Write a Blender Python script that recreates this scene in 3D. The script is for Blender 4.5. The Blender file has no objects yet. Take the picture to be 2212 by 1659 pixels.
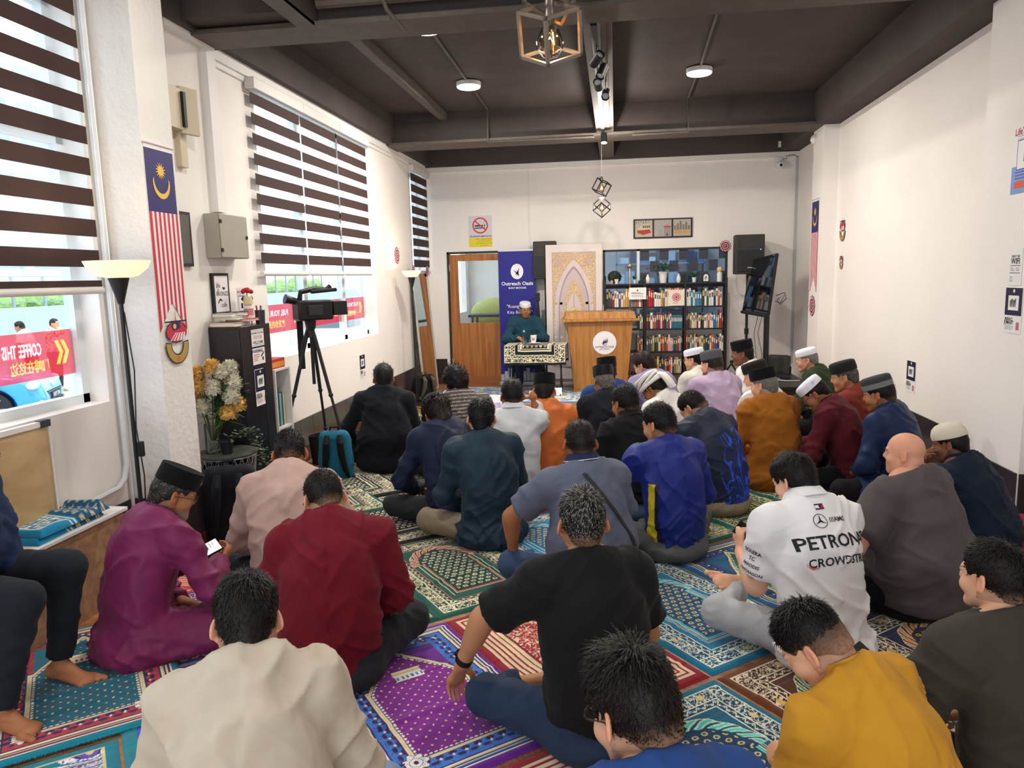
import bpy, math, random
import numpy as np
from mathutils import Vector, Matrix, Euler
from mathutils.bvhtree import BVHTree
C = bpy.context.scene.collection
sc = bpy.context.scene
PI = math.pi
R_ = math.radians

# ------------------------------------------------------------------ camera
FPX, YAW, PITCH, ROLL, HCAM = 1600.0, 0.1414, 0.1443, -0.0248, 1.65
cyw, syw, cpt, spt, crl, srl = math.cos(YAW), math.sin(YAW), math.cos(PITCH), math.sin(PITCH), math.cos(ROLL), math.sin(ROLL)
c_f = Vector((-syw * cpt, cyw * cpt, -spt))
c_r0 = Vector((cyw, syw, 0)); c_u0 = c_r0.cross(c_f)
c_r = c_r0 * crl + c_u0 * srl; c_u = c_u0 * crl - c_r0 * srl
camd = bpy.data.cameras.new('camera'); cam = bpy.data.objects.new('camera', camd); C.objects.link(cam)
camd.sensor_fit = 'HORIZONTAL'; camd.sensor_width = 36; camd.lens = FPX / 2212 * 36; camd.clip_start = 0.05; camd.clip_end = 200
cam.matrix_world = Matrix(((c_r.x, c_u.x, -c_f.x, 0), (c_r.y, c_u.y, -c_f.y, 0), (c_r.z, c_u.z, -c_f.z, HCAM), (0, 0, 0, 1)))
sc.camera = cam

def fl(px, py, z=0.0):
    d = c_r * ((px - 1106) / FPX) - c_u * ((py - 829.5) / FPX) + c_f
    t = (z - HCAM) / d.z
    return Vector((d.x * t, d.y * t, z))

# ------------------------------------------------------------------ colour
def lin(h):
    if isinstance(h, str):
        h = h.lstrip('#'); c = [int(h[i:i + 2], 16) / 255 for i in (0, 2, 4)]
    else: c = list(h)
    return [x / 12.92 if x <= .04045 else ((x + .055) / 1.055) ** 2.4 for x in c]

# ------------------------------------------------------------------ light
sc.view_settings.view_transform = 'Standard'; sc.view_settings.look = 'None'
sc.view_settings.gamma = 1.0; sc.view_settings.use_curve_mapping = False
sc.view_settings.exposure = EXPOSURE = 0.30
wd = bpy.data.worlds.new('world'); sc.world = wd; wd.use_nodes = True
bg = wd.node_tree.nodes['Background']; bg.inputs[0].default_value = (0.86, 0.94, 1.0, 1); bg.inputs[1].default_value = 2.9

def portal(loc, rot, sx, sy):      # sampling portal in a window opening (gives no light of its own)
    l = bpy.data.lights.new('window_portal', 'AREA'); l.shape = 'RECTANGLE'; l.size = sx; l.size_y = sy; l.cycles.is_portal = True
    o = bpy.data.objects.new('window_portal', l); C.objects.link(o); o.location = loc; o.rotation_euler = rot; return o
portal((-3.2, 2.0, 2.08), (0, R_(-90), 0), 2.2, 3.4)
portal((-3.2, 7.3, 2.1), (0, R_(-90), 0), 2.3, 3.0)
portal((-0.15, -2.5, 1.75), (R_(90), 0, 0), 4.8, 2.7)
sun = bpy.data.lights.new('sun', 'SUN'); sun.energy = 3.0; sun.angle = R_(3); sun.color = (1, .97, .92)
suno = bpy.data.objects.new('sun', sun); C.objects.link(suno); suno.rotation_euler = (R_(12), R_(14), 0)
def lamp_light(loc, r, power, col=(1, .93, .84)):
    l = bpy.data.lights.new('lamp_light', 'AREA'); l.shape = 'DISK'; l.size = 2 * r; l.energy = power; l.color = col
    o = bpy.data.objects.new('lamp_light', l); C.objects.link(o); o.location = loc; return o

sc.cycles.use_denoising = True
sc.cycles.max_bounces = 7; sc.cycles.diffuse_bounces = 4; sc.cycles.transparent_max_bounces = 12; sc.cycles.transmission_bounces = 4; sc.cycles.glossy_bounces = 3
sc.cycles.caustics_reflective = False; sc.cycles.caustics_refractive = False; sc.cycles.sample_clamp_indirect = 6

# ------------------------------------------------------------------ materials
MATS = {}
def M(key, col=None, rough=.6, metal=0., bump=None, var=None, emit=0., spec=.4, sheen=0., alpha=1., trans=0., vcol=False, coat=0., wood=None, stripes=None):
    if key in MATS: return MATS[key]
    m = bpy.data.materials.new(key); m.use_nodes = True; nt = m.node_tree; N = nt.nodes; L = nt.links
    b = N['Principled BSDF']; b.inputs['Roughness'].default_value = rough; b.inputs['Metallic'].default_value = metal
    b.inputs['Specular IOR Level'].default_value = spec
    c = lin(col if col is not None else '#ffffff') + [1]
    b.inputs['Base Color'].default_value = c
    if sheen: b.inputs['Sheen Weight'].default_value = sheen; b.inputs['Sheen Roughness'].default_value = .5
    if coat: b.inputs['Coat Weight'].default_value = coat
    if alpha < 1: b.inputs['Alpha'].default_value = alpha
    if trans: b.inputs['Transmission Weight'].default_value = trans
    if emit: b.inputs['Emission Color'].default_value = c; b.inputs['Emission Strength'].default_value = emit
    tc = N.new('ShaderNodeTexCoord'); src = None
    if vcol:
        a = N.new('ShaderNodeVertexColor'); a.layer_name = 'Col'; src = a.outputs[0]
    if wood:
        mp = N.new('ShaderNodeMapping'); mp.inputs['Scale'].default_value = wood[2]; L.new(tc.outputs['Object'], mp.inputs[0])
        w = N.new('ShaderNodeTexNoise'); w.inputs['Scale'].default_value = wood[3]; w.inputs['Detail'].default_value = 6; w.inputs['Distortion'].default_value = .6
        L.new(mp.outputs[0], w.inputs['Vector'])
        r = N.new('ShaderNodeValToRGB'); r.color_ramp.elements[0].position = .35; r.color_ramp.elements[1].position = .68
        r.color_ramp.elements[0].color = lin(wood[0]) + [1]; r.color_ramp.elements[1].color = lin(wood[1]) + [1]
        L.new(w.outputs[0], r.inputs[0]); src = r.outputs[0]
    if stripes:   # (axis, period, duty, colour2, noise)
        sx = N.new('ShaderNodeSeparateXYZ'); L.new(tc.outputs['Object'], sx.inputs[0])
        mu = N.new('ShaderNodeMath'); mu.operation = 'MULTIPLY'; mu.inputs[1].default_value = 1 / stripes[1]; L.new(sx.outputs[stripes[0]], mu.inputs[0])
        fr = N.new('ShaderNodeMath'); fr.operation = 'FRACT'; L.new(mu.outputs[0], fr.inputs[0])
        lt = N.new('ShaderNodeMath'); lt.operation = 'LESS_THAN'; lt.inputs[1].default_value = stripes[2]; L.new(fr.outputs[0], lt.inputs[0])
        mx = N.new('ShaderNodeMix'); mx.data_type = 'RGBA'; mx.inputs[6].default_value = c; mx.inputs[7].default_value = lin(stripes[3]) + [1]; L.new(lt.outputs[0], mx.inputs[0]); src = mx.outputs[2]
    if var:
        n = N.new('ShaderNodeTexNoise'); n.inputs['Scale'].default_value = var[0]; n.inputs['Detail'].default_value = 5; L.new(tc.outputs['Object'], n.inputs['Vector'])
        mr = N.new('ShaderNodeMapRange'); mr.inputs[1].default_value = .3; mr.inputs[2].default_value = .7; mr.inputs[3].default_value = 1 - var[1]; mr.inputs[4].default_value = 1 + var[1]
        L.new(n.outputs[0], mr.inputs[0])
        mx = N.new('ShaderNodeVectorMath'); mx.operation = 'SCALE'; L.new(mr.outputs[0], mx.inputs[3])
        if src: L.new(src, mx.inputs[0])
        else: mx.inputs[0].default_value = c[:3]
        src = mx.outputs[0]
    if src: L.new(src, b.inputs['Base Color'])
    if bump:
        n = N.new('ShaderNodeTexNoise'); n.inputs['Scale'].default_value = bump[0]; n.inputs['Detail'].default_value = 4; L.new(tc.outputs['Object'], n.inputs['Vector'])
        bp = N.new('ShaderNodeBump'); bp.inputs['Strength'].default_value = bump[1]; bp.inputs['Distance'].default_value = .01 if len(bump) < 3 else bump[2]
        L.new(n.outputs[0], bp.inputs['Height']); L.new(bp.outputs[0], b.inputs['Normal'])
    MATS[key] = m; return m

def glassm(key, tint='#ffffff', alpha=.06, refl=.9):
    if key in MATS: return MATS[key]
    m = bpy.data.materials.new(key); m.use_nodes = True; nt = m.node_tree; N = nt.nodes; L = nt.links
    N.remove(N['Principled BSDF']); t = N.new('ShaderNodeBsdfTransparent'); t.inputs[0].default_value = lin(tint) + [1]
    g = N.new('ShaderNodeBsdfGlossy'); g.inputs['Roughness'].default_value = .03
    f = N.new('ShaderNodeFresnel'); f.inputs[0].default_value = 1.45
    mu = N.new('ShaderNodeMath'); mu.operation = 'MULTIPLY'; mu.inputs[1].default_value = refl; L.new(f.outputs[0], mu.inputs[0])
    x = N.new('ShaderNodeMixShader'); L.new(mu.outputs[0], x.inputs[0]); L.new(t.outputs[0], x.inputs[1]); L.new(g.outputs[0], x.inputs[2])
    L.new(x.outputs[0], N['Material Output'].inputs[0]); MATS[key] = m; return m

def sheerm(key, col, alpha=.45):      # woven sheer cloth: part see-through, part lit cloth
    if key in MATS: return MATS[key]
    m = bpy.data.materials.new(key); m.use_nodes = True; nt = m.node_tree; N = nt.nodes; L = nt.links
    N.remove(N['Principled BSDF']); t = N.new('ShaderNodeBsdfTransparent')
    d = N.new('ShaderNodeBsdfDiffuse'); d.inputs[0].default_value = lin(col) + [1]
    e = N.new('ShaderNodeBsdfTranslucent'); e.inputs[0].default_value = lin(col) + [1]
    a = N.new('ShaderNodeMixShader'); a.inputs[0].default_value = .6; L.new(d.outputs[0], a.inputs[1]); L.new(e.outputs[0], a.inputs[2])
    x = N.new('ShaderNodeMixShader'); x.inputs[0].default_value = alpha; L.new(t.outputs[0], x.inputs[1]); L.new(a.outputs[0], x.inputs[2])
    L.new(x.outputs[0], N['Material Output'].inputs[0]); MATS[key] = m; return m

def P(col, rough=.6, **k):           # plain coloured material keyed by colour
    key = 'paint_' + str(col).strip('#') + '_%g' % rough + ''.join('_%s' % str(v) for v in k.values())
    return M(key[:60], col, rough, **k)

# ------------------------------------------------------------------ mesh building
TXT = {}
def text_geo(s, bold=False):
    k = (s, bold)
    if k in TXT: return TXT[k]
    cu = bpy.data.curves.new('txt', 'FONT'); cu.body = s; cu.size = 1; cu.resolution_u = 2; cu.align_x = 'CENTER'; cu.align_y = 'CENTER'
    if bold: cu.offset = .018
    o = bpy.data.objects.new('txt', cu); C.objects.link(o)
    bpy.context.view_layer.update()
    dg = bpy.context.evaluated_depsgraph_get(); me = bpy.data.meshes.new_from_object(o.evaluated_get(dg))
    V = [tuple(v.co) for v in me.vertices]; F = [tuple(p.vertices) for p in me.polygons]
    bpy.data.objects.remove(o); bpy.data.curves.remove(cu); bpy.data.meshes.remove(me)
    TXT[k] = (V, F); return V, F

class MB:
    def __init__(s): s.v = []; s.f = []; s.m = []; s.mats = []
    def mi(s, m):
        if m is None: return 0
        if m not in s.mats: s.mats.append(m)
        return s.mats.index(m)
    def add(s, V, F, m=None, mat=None):
        o = len(s.v); k = s.mi(m)
        if mat is not None: V = [tuple(mat @ Vector(v)) for v in V]
        s.v += [tuple(v) for v in V]; s.f += [tuple(i + o for i in f) for f in F]; s.m += [k] * len(F); return s
    def box(s, x0, y0, z0, x1, y1, z1, m=None, mat=None):
        V = [(x0, y0, z0), (x1, y0, z0), (x1, y1, z0), (x0, y1, z0), (x0, y0, z1), (x1, y0, z1), (x1, y1, z1), (x0, y1, z1)]
        return s.add(V, [(3, 2, 1, 0), (4, 5, 6, 7), (0, 1, 5, 4), (1, 2, 6, 5), (2, 3, 7, 6), (3, 0, 4, 7)], m, mat)
    def cbox(s, c, d, m=None, rot=None):
        mt = Matrix.Translation(c) @ (rot.to_4x4() if rot is not None else Matrix.Identity(4))
        a, b, e = d[0] / 2, d[1] / 2, d[2] / 2
        return s.box(-a, -b, -e, a, b, e, m, mt)
    def quad(s, a, b, c, d, m=None): return s.add([a, b, c, d], [(0, 1, 2, 3)], m)
    def rect(s, x, y, w, h, m=None, z=0): return s.add([(x, y, z), (x + w, y, z), (x + w, y + h, z), (x, y + h, z)], [(0, 1, 2, 3)], m)
    def poly(s, pts, m=None, z=0): return s.add([(p[0], p[1], z) for p in pts], [tuple(range(len(pts)))], m)
    def disc(s, x, y, r, m=None, z=0, n=28, ri=0, a0=0, a1=2 * PI, sy=1):
        P_ = [(x + r * math.cos(a0 + (a1 - a0) * i / n), y + sy * r * math.sin(a0 + (a1 - a0) * i / n), z) for i in range(n + 1)]
        if ri <= 0: return s.add(P_[:-1], [tuple(range(n))], m)
        Q = [(x + ri * math.cos(a0 + (a1 - a0) * i / n), y + sy * ri * math.sin(a0 + (a1 - a0) * i / n), z) for i in range(n + 1)]
        return s.add(P_ + Q, [(i, i + 1, n + 2 + i, n + 1 + i) for i in range(n)], m)
    def text(s, t, x, y, size, m=None, z=0, bold=False, mat=None, sx=1):
        V, F = text_geo(t, bold); V = [(x + v[0] * size * sx, y + v[1] * size, z) for v in V]
        return s.add(V, F, m, mat)
    def prism(s, pts, z0, z1, m=None, mat=None):     # outline in xy, extruded in z
        n = len(pts); V = [(p[0], p[1], z0) for p in pts] + [(p[0], p[1], z1) for p in pts]
        return s.add(V, [tuple(range(n))[::-1], tuple(range(n, 2 * n))] + [(i, (i + 1) % n, n + (i + 1) % n, n + i) for i in range(n)], m, mat)
    def lathe(s, prof, n=24, m=None, c=(0, 0, 0), ex=1., ey=1., mat=None, cap=True):
        V = []; F = []
        for r, z in prof:
            for i in range(n):
                a = 2 * PI * i / n; V.append((c[0] + r * ex * math.cos(a), c[1] + r * ey * math.sin(a), c[2] + z))
        for j in range(len(prof) - 1):
            for i in range(n): F.append((j * n + i, j * n + (i + 1) % n, (j + 1) * n + (i + 1) % n, (j + 1) * n + i))
        if cap: F.append(tuple(range(n))[::-1]); F.append(tuple(range((len(prof) - 1) * n, len(prof) * n)))
        return s.add(V, F, m, mat)
    def tube(s, pts, r, n=8, m=None, closed=False):
        pts = [Vector(p) for p in pts]; k = len(pts); V = []; F = []; up = None
        for j, p in enumerate(pts):
            if closed: t = pts[(j + 1) % k] - pts[j - 1]
            else: t = pts[min(j + 1, k - 1)] - pts[max(j - 1, 0)]
            t = t.normalized() if t.length > 1e-9 else Vector((0, 0, 1))
            if up is None: up = Vector((0, 0, 1)) if abs(t.z) < .9 else Vector((1, 0, 0))
            a = t.cross(up).normalized(); b = a.cross(t); up = b
            rr = r[j] if isinstance(r, (list, tuple)) else r
            for i in range(n):
                q = 2 * PI * i / n; V.append(tuple(p + a * (rr * math.cos(q)) + b * (rr * math.sin(q))))
        for j in range(k if closed else k - 1):
            for i in range(n):
                j2 = (j + 1) % k; F.append((j * n + i, j * n + (i + 1) % n, j2 * n + (i + 1) % n, j2 * n + i))
        if not closed: F.append(tuple(range(n))[::-1]); F.append(tuple(range((k - 1) * n, k * n)))
        return s.add(V, F, m)
    def ball(s, c, r, m=None, n=12, k=8, sc_=(1, 1, 1)):
        return s.lathe([(max(1e-4, math.sin(PI * j / k)) * r, -math.cos(PI * j / k) * r) for j in range(k + 1)], n, m, mat=Matrix.Translation(c) @ Matrix.Diagonal((sc_[0], sc_[1], sc_[2], 1)), cap=False)

def link(o, parent=None):
    C.objects.link(o)
    if parent is not None: o.parent = parent
    return o
def obj(name, mb, mat=None, parent=None, bevel=0, smooth=35, loc=None, rot=None):
    me = bpy.data.meshes.new(name); me.from_pydata(mb.v, [], mb.f)
    mats = mb.mats if mb.mats else [mat]
    for m in mats: me.materials.append(m if m else M('white_plastic', '#eeeeee', .5))
    if mb.mats: me.polygons.foreach_set('material_index', mb.m)
    if smooth:
        me.polygons.foreach_set('use_smooth', [True] * len(me.polygons)); me.set_sharp_from_angle(angle=R_(smooth))
    me.update(); me.validate()
    o = bpy.data.objects.new(name, me)
    if bevel:
        b = o.modifiers.new('bevel', 'BEVEL'); b.width = bevel; b.segments = 2; b.limit_method = 'ANGLE'; b.angle_limit = R_(40)
    if loc is not None: o.location = loc
    if rot is not None: o.rotation_euler = rot
    return link(o, parent)
def tag(o, label, cat, group=None, kind=None):
    if label: o['label'] = label
    if cat: o['category'] = cat
    if group: o['group'] = group
    if kind: o['kind'] = kind
    return o
FACE = {'L': Matrix(((0, 0, 1), (1, 0, 0), (0, 1, 0))), 'B': Matrix(((1, 0, 0), (0, 0, -1), (0, 1, 0))), 'R': Matrix(((0, 0, -1), (-1, 0, 0), (0, 1, 0)))}
def thing(name, label, cat, loc=(0, 0, 0), rotz=0, face=None, group=None, roll=0):
    o = bpy.data.objects.new(name, None); o.empty_display_size = .1; C.objects.link(o); o.location = loc
    if face: o.rotation_euler = (FACE[face] @ Matrix.Rotation(roll, 3, 'Z')).to_euler()
    else: o.rotation_euler = (0, 0, rotz)
    return tag(o, label, cat, group)
def struct(name, mb, mat=None, bevel=0, smooth=0):
    o = obj(name, mb, mat, None, bevel, smooth); o['kind'] = 'structure'; return o
def mesh_np(name, V, F, mat, parent=None, col=None, smooth=True, midx=None):
    me = bpy.data.meshes.new(name); V = np.asarray(V, np.float32); F = np.asarray(F, np.int32); n = len(F); k = F.shape[1]
    me.vertices.add(len(V)); me.vertices.foreach_set('co', V.ravel())
    me.loops.add(n * k); me.loops.foreach_set('vertex_index', F.ravel())
    me.polygons.add(n); me.polygons.foreach_set('loop_start', np.arange(0, n * k, k, dtype=np.int32)); me.polygons.foreach_set('loop_total', np.full(n, k, np.int32))
    for m in (mat if isinstance(mat, list) else [mat]): me.materials.append(m)
    if midx is not None: me.polygons.foreach_set('material_index', np.asarray(midx, np.int32))
    me.polygons.foreach_set('use_smooth', np.full(n, smooth)); me.update(calc_edges=True)
    if col is not None:
        a = me.color_attributes.new('Col', 'FLOAT_COLOR', 'POINT'); c4 = np.ones((len(V), 4), np.float32); c4[:, :3] = col; a.data.foreach_set('color', c4.ravel())
    o = bpy.data.objects.new(name, me)
    return link(o, parent)

# ------------------------------------------------------------------ numpy noise
def _h(i, j, k, s):
    n = (i * 374761393 + j * 668265263 + k * 2147483647 + s * 1274126177) & 0xffffffff
    n = ((n ^ (n >> 13)) * 1274126177) & 0xffffffff
    return ((n ^ (n >> 16)) & 0xffff) / 65535.0
def vnoise(p, seed=0):
    p = np.asarray(p, np.float64); i = np.floor(p).astype(np.int64); f = p - i; f = f * f * (3 - 2 * f); o = 0
    for a in (0, 1):
        for b in (0, 1):
            for c in (0, 1):
                w = (f[..., 0] if a else 1 - f[..., 0]) * (f[..., 1] if b else 1 - f[..., 1]) * (f[..., 2] if c else 1 - f[..., 2])
                o = o + w * _h(i[..., 0] + a, i[..., 1] + b, i[..., 2] + c, seed)
    return o
# ================================================================== the room
XL, XR, YB, YF, ZB, ZS = -2.87, 2.57, 11.3, -2.5, 3.3, 3.68
wall = M('wall_paint', '#f0ebe6', .85, bump=(60, .25, .004), var=(1.2, .02), spec=.2)
plaster = M('rough_plaster', '#e9e6e2', .9, bump=(22, .7, .01), spec=.2)
black_p = M('dark_ceiling_paint', '#4b4442', .75, bump=(25, .35, .006), var=(2.5, .14), spec=.25)
steel_p = M('dark_steel_paint', '#575049', .6, var=(9, .15), spec=.3)
trim_p = M('white_trim', '#e6e4e1', .6)
tile = M('dark_tile', '#3b3337', .18, var=(3, .15), spec=.6)
tilebrown = M('brown_skirting', '#4a2e28', .4, var=(4, .15))
alu = M('aluminium', '#c9ced2', .35, metal=.5)
floor_m = M('laminate_floor', wood=('#8a5a33', '#b57c48', (1, 6, 1), 5), rough=.4)
f = MB().quad((XL - .4, YF, 0), (XR + .4, YF, 0), (XR + .4, YB + .3, 0), (XL - .4, YB + .3, 0), floor_m)
struct('floor', MB().box(XL - .2, YF, -.1, XR + .2, YB + .2, 0, floor_m))
struct('ceiling', MB().box(XL - .3, YF, ZS, XR + .3, YB + .3, ZS + .15, black_p))
W1 = (.3, 3.82, 1.0, 3.18); W2 = (5.86, 8.72, 1.0, 3.22); W3 = (10.42, 11.22, 1.70, 3.18)
def wall_openings(x0, x1, y0, y1, z1, opens, m):     # wall along y with rectangular openings (y0,y1,z0,z1)
    b = MB(); y = y0
    for o in opens:
        b.box(x0, y, 0, x1, o[0], z1, m); b.box(x0, o[0], 0, x1, o[1], o[2], m); b.box(x0, o[0], o[3], x1, o[1], z1, m); y = o[1]
    b.box(x0, y, 0, x1, y1, z1, m); return b
struct('wall_left', wall_openings(XL - .22, XL, YF, YB + .2, ZS, [W1, W2, W3], wall))
# back wall with the door and glass opening
DO = (-2.57, -1.70, 2.04); WB = (-.19, 1.62, .98, 2.005)
b = MB(); b.box(XL, YB, 0, DO[0], YB + .12, ZB, wall); b.box(DO[0], YB, DO[2], DO[1], YB + .12, ZB, wall); b.box(DO[1], YB, 0, WB[0], YB + .12, ZB, wall)
b.box(WB[0], YB, 0, WB[1], YB + .12, WB[2], wall); b.box(WB[0], YB, WB[3], WB[1], YB + .12, ZB, wall); b.box(WB[1], YB, 0, XR + .2, YB + .12, ZB, wall)
struct('wall_back', b)
struct('wall_right', MB().box(XR, YF, 0, XR + .2, YB + .12, ZS, wall))
b = MB(); b.box(XL, YF - .12, 0, -2.5, YF, ZS, wall); b.box(2.3, YF - .12, 0, XR, YF, ZS, wall); b.box(-2.5, YF - .12, 3.1, 2.3, YF, ZS, wall); b.box(-2.5, YF - .12, 0, 2.3, YF, .4, wall)
struct('wall_front', b)
# columns
struct('trim_1', MB().box(XL, 3.93, 0, -2.6, 4.24, ZS, plaster))          # pillar beside the first window
struct('trim_2', MB().box(2.4, 9.33, 0, XR, 9.80, ZB, wall))
struct('trim_3', MB().box(2.4, 4.72, 0, XR, 5.42, ZS, wall))
# beams
struct('trim_4', MB().box(XL, 9.4, ZB, XR, 9.62, ZS, black_p).box(XL, 9.28, ZB - .001, XR, 9.74, ZB + .03, steel_p))
struct('trim_5', MB().box(XL, 4.98, ZB, XR, 5.16, ZS, black_p).box(XL, 4.9, ZB - .001, XR, 5.24, ZB + .03, steel_p))
struct('trim_6', MB().box(XL, YF, ZB + .02, XL + .1, YB, ZS, black_p))
struct('trim_7', MB().box(2.3, YF, ZB, XR, YB, ZS, black_p))
struct('trim_8', MB().box(XL, YB - .1, ZB, XR, YB + .12, ZS, black_p))
# thin steel joists running along the room
struct('trim_9', MB().box(-.22, YF, ZB + .02, -.06, YB - .1, ZB + .04, steel_p).box(-.15, YF, ZB + .04, -.13, YB - .1, ZS, steel_p).box(-.06, YF, ZB + .03, -.02, YB - .1, ZB + .16, steel_p))
struct('trim_10', MB().box(-2.15, 5.2, ZS - .1, -2.07, 9.4, ZS, steel_p))
struct('trim_16', MB().box(XL, -.4, ZB, XR, -.2, ZS, black_p))
b = MB(); b.box(-2.06, 4.35, ZB, -1.94, 4.98, ZS, black_p); b.box(-2.06, 4.35, ZB - .002, -1.94, 4.98, ZB + .02, steel_p); b.box(XL, 4.35, ZS - .16, -2.06, 4.9, ZS, black_p); b.box(XL, 4.75, ZB + .05, -2.06, 4.98, ZB + .2, black_p)
struct('trim_17', b)
# white cable trim on the walls
b = MB(); b.box(XL, 5.2, ZB - .06, XL + .04, YB, ZB + .02, trim_p); b.box(XL, 5.2, ZB - .1, XL + .02, YB, ZB - .06, trim_p); b.box(XL, 4.6, ZB - .02, XL + .06, 5.2, ZB + .06, trim_p); struct('trim_11', b)
struct('trim_12', MB().box(XL, 5.1, 2.16, XL + .05, 5.22, ZB, trim_p))
b = MB(); b.box(XL + .04, YB - .035, ZB - .07, XR, YB, ZB, trim_p); b.box(-1.295, YB - .015, 2.0, -1.275, YB, ZB - .07, trim_p); struct('trim_13', b)
b = MB(); b.box(XR - .035, YB - .03, .3, XR, YB, ZB - .05, M('grey_trunking', '#b9bcbd', .4)); struct('trim_14', b)
# skirting tiles
def tiles(n, x0, y0, x1, y1, face):
    b = MB(); L_ = (y1 - y0) if face != 'B' else (x1 - x0); k = max(1, int(round(L_ / .3))); s = L_ / k; g = .0025
    for j in range(2):
        z0, z1 = (.1, .395) if j else (0.0, .1); m = tile if j else tilebrown; t = .012 if j else .03
        for i in range(k):
            a0, a1 = i * s + g, (i + 1) * s - g
            if face == 'L': b.box(x0, y0 + a0, z0 + g, x0 + t, y0 + a1, z1, m)
            elif face == 'R': b.box(x0 - t, y0 + a0, z0 + g, x0, y0 + a1, z1, m)
            else: b.box(x0 + a0, y0 - t, z0 + g, x0 + a1, y0, z1, m)
    o = struct(n, b); return o
tiles('baseboard_left', XL, 4.25, XL, YB, 'L'); tiles('baseboard_left_near', XL, 0, XL, 3.92, 'L')
tiles('baseboard_pillar_side', -2.6, 3.93, -2.6, 4.24, 'L'); tiles('baseboard_pillar_front', XL, 3.93, -2.6, 3.93, 'B')
tiles('baseboard_back', XL, YB, DO[0] - .05, YB, 'B')
tiles('baseboard_right', XR, 5.43, XR, 9.32, 'R'); tiles('baseboard_right_near', XR, 0, XR, 4.71, 'R'); tiles('baseboard_column', 2.4, 4.73, 2.4, 5.41, 'R'); tiles('baseboard_column_front', 2.4, 4.72, 2.57, 4.72, 'B')
# ------------------------------------------------------------------ windows
gl = glassm('window_glass', '#f3fbff')
white_fr = M('white_window_frame', '#dfe6ea', .45)
red_film = sheerm('red_window_film', '#e8303a', .9); yel_film = sheerm('yellow_window_film', '#f4cc40', .95); wht_film = sheerm('white_window_film', '#ffffff', .95)
def window(n, W, mulls, x=XL - .15, extra_h=None):
    y0, y1, z0, z1 = W; b = MB(); t = .05
    for (a, c_, d, e) in ((y0, z0, y1, z0 + t), (y0, z1 - t, y1, z1), (y0, z0, y0 + t, z1), (y1 - t, z0, y1, z1)): b.box(x - .03, a, c_, x + .03, d, e, white_fr)
    for q in mulls: b.box(x - .03, q - .04, z0, x + .03, q + .04, z1, white_fr)
    if extra_h: b.box(x - .03, y0, extra_h - .03, x + .03, y1, extra_h + .03, white_fr)
    o = struct('window_%d' % n, b)
    p = obj('window_pane', MB().quad((x, y0, z0), (x, y1, z0), (x, y1, z1), (x, y0, z1), gl), None, o, smooth=0); return o
def filmmat():
    if 'window_film' in MATS: return MATS['window_film']
    m = bpy.data.materials.new('window_film'); m.use_nodes = True; nt = m.node_tree; N = nt.nodes; L = nt.links
    N.remove(N['Principled BSDF']); v = N.new('ShaderNodeVertexColor'); v.layer_name = 'Col'; t = N.new('ShaderNodeBsdfTransparent')
    d = N.new('ShaderNodeBsdfDiffuse'); e = N.new('ShaderNodeBsdfTranslucent'); L.new(v.outputs[0], d.inputs[0]); L.new(v.outputs[0], e.inputs[0])
    a_ = N.new('ShaderNodeMixShader'); a_.inputs[0].default_value = .7; L.new(d.outputs[0], a_.inputs[1]); L.new(e.outputs[0], a_.inputs[2])
    x = N.new('ShaderNodeMixShader'); x.inputs[0].default_value = .88; L.new(t.outputs[0], x.inputs[1]); L.new(a_.outputs[0], x.inputs[2]); L.new(x.outputs[0], N['Material Output'].inputs[0]); MATS['window_film'] = m; return m
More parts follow.
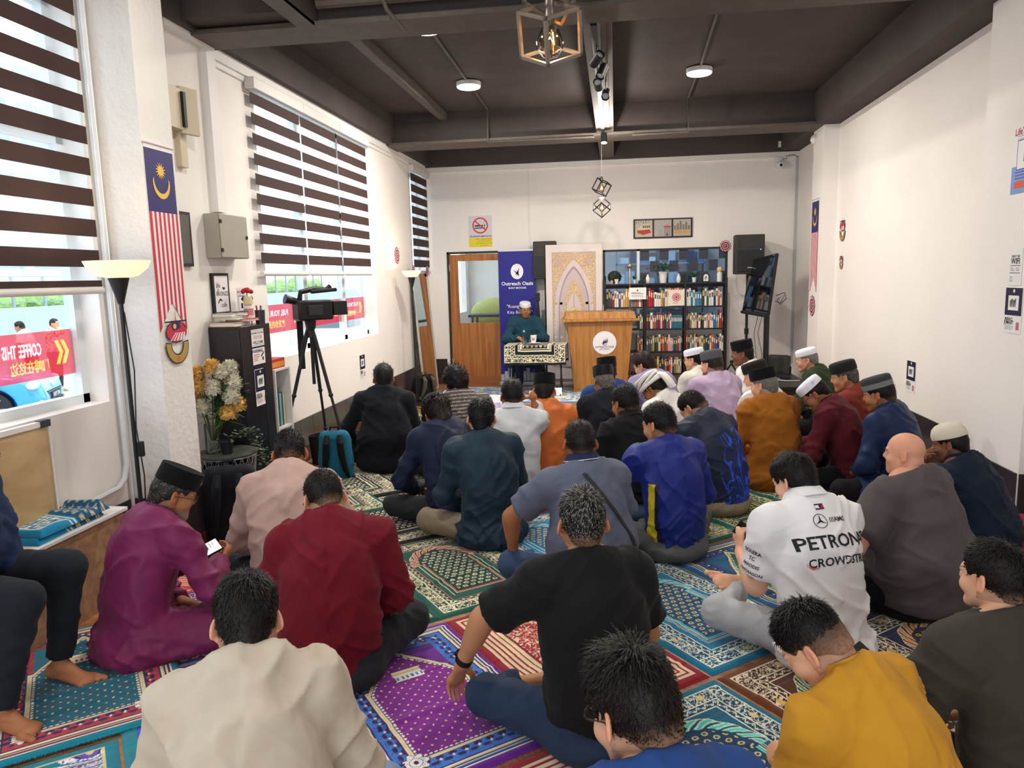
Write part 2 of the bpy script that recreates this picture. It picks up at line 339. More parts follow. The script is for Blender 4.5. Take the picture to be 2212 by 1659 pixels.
def film(parent, y0, y1, z0, z1, texts, x, chev=None, h=.0035):    # coloured vinyl band; letters read correctly from the street, mirrored from inside
    ny, nz = int((y1 - y0) / h) + 1, int((z1 - z0) / h) + 1; Y, Z = np.meshgrid(np.linspace(y0, y1, ny), np.linspace(z0, z1, nz), indexing='ij'); col = np.tile(np.array(lin('#e23240')), (ny, nz, 1))
    def tri(a, b, c, cc):
        i0, i1 = int((min(a[0], b[0], c[0]) - y0) / h), int((max(a[0], b[0], c[0]) - y0) / h) + 2; j0, j1 = int((min(a[1], b[1], c[1]) - z0) / h), int((max(a[1], b[1], c[1]) - z0) / h) + 2
        i0, j0 = max(i0, 0), max(j0, 0); P_, Q_ = Y[i0:i1, j0:j1], Z[i0:i1, j0:j1]
        if P_.size == 0: return
        e = lambda u, v: (v[0] - u[0]) * (Q_ - u[1]) - (v[1] - u[1]) * (P_ - u[0]); w0, w1_, w2_ = e(a, b), e(b, c), e(c, a); m = ((w0 >= 0) & (w1_ >= 0) & (w2_ >= 0)) | ((w0 <= 0) & (w1_ <= 0) & (w2_ <= 0)); col[i0:i1, j0:j1][m] = cc
    def polyf(p, cc):
        for k in range(1, len(p) - 1): tri(p[0], p[k], p[k + 1], cc)
    wht_, yel_ = np.array(lin('#ffffff')), np.array(lin('#f7d24a'))
    for (t, y, z, s_, m, *sx_) in texts:
        V, F = text_geo(t, True); V = [(v[0] * (sx_[0] if sx_ else 1), v[1]) for v in V]
        for f_ in F: polyf([(y - V[i][0] * s_, z + V[i][1] * s_) for i in f_], wht_ if m == 'w' else yel_)
    for (yc, zc, hh) in chev or []:
        for k in (0, 1):
            a = yc - k * hh * .34; w = hh * .22
            polyf([(a - hh * .25, zc + hh / 2), (a - hh * .25 + w, zc + hh / 2), (a + w, zc), (a, zc)], yel_); polyf([(a, zc), (a + w, zc), (a - hh * .25 + w, zc - hh / 2), (a - hh * .25, zc - hh / 2)], yel_)
    I = np.arange(ny * nz).reshape(ny, nz); F = np.stack([I[:-1, :-1], I[1:, :-1], I[1:, 1:], I[:-1, 1:]], -1).reshape(-1, 4)
    mesh_np('window_film', np.stack([Y * 0 + x, Y, Z], -1).reshape(-1, 3), F, filmmat(), parent, col.reshape(-1, 3), smooth=False)
w1 = window(1, W1, [2.05], extra_h=2.45); w2 = window(2, W2, [6.92, 7.95], extra_h=2.35); w3 = window(3, W3, [])
film(w1, 2.1, 3.77, 1.17, 1.42, [('COFFEE THIS WAY', 3.36, 1.325, .09, 'w', .5), ('咖啡在这边', 3.46, 1.235, .07, 'y', .75)], XL - .162, [(3.72, 1.3, .13)])
film(w2, 5.91, 6.88, 1.2, 1.45, [('FUEL YOUR IDEAS', 6.3, 1.37, .07, 'w'), ('激发你的灵感', 6.3, 1.27, .07, 'y')], XL - .162, [(6.78, 1.33, .13)])
film(w2, 6.96, 7.91, 1.2, 1.45, [('A METRE', 7.36, 1.37, .07, 'w'), ('一米', 7.42, 1.27, .07, 'y')], XL - .162, [(7.82, 1.33, .13)])
film(w2, 7.99, 8.67, 1.2, 1.45, [('YOUR THOUGHTS', 8.26, 1.37, .06, 'w'), ('你的想法', 8.26, 1.27, .07, 'y')], XL - .162, [(8.6, 1.33, .13)])
# zebra roller blinds
dark_band = M('dark_brown_blind_band', '#3f2b28', .8, bump=(300, .2, .001)); sheer = sheerm('sheer_blind_band', '#f2f6f8', .3)
casm = M('blind_casing', '#dcd8d4', .5)
def blind(label, y0, y1, z0, z1, x=XL + .035, period=.155, duty=.56, chain=True, off=0.02, group='zebra blinds on the left wall'):
    r = thing('zebra_blind', label, 'blind', (x, y0, z0), group=group); w = y1 - y0; H = z1 - z0
    b = MB(); b.box(-.03, -.015, H - .02, .055, w + .015, H + .07, casm); obj('cassette', b, None, r, .008)
    b = MB(); s_ = MB(); z = H - .02 - off
    s_.quad((0.004, 0, .02), (0.004, w, .02), (0.004, w, H), (0.004, 0, H), sheer)
    while z > .06:
        zz = max(z - period * duty, .03)
        b.box(.006, 0, zz, .008, w, z, dark_band); z -= period
    obj('opaque_band', b, None, r, smooth=0); obj('sheer_cloth', s_, None, r, smooth=0)
    obj('bottom_rail', MB().lathe([(.02, 0), (.02, w)], 14, casm, mat=Matrix.Rotation(R_(-90), 4, 'X')), None, r).location = (0.004, 0, 0.01)
    if chain: obj('pull_chain', MB().tube([(.03, w + .02, H), (.035, w + .02, -.3), (.035, w + .035, -.42), (.035, w + .05, -.3), (.03, w + .05, H)], .003, 6, M('chain_plastic', '#f0f0f0', .4)), None, r)
    return r
blind('dark striped zebra blind at the near left window beside the pillar', 1.6, 3.80, 1.62, 3.2, period=.164)
blind('left of the three striped blinds behind the camcorder', 5.72, 6.63, 1.71, 3.17, chain=False)
blind('middle of the three striped blinds behind the camcorder', 6.66, 7.52, 1.71, 3.17, chain=False)
blind('right of the three striped blinds behind the camcorder', 7.56, 8.44, 1.71, 3.17, chain=True)
blind('narrow striped blind by the far left corner above the mirror', 10.36, 11.24, 1.74, 3.16, x=XL + .03, period=.15, duty=.7, chain=False)
# door
wd = M('door_wood', wood=('#9c5f30', '#bd7c42', (9, 9, .35), 3), rough=.45)
blackfr = M('black_frame', '#2c2a29', .5)
d = struct('door_1', MB().box(DO[0] + .03, YB + .02, .11, DO[0] + .16, YB + .06, 2.0, wd).box(DO[0] + .16, YB + .02, .11, DO[1] - .03, YB + .06, .95, wd).box(DO[0] + .16, YB + .02, 1.9, DO[1] - .03, YB + .06, 2.0, wd).box(DO[1] - .08, YB + .02, .95, DO[1] - .03, YB + .06, 1.9, wd).box(DO[0] + .03, YB - .0, 0, DO[1] - .03, YB + .065, .11, M('kick_wood', '#a5673c', .5)))
obj('door_frame', MB().box(DO[0], YB - .012, 0, DO[0] + .03, YB + .12, DO[2], blackfr).box(DO[1] - .03, YB - .012, 0, DO[1], YB + .12, DO[2], blackfr).box(DO[0], YB - .012, DO[2] - .03, DO[1], YB + .12, DO[2], blackfr), None, d, smooth=0)
obj('door_glass', MB().quad((DO[0] + .16, YB + .04, .95), (DO[1] - .08, YB + .04, .95), (DO[1] - .08, YB + .04, 1.9), (DO[0] + .16, YB + .04, 1.9), glassm('door_glass', '#e8eef0', refl=1)), None, d, smooth=0)
obj('hinge', MB().box(DO[0] + .02, YB - .005, 1.75, DO[0] + .04, YB + .02, 1.85, alu).box(DO[0] + .02, YB - .005, .3, DO[0] + .04, YB + .02, .4, alu), None, d)
# glass panel in the back wall, a second room beyond
b = MB()
for (x0, z0, x1, z1) in ((WB[0], WB[2], WB[1], WB[2] + .03), (WB[0], WB[3] - .03, WB[1], WB[3]), (WB[0], WB[2], WB[0] + .03, WB[3]), (WB[1] - .03, WB[2], WB[1], WB[3]), (.31, WB[2], .35, WB[3])): b.box(x0, YB + .01, z0, x1, YB + .07, z1, blackfr if z0 != WB[2] or x0 != .31 else alu)
w4 = struct('window_4', b)
obj('window_pane', MB().quad((WB[0], YB + .04, WB[2]), (WB[1], YB + .04, WB[2]), (WB[1], YB + .04, WB[3]), (WB[0], YB + .04, WB[3]), glassm('inner_glass', '#b8d0ea')), None, w4, smooth=0)
b = MB(); fm = [M('frost_film_dark', '#3c4150', .6), M('frost_film_mid', '#66718a', .6)]
for i in range(9):
    for j in range(4):
        if (i + j) % 2 == 0: b.rect(.36 + i * .142, WB[3] - .1 - .17 * j - .07, .13, .16, fm[(i * 3 + j) % 2], 0)
o = obj('window_film', b, None, w4, smooth=0); o.rotation_euler = (R_(90), 0, 0); o.location = (0, YB + .035, 0)
# room beyond the door and glass
nb = M('next_room_wall', '#d9d6d2', .8)
struct('wall_next_room', MB().box(XL, YB + 3.2, 0, XR + .2, YB + 3.3, ZB, nb).box(XL - .1, YB + .12, 0, XL, YB + 3.3, 1.0, nb).box(XL - .1, YB + .12, 2.6, XL, YB + 3.3, ZB, nb).box(XL - .1, YB + 2.9, 1, XL, YB + 3.3, 2.6, nb).box(XR + .1, YB + .12, 0, XR + .2, YB + 3.3, ZB, nb))
struct('floor_next_room', MB().box(XL - .1, YB + .12, -.1, XR + .2, YB + 3.3, 0, M('grey_floor', '#8d8883', .5)))
struct('ceiling_next_room', MB().box(XL - .1, YB + .12, ZB, XR + .2, YB + 3.3, ZB + .1, nb))
lamp_light((-1.2, YB + 1.6, 3.2), .3, 30, (.95, .98, 1)); lamp_light((1.0, YB + 1.6, 3.2), .3, 26, (.85, .93, 1))
# bright frosted window on the far wall of the next room + shelving seen through the pane
t = thing('display_shelf', 'grey shelving seen through the glass behind the bookcase', 'shelf', (.9, YB + 2.8, 0))
b = MB()
for z in (.5, 1.0, 1.4, 1.8, 2.2): b.box(-.9, -.15, z, .7, .15, z + .03, M('grey_metal_shelf', '#7f8ca0', .5))
for x in (-.9, -.1, .68): b.box(x, -.15, 0, x + .03, .15, 2.3, M('grey_metal_shelf'))
obj('rack', b, None, t)
b = MB(); rnd = random.Random(5)
for z in (.53, 1.03, 1.43, 1.83):
    x = -.85
    while x < .6:
        w = rnd.uniform(.06, .2); h = rnd.uniform(.1, .3); b.box(x, -.1, z, x + w, .1, z + h, P(rnd.choice(['#5a7ea8', '#38506e', '#9db4c9', '#c7d3dd', '#2c3d56']))); x += w + rnd.uniform(.01, .08)
obj('stored_goods', b, None, t)
t = thing('side_table', 'dark table with a green bean bag seen through the door glass', 'table', (-2.0, YB + .9, 0))
obj('tabletop', MB().box(-.4, -.25, 1.0, .4, .25, 1.04, P('#3d4247')), None, t)
for x in (-.35, .33):
    for y in (-.22, .2): obj('leg', MB().box(x, y, 0, x + .03, y + .03, 1.0, P('#3d4247')), None, t)
tag(obj('bean_bag', MB().ball((0, 0, 0), .45, M('green_cloth', '#9aa060', .8, bump=(8, .8)), 20, 12, (1, .6, .62)), None, None, loc=(-2.15, YB + 1.9, 1.0)), 'yellow-green bean bag seen through the door glass', 'cushion')
tag(obj('storage_chest', MB().box(-.5, -.3, 0, .5, .3, .74, P('#6d4a3b')), None, None, .01, loc=(-2.15, YB + 1.9, 0)), 'brown chest under the green bean bag beyond the door', 'chest')
# ================================================================== prayer rugs
RW, RL = .70, 1.055
plush = M('rug_pile', '#ffffff', .95, vcol=True, sheen=.25, spec=.1, bump=(700, .5, .002))
def sm(a, b, x): t = np.clip((x - a) / (b - a), 0, 1); return t * t * (3 - 2 * t)
def band(x, a, b): return (x >= a) & (x < b)
def floral(x, y, sc, th, seed):
    w = vnoise(np.stack([x * sc * .5, y * sc * .5, x * 0 + seed], -1), seed) * 1.6
    n = vnoise(np.stack([x * sc + w, y * sc + w, x * 0], -1), seed + 7)
    n2 = vnoise(np.stack([x * sc * 2, y * sc * 2, x * 0], -1), seed + 3)
    return (np.abs(n - .5) < th) | (n2 > .78)
def rug_colors(st, x, y, seed):
    k = lambda h: np.array(lin(h))
    W, L = RW, RL; base, dark, cream, gold, acc, fld = [k(h) for h in st['c']]
    e = np.minimum(np.minimum(x, W - x), np.minimum(y, L - y)); col = np.tile(base, x.shape + (1,))
    side = np.where(np.minimum(x, W - x) < np.minimum(y, L - y), y, x)      # coordinate along the border
    def put(m, c): col[m] = c
    T = st['t']; xc = np.abs(x - W / 2)
    if T == 'drops':
        put(band(e, .035, .042), cream); put(band(e, .042, .1), dark)
        put(band(e, .042, .1) & floral(x, y, 105, .095, seed), cream)
        cell = (side + .02) % .125; put(band(e, .042, .1) & (cell < .006), cream)
        q = ((cell - .065) / .02) ** 2 + ((e - .071) / .014) ** 2; put((q < 1) & band(e, .042, .1) & (((side + .02) // .125) % 2 == 0), gold)
        put(band(e, .1, .106), cream); put(band(e, .106, .14), dark)
        wv = .123 + .009 * np.sin(side * 2 * PI / .045); put(np.abs(e - wv) < .0035, cream)
        put((((side % .0225) - .011) ** 2 + (e - .123) ** 2) < .0035 ** 2, cream)
        put(band(e, .14, .146), acc if st.get('al') else cream); put(e >= .146, fld)
        ax, ay0, ay1, ar = .135, .235, .66, .15
        db = np.maximum(xc - ax, np.maximum(ay0 - y, y - ay1))
        dc = np.sqrt(xc ** 2 + ((y - ay1) * .82) ** 2) - ar
        ang = np.arctan2(y - ay1, x - W / 2); dc = dc - .006 * np.abs(np.sin(ang * 7))
        low = (y < ay1)
        d = np.where(low, db, dc)
        put(low & band(d, 0, .007), acc); put(low & band(d, .012, .017), cream); put(low & band(d, .024, .028) , cream); put(low & band(d, .034, .038), cream)
        put(low & band(d, .017, .024), dark)
        up = (~low) & (y > ay1)
        put(up & band(d, 0, .05), acc); sw = np.sin(ang * 22 + d * 160); put(up & band(d, 0, .05) & (np.abs(sw) < .42), cream); put(up & band(d, 0, .05) & (sw > .75), dark); put(up & band(d, .046, .05), cream)
        ins = d < 0; put(ins, dark)
        gx, gy = .046, .036; row = np.floor(y / gy); px = (x + (row % 2) * gx / 2) % gx - gx / 2; py = y % gy - gy / 2
        r = np.sqrt((px / 1.15) ** 2 + (py * 1.15) ** 2); put(ins & (d < -.012) & (r < .0125), gold if not st.get('cd') else cream); put(ins & (r < .0065), dark)
    elif T == 'arch':
        fr = [cream, dark, acc, cream, dark, gold, cream, dark]
        n = ((e - .03) / .0065).astype(int); m = band(e, .03, .03 + .0065 * 8)
        for i in range(8): put(m & (n == i), fr[i])
        put(band(e, .082, .16), acc); put(band(e, .082, .16) & (vnoise(np.stack([x * 260, y * 260, x * 0], -1), seed) > .66), dark * .5 + acc * .5)
        for ph in (0, .5):
            cc = (side / .05 + ph) % 1; le = ((cc - .5) * .05 / .017) ** 2 + ((e - (.109 if ph else .131)) / .009) ** 2; put((le < 1) & (e < .16), dark)
        put(((((side / .05) % 1) - .5) * .05) ** 2 + (e - .12) ** 2 < .0055 ** 2, cream)
        top = .62 + .24 * np.clip(1 - (xc / .19) ** 1.35, 0, 1) + .04 * np.clip(1 - xc / .05, 0, 1)
        d = np.maximum(xc - .19, np.maximum(.165 - y, (y - top) * .62))
        put(d < .026, dark); put(band(d, .004, .02), gold * .4 + cream * .6); put(band(d, .009, .013), gold)
        put(band(d, -.014, 0) & (((side % .02) - .01) ** 2 + (d + .003) ** 2 < .007 ** 2), cream); ins = d < -.0; m = ins & ~band(d, -.014, 0); put(m, fld); put(ins & band(d, -.014, 0) & (((side % .02) - .01) ** 2 + (d + .003) ** 2 >= .007 ** 2), fld)
        gx, gy = .052, .05; row = np.floor(y / gy * 2); px = (x + (row % 2) * gx / 2) % gx - gx / 2; py = (y % (gy / 2)) - gy / 4
        put((d < -.02) & (np.abs(px) + np.abs(py) < .0055), gold)
        put((xc < .062) & (y > .66) & (y < .745), cream); put((xc < .062) & band(y, .715, .728), gold); put((xc < .062) & band(y, .67, .695) & (np.sin(x * 300) > 0), acc); put((xc < .062) & (band(y, .66, .664) | band(y, .741, .745)), gold)
        for sx in (-1, 1):
            dx, dy = x - (W / 2 + sx * .205), y - .15; a = np.arctan2(dy, dx); r = np.sqrt(dx ** 2 + dy ** 2)
            R0 = .043 + .007 * np.cos(a * 7); put(r < R0 + .004, dark); put(r < R0, cream); put(band(r, .022, .025), acc); put(r < .009, dark); put(band(r, .030, .0325) & (np.sin(a * 14) > 0), acc)
            dx2, dy2 = x - (W / 2 + sx * .262), y - .15; put(((dx2 / .022) ** 2 + ((np.abs(dy2) - .016) / .009) ** 2) < 1, dark)
        dx, dy = x - W / 2, y - .955; 
        for sx in (-.17, 0, .17):
            r = np.sqrt((dx - sx) ** 2 + dy ** 2); a = np.arctan2(dy, dx - sx); put(r < .026 * (.5 + .5 * np.abs(np.cos(a * 3))), dark); put(r < .008, cream)
    elif T == 'rings':
        n = ((e - .04) / .009).astype(int); m = band(e, .04, .175); put(m & (n % 3 == 0), cream); put(m & (n % 3 == 1), cream * .75 + gold * .25); put(m & (n % 3 == 2), base)
        ins = e > .175; put(ins, fld); put(ins & floral(x, y, 80, .1, seed), cream)
        dx, dy = x - W / 2, y - .72; a = np.arctan2(dy, dx); r = np.sqrt(dx ** 2 + dy ** 2); put(r < .06 * (.6 + .4 * np.cos(a * 8)), base); put(r < .02, cream); put(band(e, .175, .181), dark)
        dx, dy = np.abs(x - W / 2) - .105, np.abs(y - L / 2) - .29; a = np.arctan2(dy, dx); r = np.sqrt(dx ** 2 + dy ** 2); put(r < .05 * (.55 + .45 * np.abs(np.cos(a * 4))), base); put(r < .012, cream)
    elif T == 'bands':
        xs = [0, .05, .09, .13, .15, .2, .215, .27, .30, .33, .36]; cs = [base, acc, dark * .4 + acc * .6, gold, cream, dark, cream, gold, cream, base, gold]
        xx = W / 2 - xc
        for i in range(len(xs)): put(xx >= xs[i], cs[i])
        sq = band(xx, .15, .2); put(sq & ((y % .045) < .022) & band(xx, .163, .19), dark)
        pz = band(xx, .215, .27) | band(xx, .09, .13); put(pz & (np.abs(((x * 60 + y * 60) % 2) - 1) < .45) & (np.abs(((x * 60 - y * 60) % 2) - 1) < .5), dark)
        put((xx > .27) & floral(x, y, 90, .09, seed), dark); put(e < .02, base)
    elif T == 'paisley':
        w = vnoise(np.stack([x * 5, y * 5, x * 0], -1), seed) * 7; n = (vnoise(np.stack([x * 4, y * 4, x * 0], -1), seed + 1) * 8 + w) % 1
        put(n < .25, cream); put(band(n, .25, .34), dark); put(band(n, .34, .5), acc); put(band(n, .5, .62), gold); put(band(n, .62, .7), dark); put(band(n, .7, .85), cream)
        put((n < .25) & (vnoise(np.stack([x * 150, y * 150, x * 0], -1), seed) > .62), acc); put(e < .045, base); put(band(e, .045, .055), gold)
    elif T == 'carpet':
        put(floral(x, y, 14, .11, seed), cream); put(floral(x, y, 22, .05, seed + 9), gold); put(e < .06, base); put(band(e, .06, .075), cream); put(band(e, .1, .11), gold)
    if T != 'carpet':     # worn pile: soft tone shifts of the yarn
        s_ = .86 + .28 * vnoise(np.stack([x * 7, y * 11, x * 0 + 3.1], -1), seed + 5); pl = vnoise(np.stack([x * 35, y * 60, x * 0], -1), seed + 6) * .12 + .94
        col = col * (s_ * pl)[..., None]
    return np.clip(col, 0, 1)
#           border pile, dark ground, cream, gold, accent, field
STY = {
 'green': dict(t='drops', c=['#12594c', '#0d3b33', '#e9e2c0', '#dcc77e', '#d9706a', '#0f5a4c'], al=1, cd=1),
 'darkgreen': dict(t='drops', c=['#14564a', '#12312b', '#d9d6a8', '#c9b860', '#d0605c', '#0f4438'], al=1),
 'forest': dict(t='drops', c=['#166050', '#14352b', '#d9d9a0', '#c7bd5c', '#b9b76a', '#0e4a3a']),
 'black': dict(t='drops', c=['#1b1f24', '#15181b', '#ece4c8', '#e0cf96', '#e8dfc0', '#1a2027'], cd=1),
 'red': dict(t='drops', c=['#9c1c2c', '#8a1624', '#f0dfc4', '#dec27c', '#f0c9a0', '#a51d2e'], cd=1),
 'teal': dict(t='drops', c=['#0a6c8f', '#0b4a70', '#dfe6d4', '#dfc98a', '#4ecbd4', '#0b76a0']),
 'aqua': dict(t='drops', c=['#1786b4', '#13608f', '#dbeae0', '#e4cf8d', '#64cde0', '#1792c2']),
 'tealdeep': dict(t='drops', c=['#0b6f8d', '#0c3f63', '#dfe6d4', '#dfc98a', '#4fd2c4', '#0c5f80']),
 'brown': dict(t='drops', c=['#6b3a1e', '#2c150e', '#e6d2b4', '#d8b45c', '#4f8f72', '#4d2413']),
 'navy': dict(t='drops', c=['#171c4a', '#12122c', '#e9dcc4', '#d8b25a', '#e2973f', '#141a48']),
 'violet': dict(t='drops', c=['#6a1f8a', '#561a70', '#e9d5d8', '#e0c890', '#5bb5e6', '#7b2499']),
 'olive': dict(t='drops', c=['#3c4a2f', '#2c3522', '#d8cfa4', '#cdb56c', '#c4622f', '#6a4a24']),
 'purplearch': dict(t='arch', c=['#6a2390', '#3a1560', '#f1ead8', '#dfca86', '#3f7fd6', '#7c1c8c']),
 'tealarch': dict(t='arch', c=['#0c7d93', '#1b2350', '#f3e9d6', '#e2cf86', '#c4364a', '#0a5f78']),
 'bluearch': dict(t='arch', c=['#1a5f8e', '#132b52', '#e9ead2', '#e0cf7c', '#234e86', '#0e6458']),
 'rings': dict(t='rings', c=['#9b1b2c', '#6b1220', '#f0dcb8', '#e2bd78', '#9b1b2c', '#ae2333']),
 'bands': dict(t='bands', c=['#12808f', '#1c2452', '#f1e8cf', '#ddc568', '#2a55c0', '#f1e8cf']),
 'paisley': dict(t='paisley', c=['#127e92', '#3d2a80', '#ece8ee', '#ddd08e', '#7356b5', '#ffffff']),
 'carpet': dict(t='carpet', c=['#2381c4', '#1b5c9a', '#dfe6dc', '#c9b98a', '#2a7ab8', '#2381c4']),
 'lilac': dict(t='paisley', c=['#5a3a9a', '#5c2f86', '#e9dfe4', '#d9b9a0', '#7a5fb8', '#ffffff']),
 'redmat': dict(t='rings', c=['#c9423f', '#a52c30', '#e9a58f', '#e0b080', '#c9423f', '#cf5048']),
}
RUGM = {}
def rug_mesh(style, h, wid=RW, ln=RL, seed=1, wave=.005):
    key = (style, h, wid, ln)
    if key in RUGM: return RUGM[key]
    global RW, RL
    o = (RW, RL); RW, RL = wid, ln
    nx, ny = int(round(wid / h)) + 1, int(round(ln / h)) + 1
    X, Y = np.meshgrid(np.linspace(0, wid, nx), np.linspace(0, ln, ny), indexing='ij')
    col = rug_colors(STY[style], X, Y, seed); RW, RL = o
    Z = .007 + wave * vnoise(np.stack([X * 3, Y * 9, X * 0 + seed], -1), seed) + wave * 1.3 * np.maximum(0, vnoise(np.stack([X * 1.5 + 5, Y * 22, X * 0], -1), seed + 2) - .62) * 3
    e = np.minimum(np.minimum(X, wid - X), np.minimum(Y, ln - Y)); Z = Z * sm(-.004, .02, e) + .001 * 0
    V = np.stack([X, Y, Z], -1).reshape(-1, 3); c = col.reshape(-1, 3); I = np.arange(nx * ny).reshape(nx, ny)
    F = np.stack([I[:-1, :-1], I[1:, :-1], I[1:, 1:], I[:-1, 1:]], -1).reshape(-1, 4)
    ring = np.concatenate([I[:, 0], I[-1, 1:], I[-2::-1, -1], I[0, -2:0:-1]]); m = len(ring); Vb = V[ring].copy(); Vb[:, 2] = 0; off = len(V)
    a = np.arange(m); b_ = (a + 1) % m; F2 = np.stack([ring[a], off + a, off + b_, ring[b_]], -1)
    ob = mesh_np('prayer_rug', np.vstack([V, Vb]), np.vstack([F, F2]), plush, None, np.vstack([c, c[ring]]))
    me = ob.data; bpy.data.objects.remove(ob); RUGM[key] = me; return me
def fringe_mesh(style, wid=RW, ln=RL, which=0):
    key = ('fringe', style, wid, ln, which)
    if key in RUGM: return RUGM[key]
    r = np.random.RandomState(3); V = []; F = []; n = int(wid / .0035)
    for end in (which,):
        x = np.linspace(.004, wid - .004, n) + r.uniform(-.002, .002, n); L_ = r.uniform(.010, .021, n); dx = r.uniform(-.008, .008, n); z = r.uniform(.001, .007, n)
        y0 = np.full(n, .002 if end == 0 else ln - .002); s = -1 if end == 0 else 1
        a = np.stack([x - .0016, y0, z * 0 + .007], -1); b = np.stack([x + .0016, y0, z * 0 + .007], -1); c = np.stack([x + dx, y0 + s * L_, z * .4 + .001], -1)
        o = len(V) * 0 + sum(len(q) for q in V); V += [a, b, c]; i = np.arange(n); F.append(np.stack([o + i, o + n + i, o + 2 * n + i], -1))
    V = np.vstack(V); c = np.tile(np.array(lin(STY[style]['c'][0])), (len(V), 1)) * (.8 + .5 * r.rand(len(V), 1))
    ob = mesh_np('fringe', V, np.vstack(F), plush, None, np.clip(c, 0, 1)); me = ob.data; bpy.data.objects.remove(ob); RUGM[key] = me; return me
RH = R_(129.0 - 90)
rv = Vector((math.cos(RH), math.sin(RH), 0)); uv = Vector((-math.sin(RH), math.cos(RH), 0))
RUGS = []
def rug(style, s, t, label=None, dz=0., rot=0., h=None, group=None, wid=RW, ln=RL, loc=None, rz=None, fr=True, seed=1, wave=.005, name='prayer_rug'):
    p = rv * s + uv * t if loc is None else Vector(loc)
    dist = (p + uv * .5 + rv * .35).length if loc is None else p.length
    h = h or (.0033 if dist < 3.6 else .0048 if dist < 5.2 else .008)
    o = bpy.data.objects.new(name, rug_mesh(style, h, wid, ln, seed, wave)); C.objects.link(o)
    o.location = (p.x, p.y, dz); o.rotation_euler = (0, 0, (RH if rz is None else rz) + rot)
    if fr:
        for e_ in (0, 1): g = bpy.data.objects.new('fringe', fringe_mesh(style, wid, ln, e_)); C.objects.link(g); g.parent = o; g['kind'] = 'stuff' 
    tag(o, label, 'prayer rug' if name == 'prayer_rug' else 'carpet', group); RUGS.append(o); return o
rr = random.Random(11)
COLS = [-1.39, -.68, .03, .74, 1.43, 2.14, 2.85, 3.56, 4.27, 4.98, 5.69, 6.4]
ROWS = [-1.2, -.12, .95, 2.03, 3.12, 4.2, 5.28, 6.36, 7.44, 8.52]
KN = {(2, 3): 'bands', (1, 3): 'paisley', (1, 4): 'tealarch', (2, 4): 'violet', (3, 3): 'purplearch', (4, 3): 'rings', (4, 4): 'green', (3, 4): 'darkgreen', (2, 5): 'green', (3, 5): 'violet', (4, 5): 'black', (5, 5): 'red',
      (5, 4): 'aqua', (5, 3): 'teal', (6, 3): 'bluearch', (4, 2): 'tealdeep', (5, 2): 'brown', (3, 2): 'rings', (6, 2): 'navy', (7, 2): 'forest', (7, 3): 'forest', (6, 4): 'darkgreen', (7, 4): 'forest', (4, 6): 'black', (5, 6): 'green', (6, 5): 'olive', (7, 5): 'darkgreen', (8, 4): 'green',
      (6, 6): 'aqua', (5, 7): 'black', (6, 7): 'lilac', (7, 6): 'navy', (8, 6): 'violet', (4, 7): 'olive', (3, 6): 'green'}
nm = {'green': 'green prayer rug with pink edging', 'darkgreen': 'dark green prayer rug', 'forest': 'forest green gold-patterned rug', 'black': 'black and cream rug', 'red': 'crimson prayer rug', 'teal': 'teal blue prayer rug', 'aqua': 'bright blue prayer rug', 'tealdeep': 'deep teal prayer rug', 'brown': 'dark brown prayer rug', 'navy': 'navy prayer rug', 'violet': 'violet prayer rug', 'olive': 'olive and rust rug', 'purplearch': 'purple rug with blue border', 'tealarch': 'teal rug with red border', 'bluearch': 'blue rug with green arch', 'rings': 'red cream-striped rug', 'bands': 'cream and blue banded rug', 'paisley': 'purple and white paisley rug', 'lilac': 'lilac patterned rug'}
for j, t in enumerate(ROWS):
    for i, s in enumerate(COLS):
        if (i, j) == (1, 4): o = rug('tealarch', -.42, 2.94, None, dz=.013); o['_st'] = 'tealarch'; continue
        t_ = t - (.16 if (i <= 1) else 0); cs = [rv * (s + a) + uv * (t_ + b) for a in (0, RW) for b in (0, RL)]
        lo, hi, up = XL + .05 - min(c.x for c in cs), XR - .05 - max(c.x for c in cs), 9.5 - max(c.y for c in cs)
        dx = lo if lo > 0 else hi if hi < 0 else 0; dy = min(up, 0)
        yy = (cs[0].y + cs[3].y) / 2
        if dx > 0 and yy < 4.9 and yy > 3.2: dx += .3
        if abs(dx) > .62 or abs(dy) > .5 or min(c.y for c in cs) < -.6: continue
        sh = Vector((dx, dy, 0)); cs = [c + sh for c in cs]
        cen = (cs[0] + cs[3]) / 2
        d = cen - Vector((0, 0, HCAM)); zc = d.dot(c_f)
        if zc < .6 or 829.5 - FPX * d.dot(c_u) / zc > 2300: continue
        if cen.x > 2.2 and cen.y > 5.5 and cen.y > 9.2: continue
        st = KN.get((i, j)) or rr.choice(['green', 'darkgreen', 'black', 'red', 'aqua', 'navy', 'teal', 'olive', 'violet', 'lilac', 'forest'])
        o = rug(st, s, t_, None, dz=.0 if not sh.length else .011 + .002 * (j % 3), rot=0); o.location += sh; o['_st'] = st
tag(rug('carpet', 0, 0, None, loc=(-2.55, 9.55, 0), rz=0, wid=3.0, ln=1.35, h=.012, fr=False, name='carpet'), 'large blue floral carpet in front of the speaker and the door', 'carpet')
tag(rug('redmat', 0, 0, None, loc=(-2.55, 2.75, 0), rz=0, wid=.7, ln=1.0, h=.006, fr=False, dz=-.004), 'red patterned mat beside the bench and under the man in purple', 'mat')
tag(rug('redmat', 0, 0, None, loc=(-2.35, 4.75, 0), rz=R_(20), wid=.7, ln=1.0, h=.006, fr=False, dz=-.004), 'salmon red mat between the navy backpack and the pink-shirted man', 'mat')
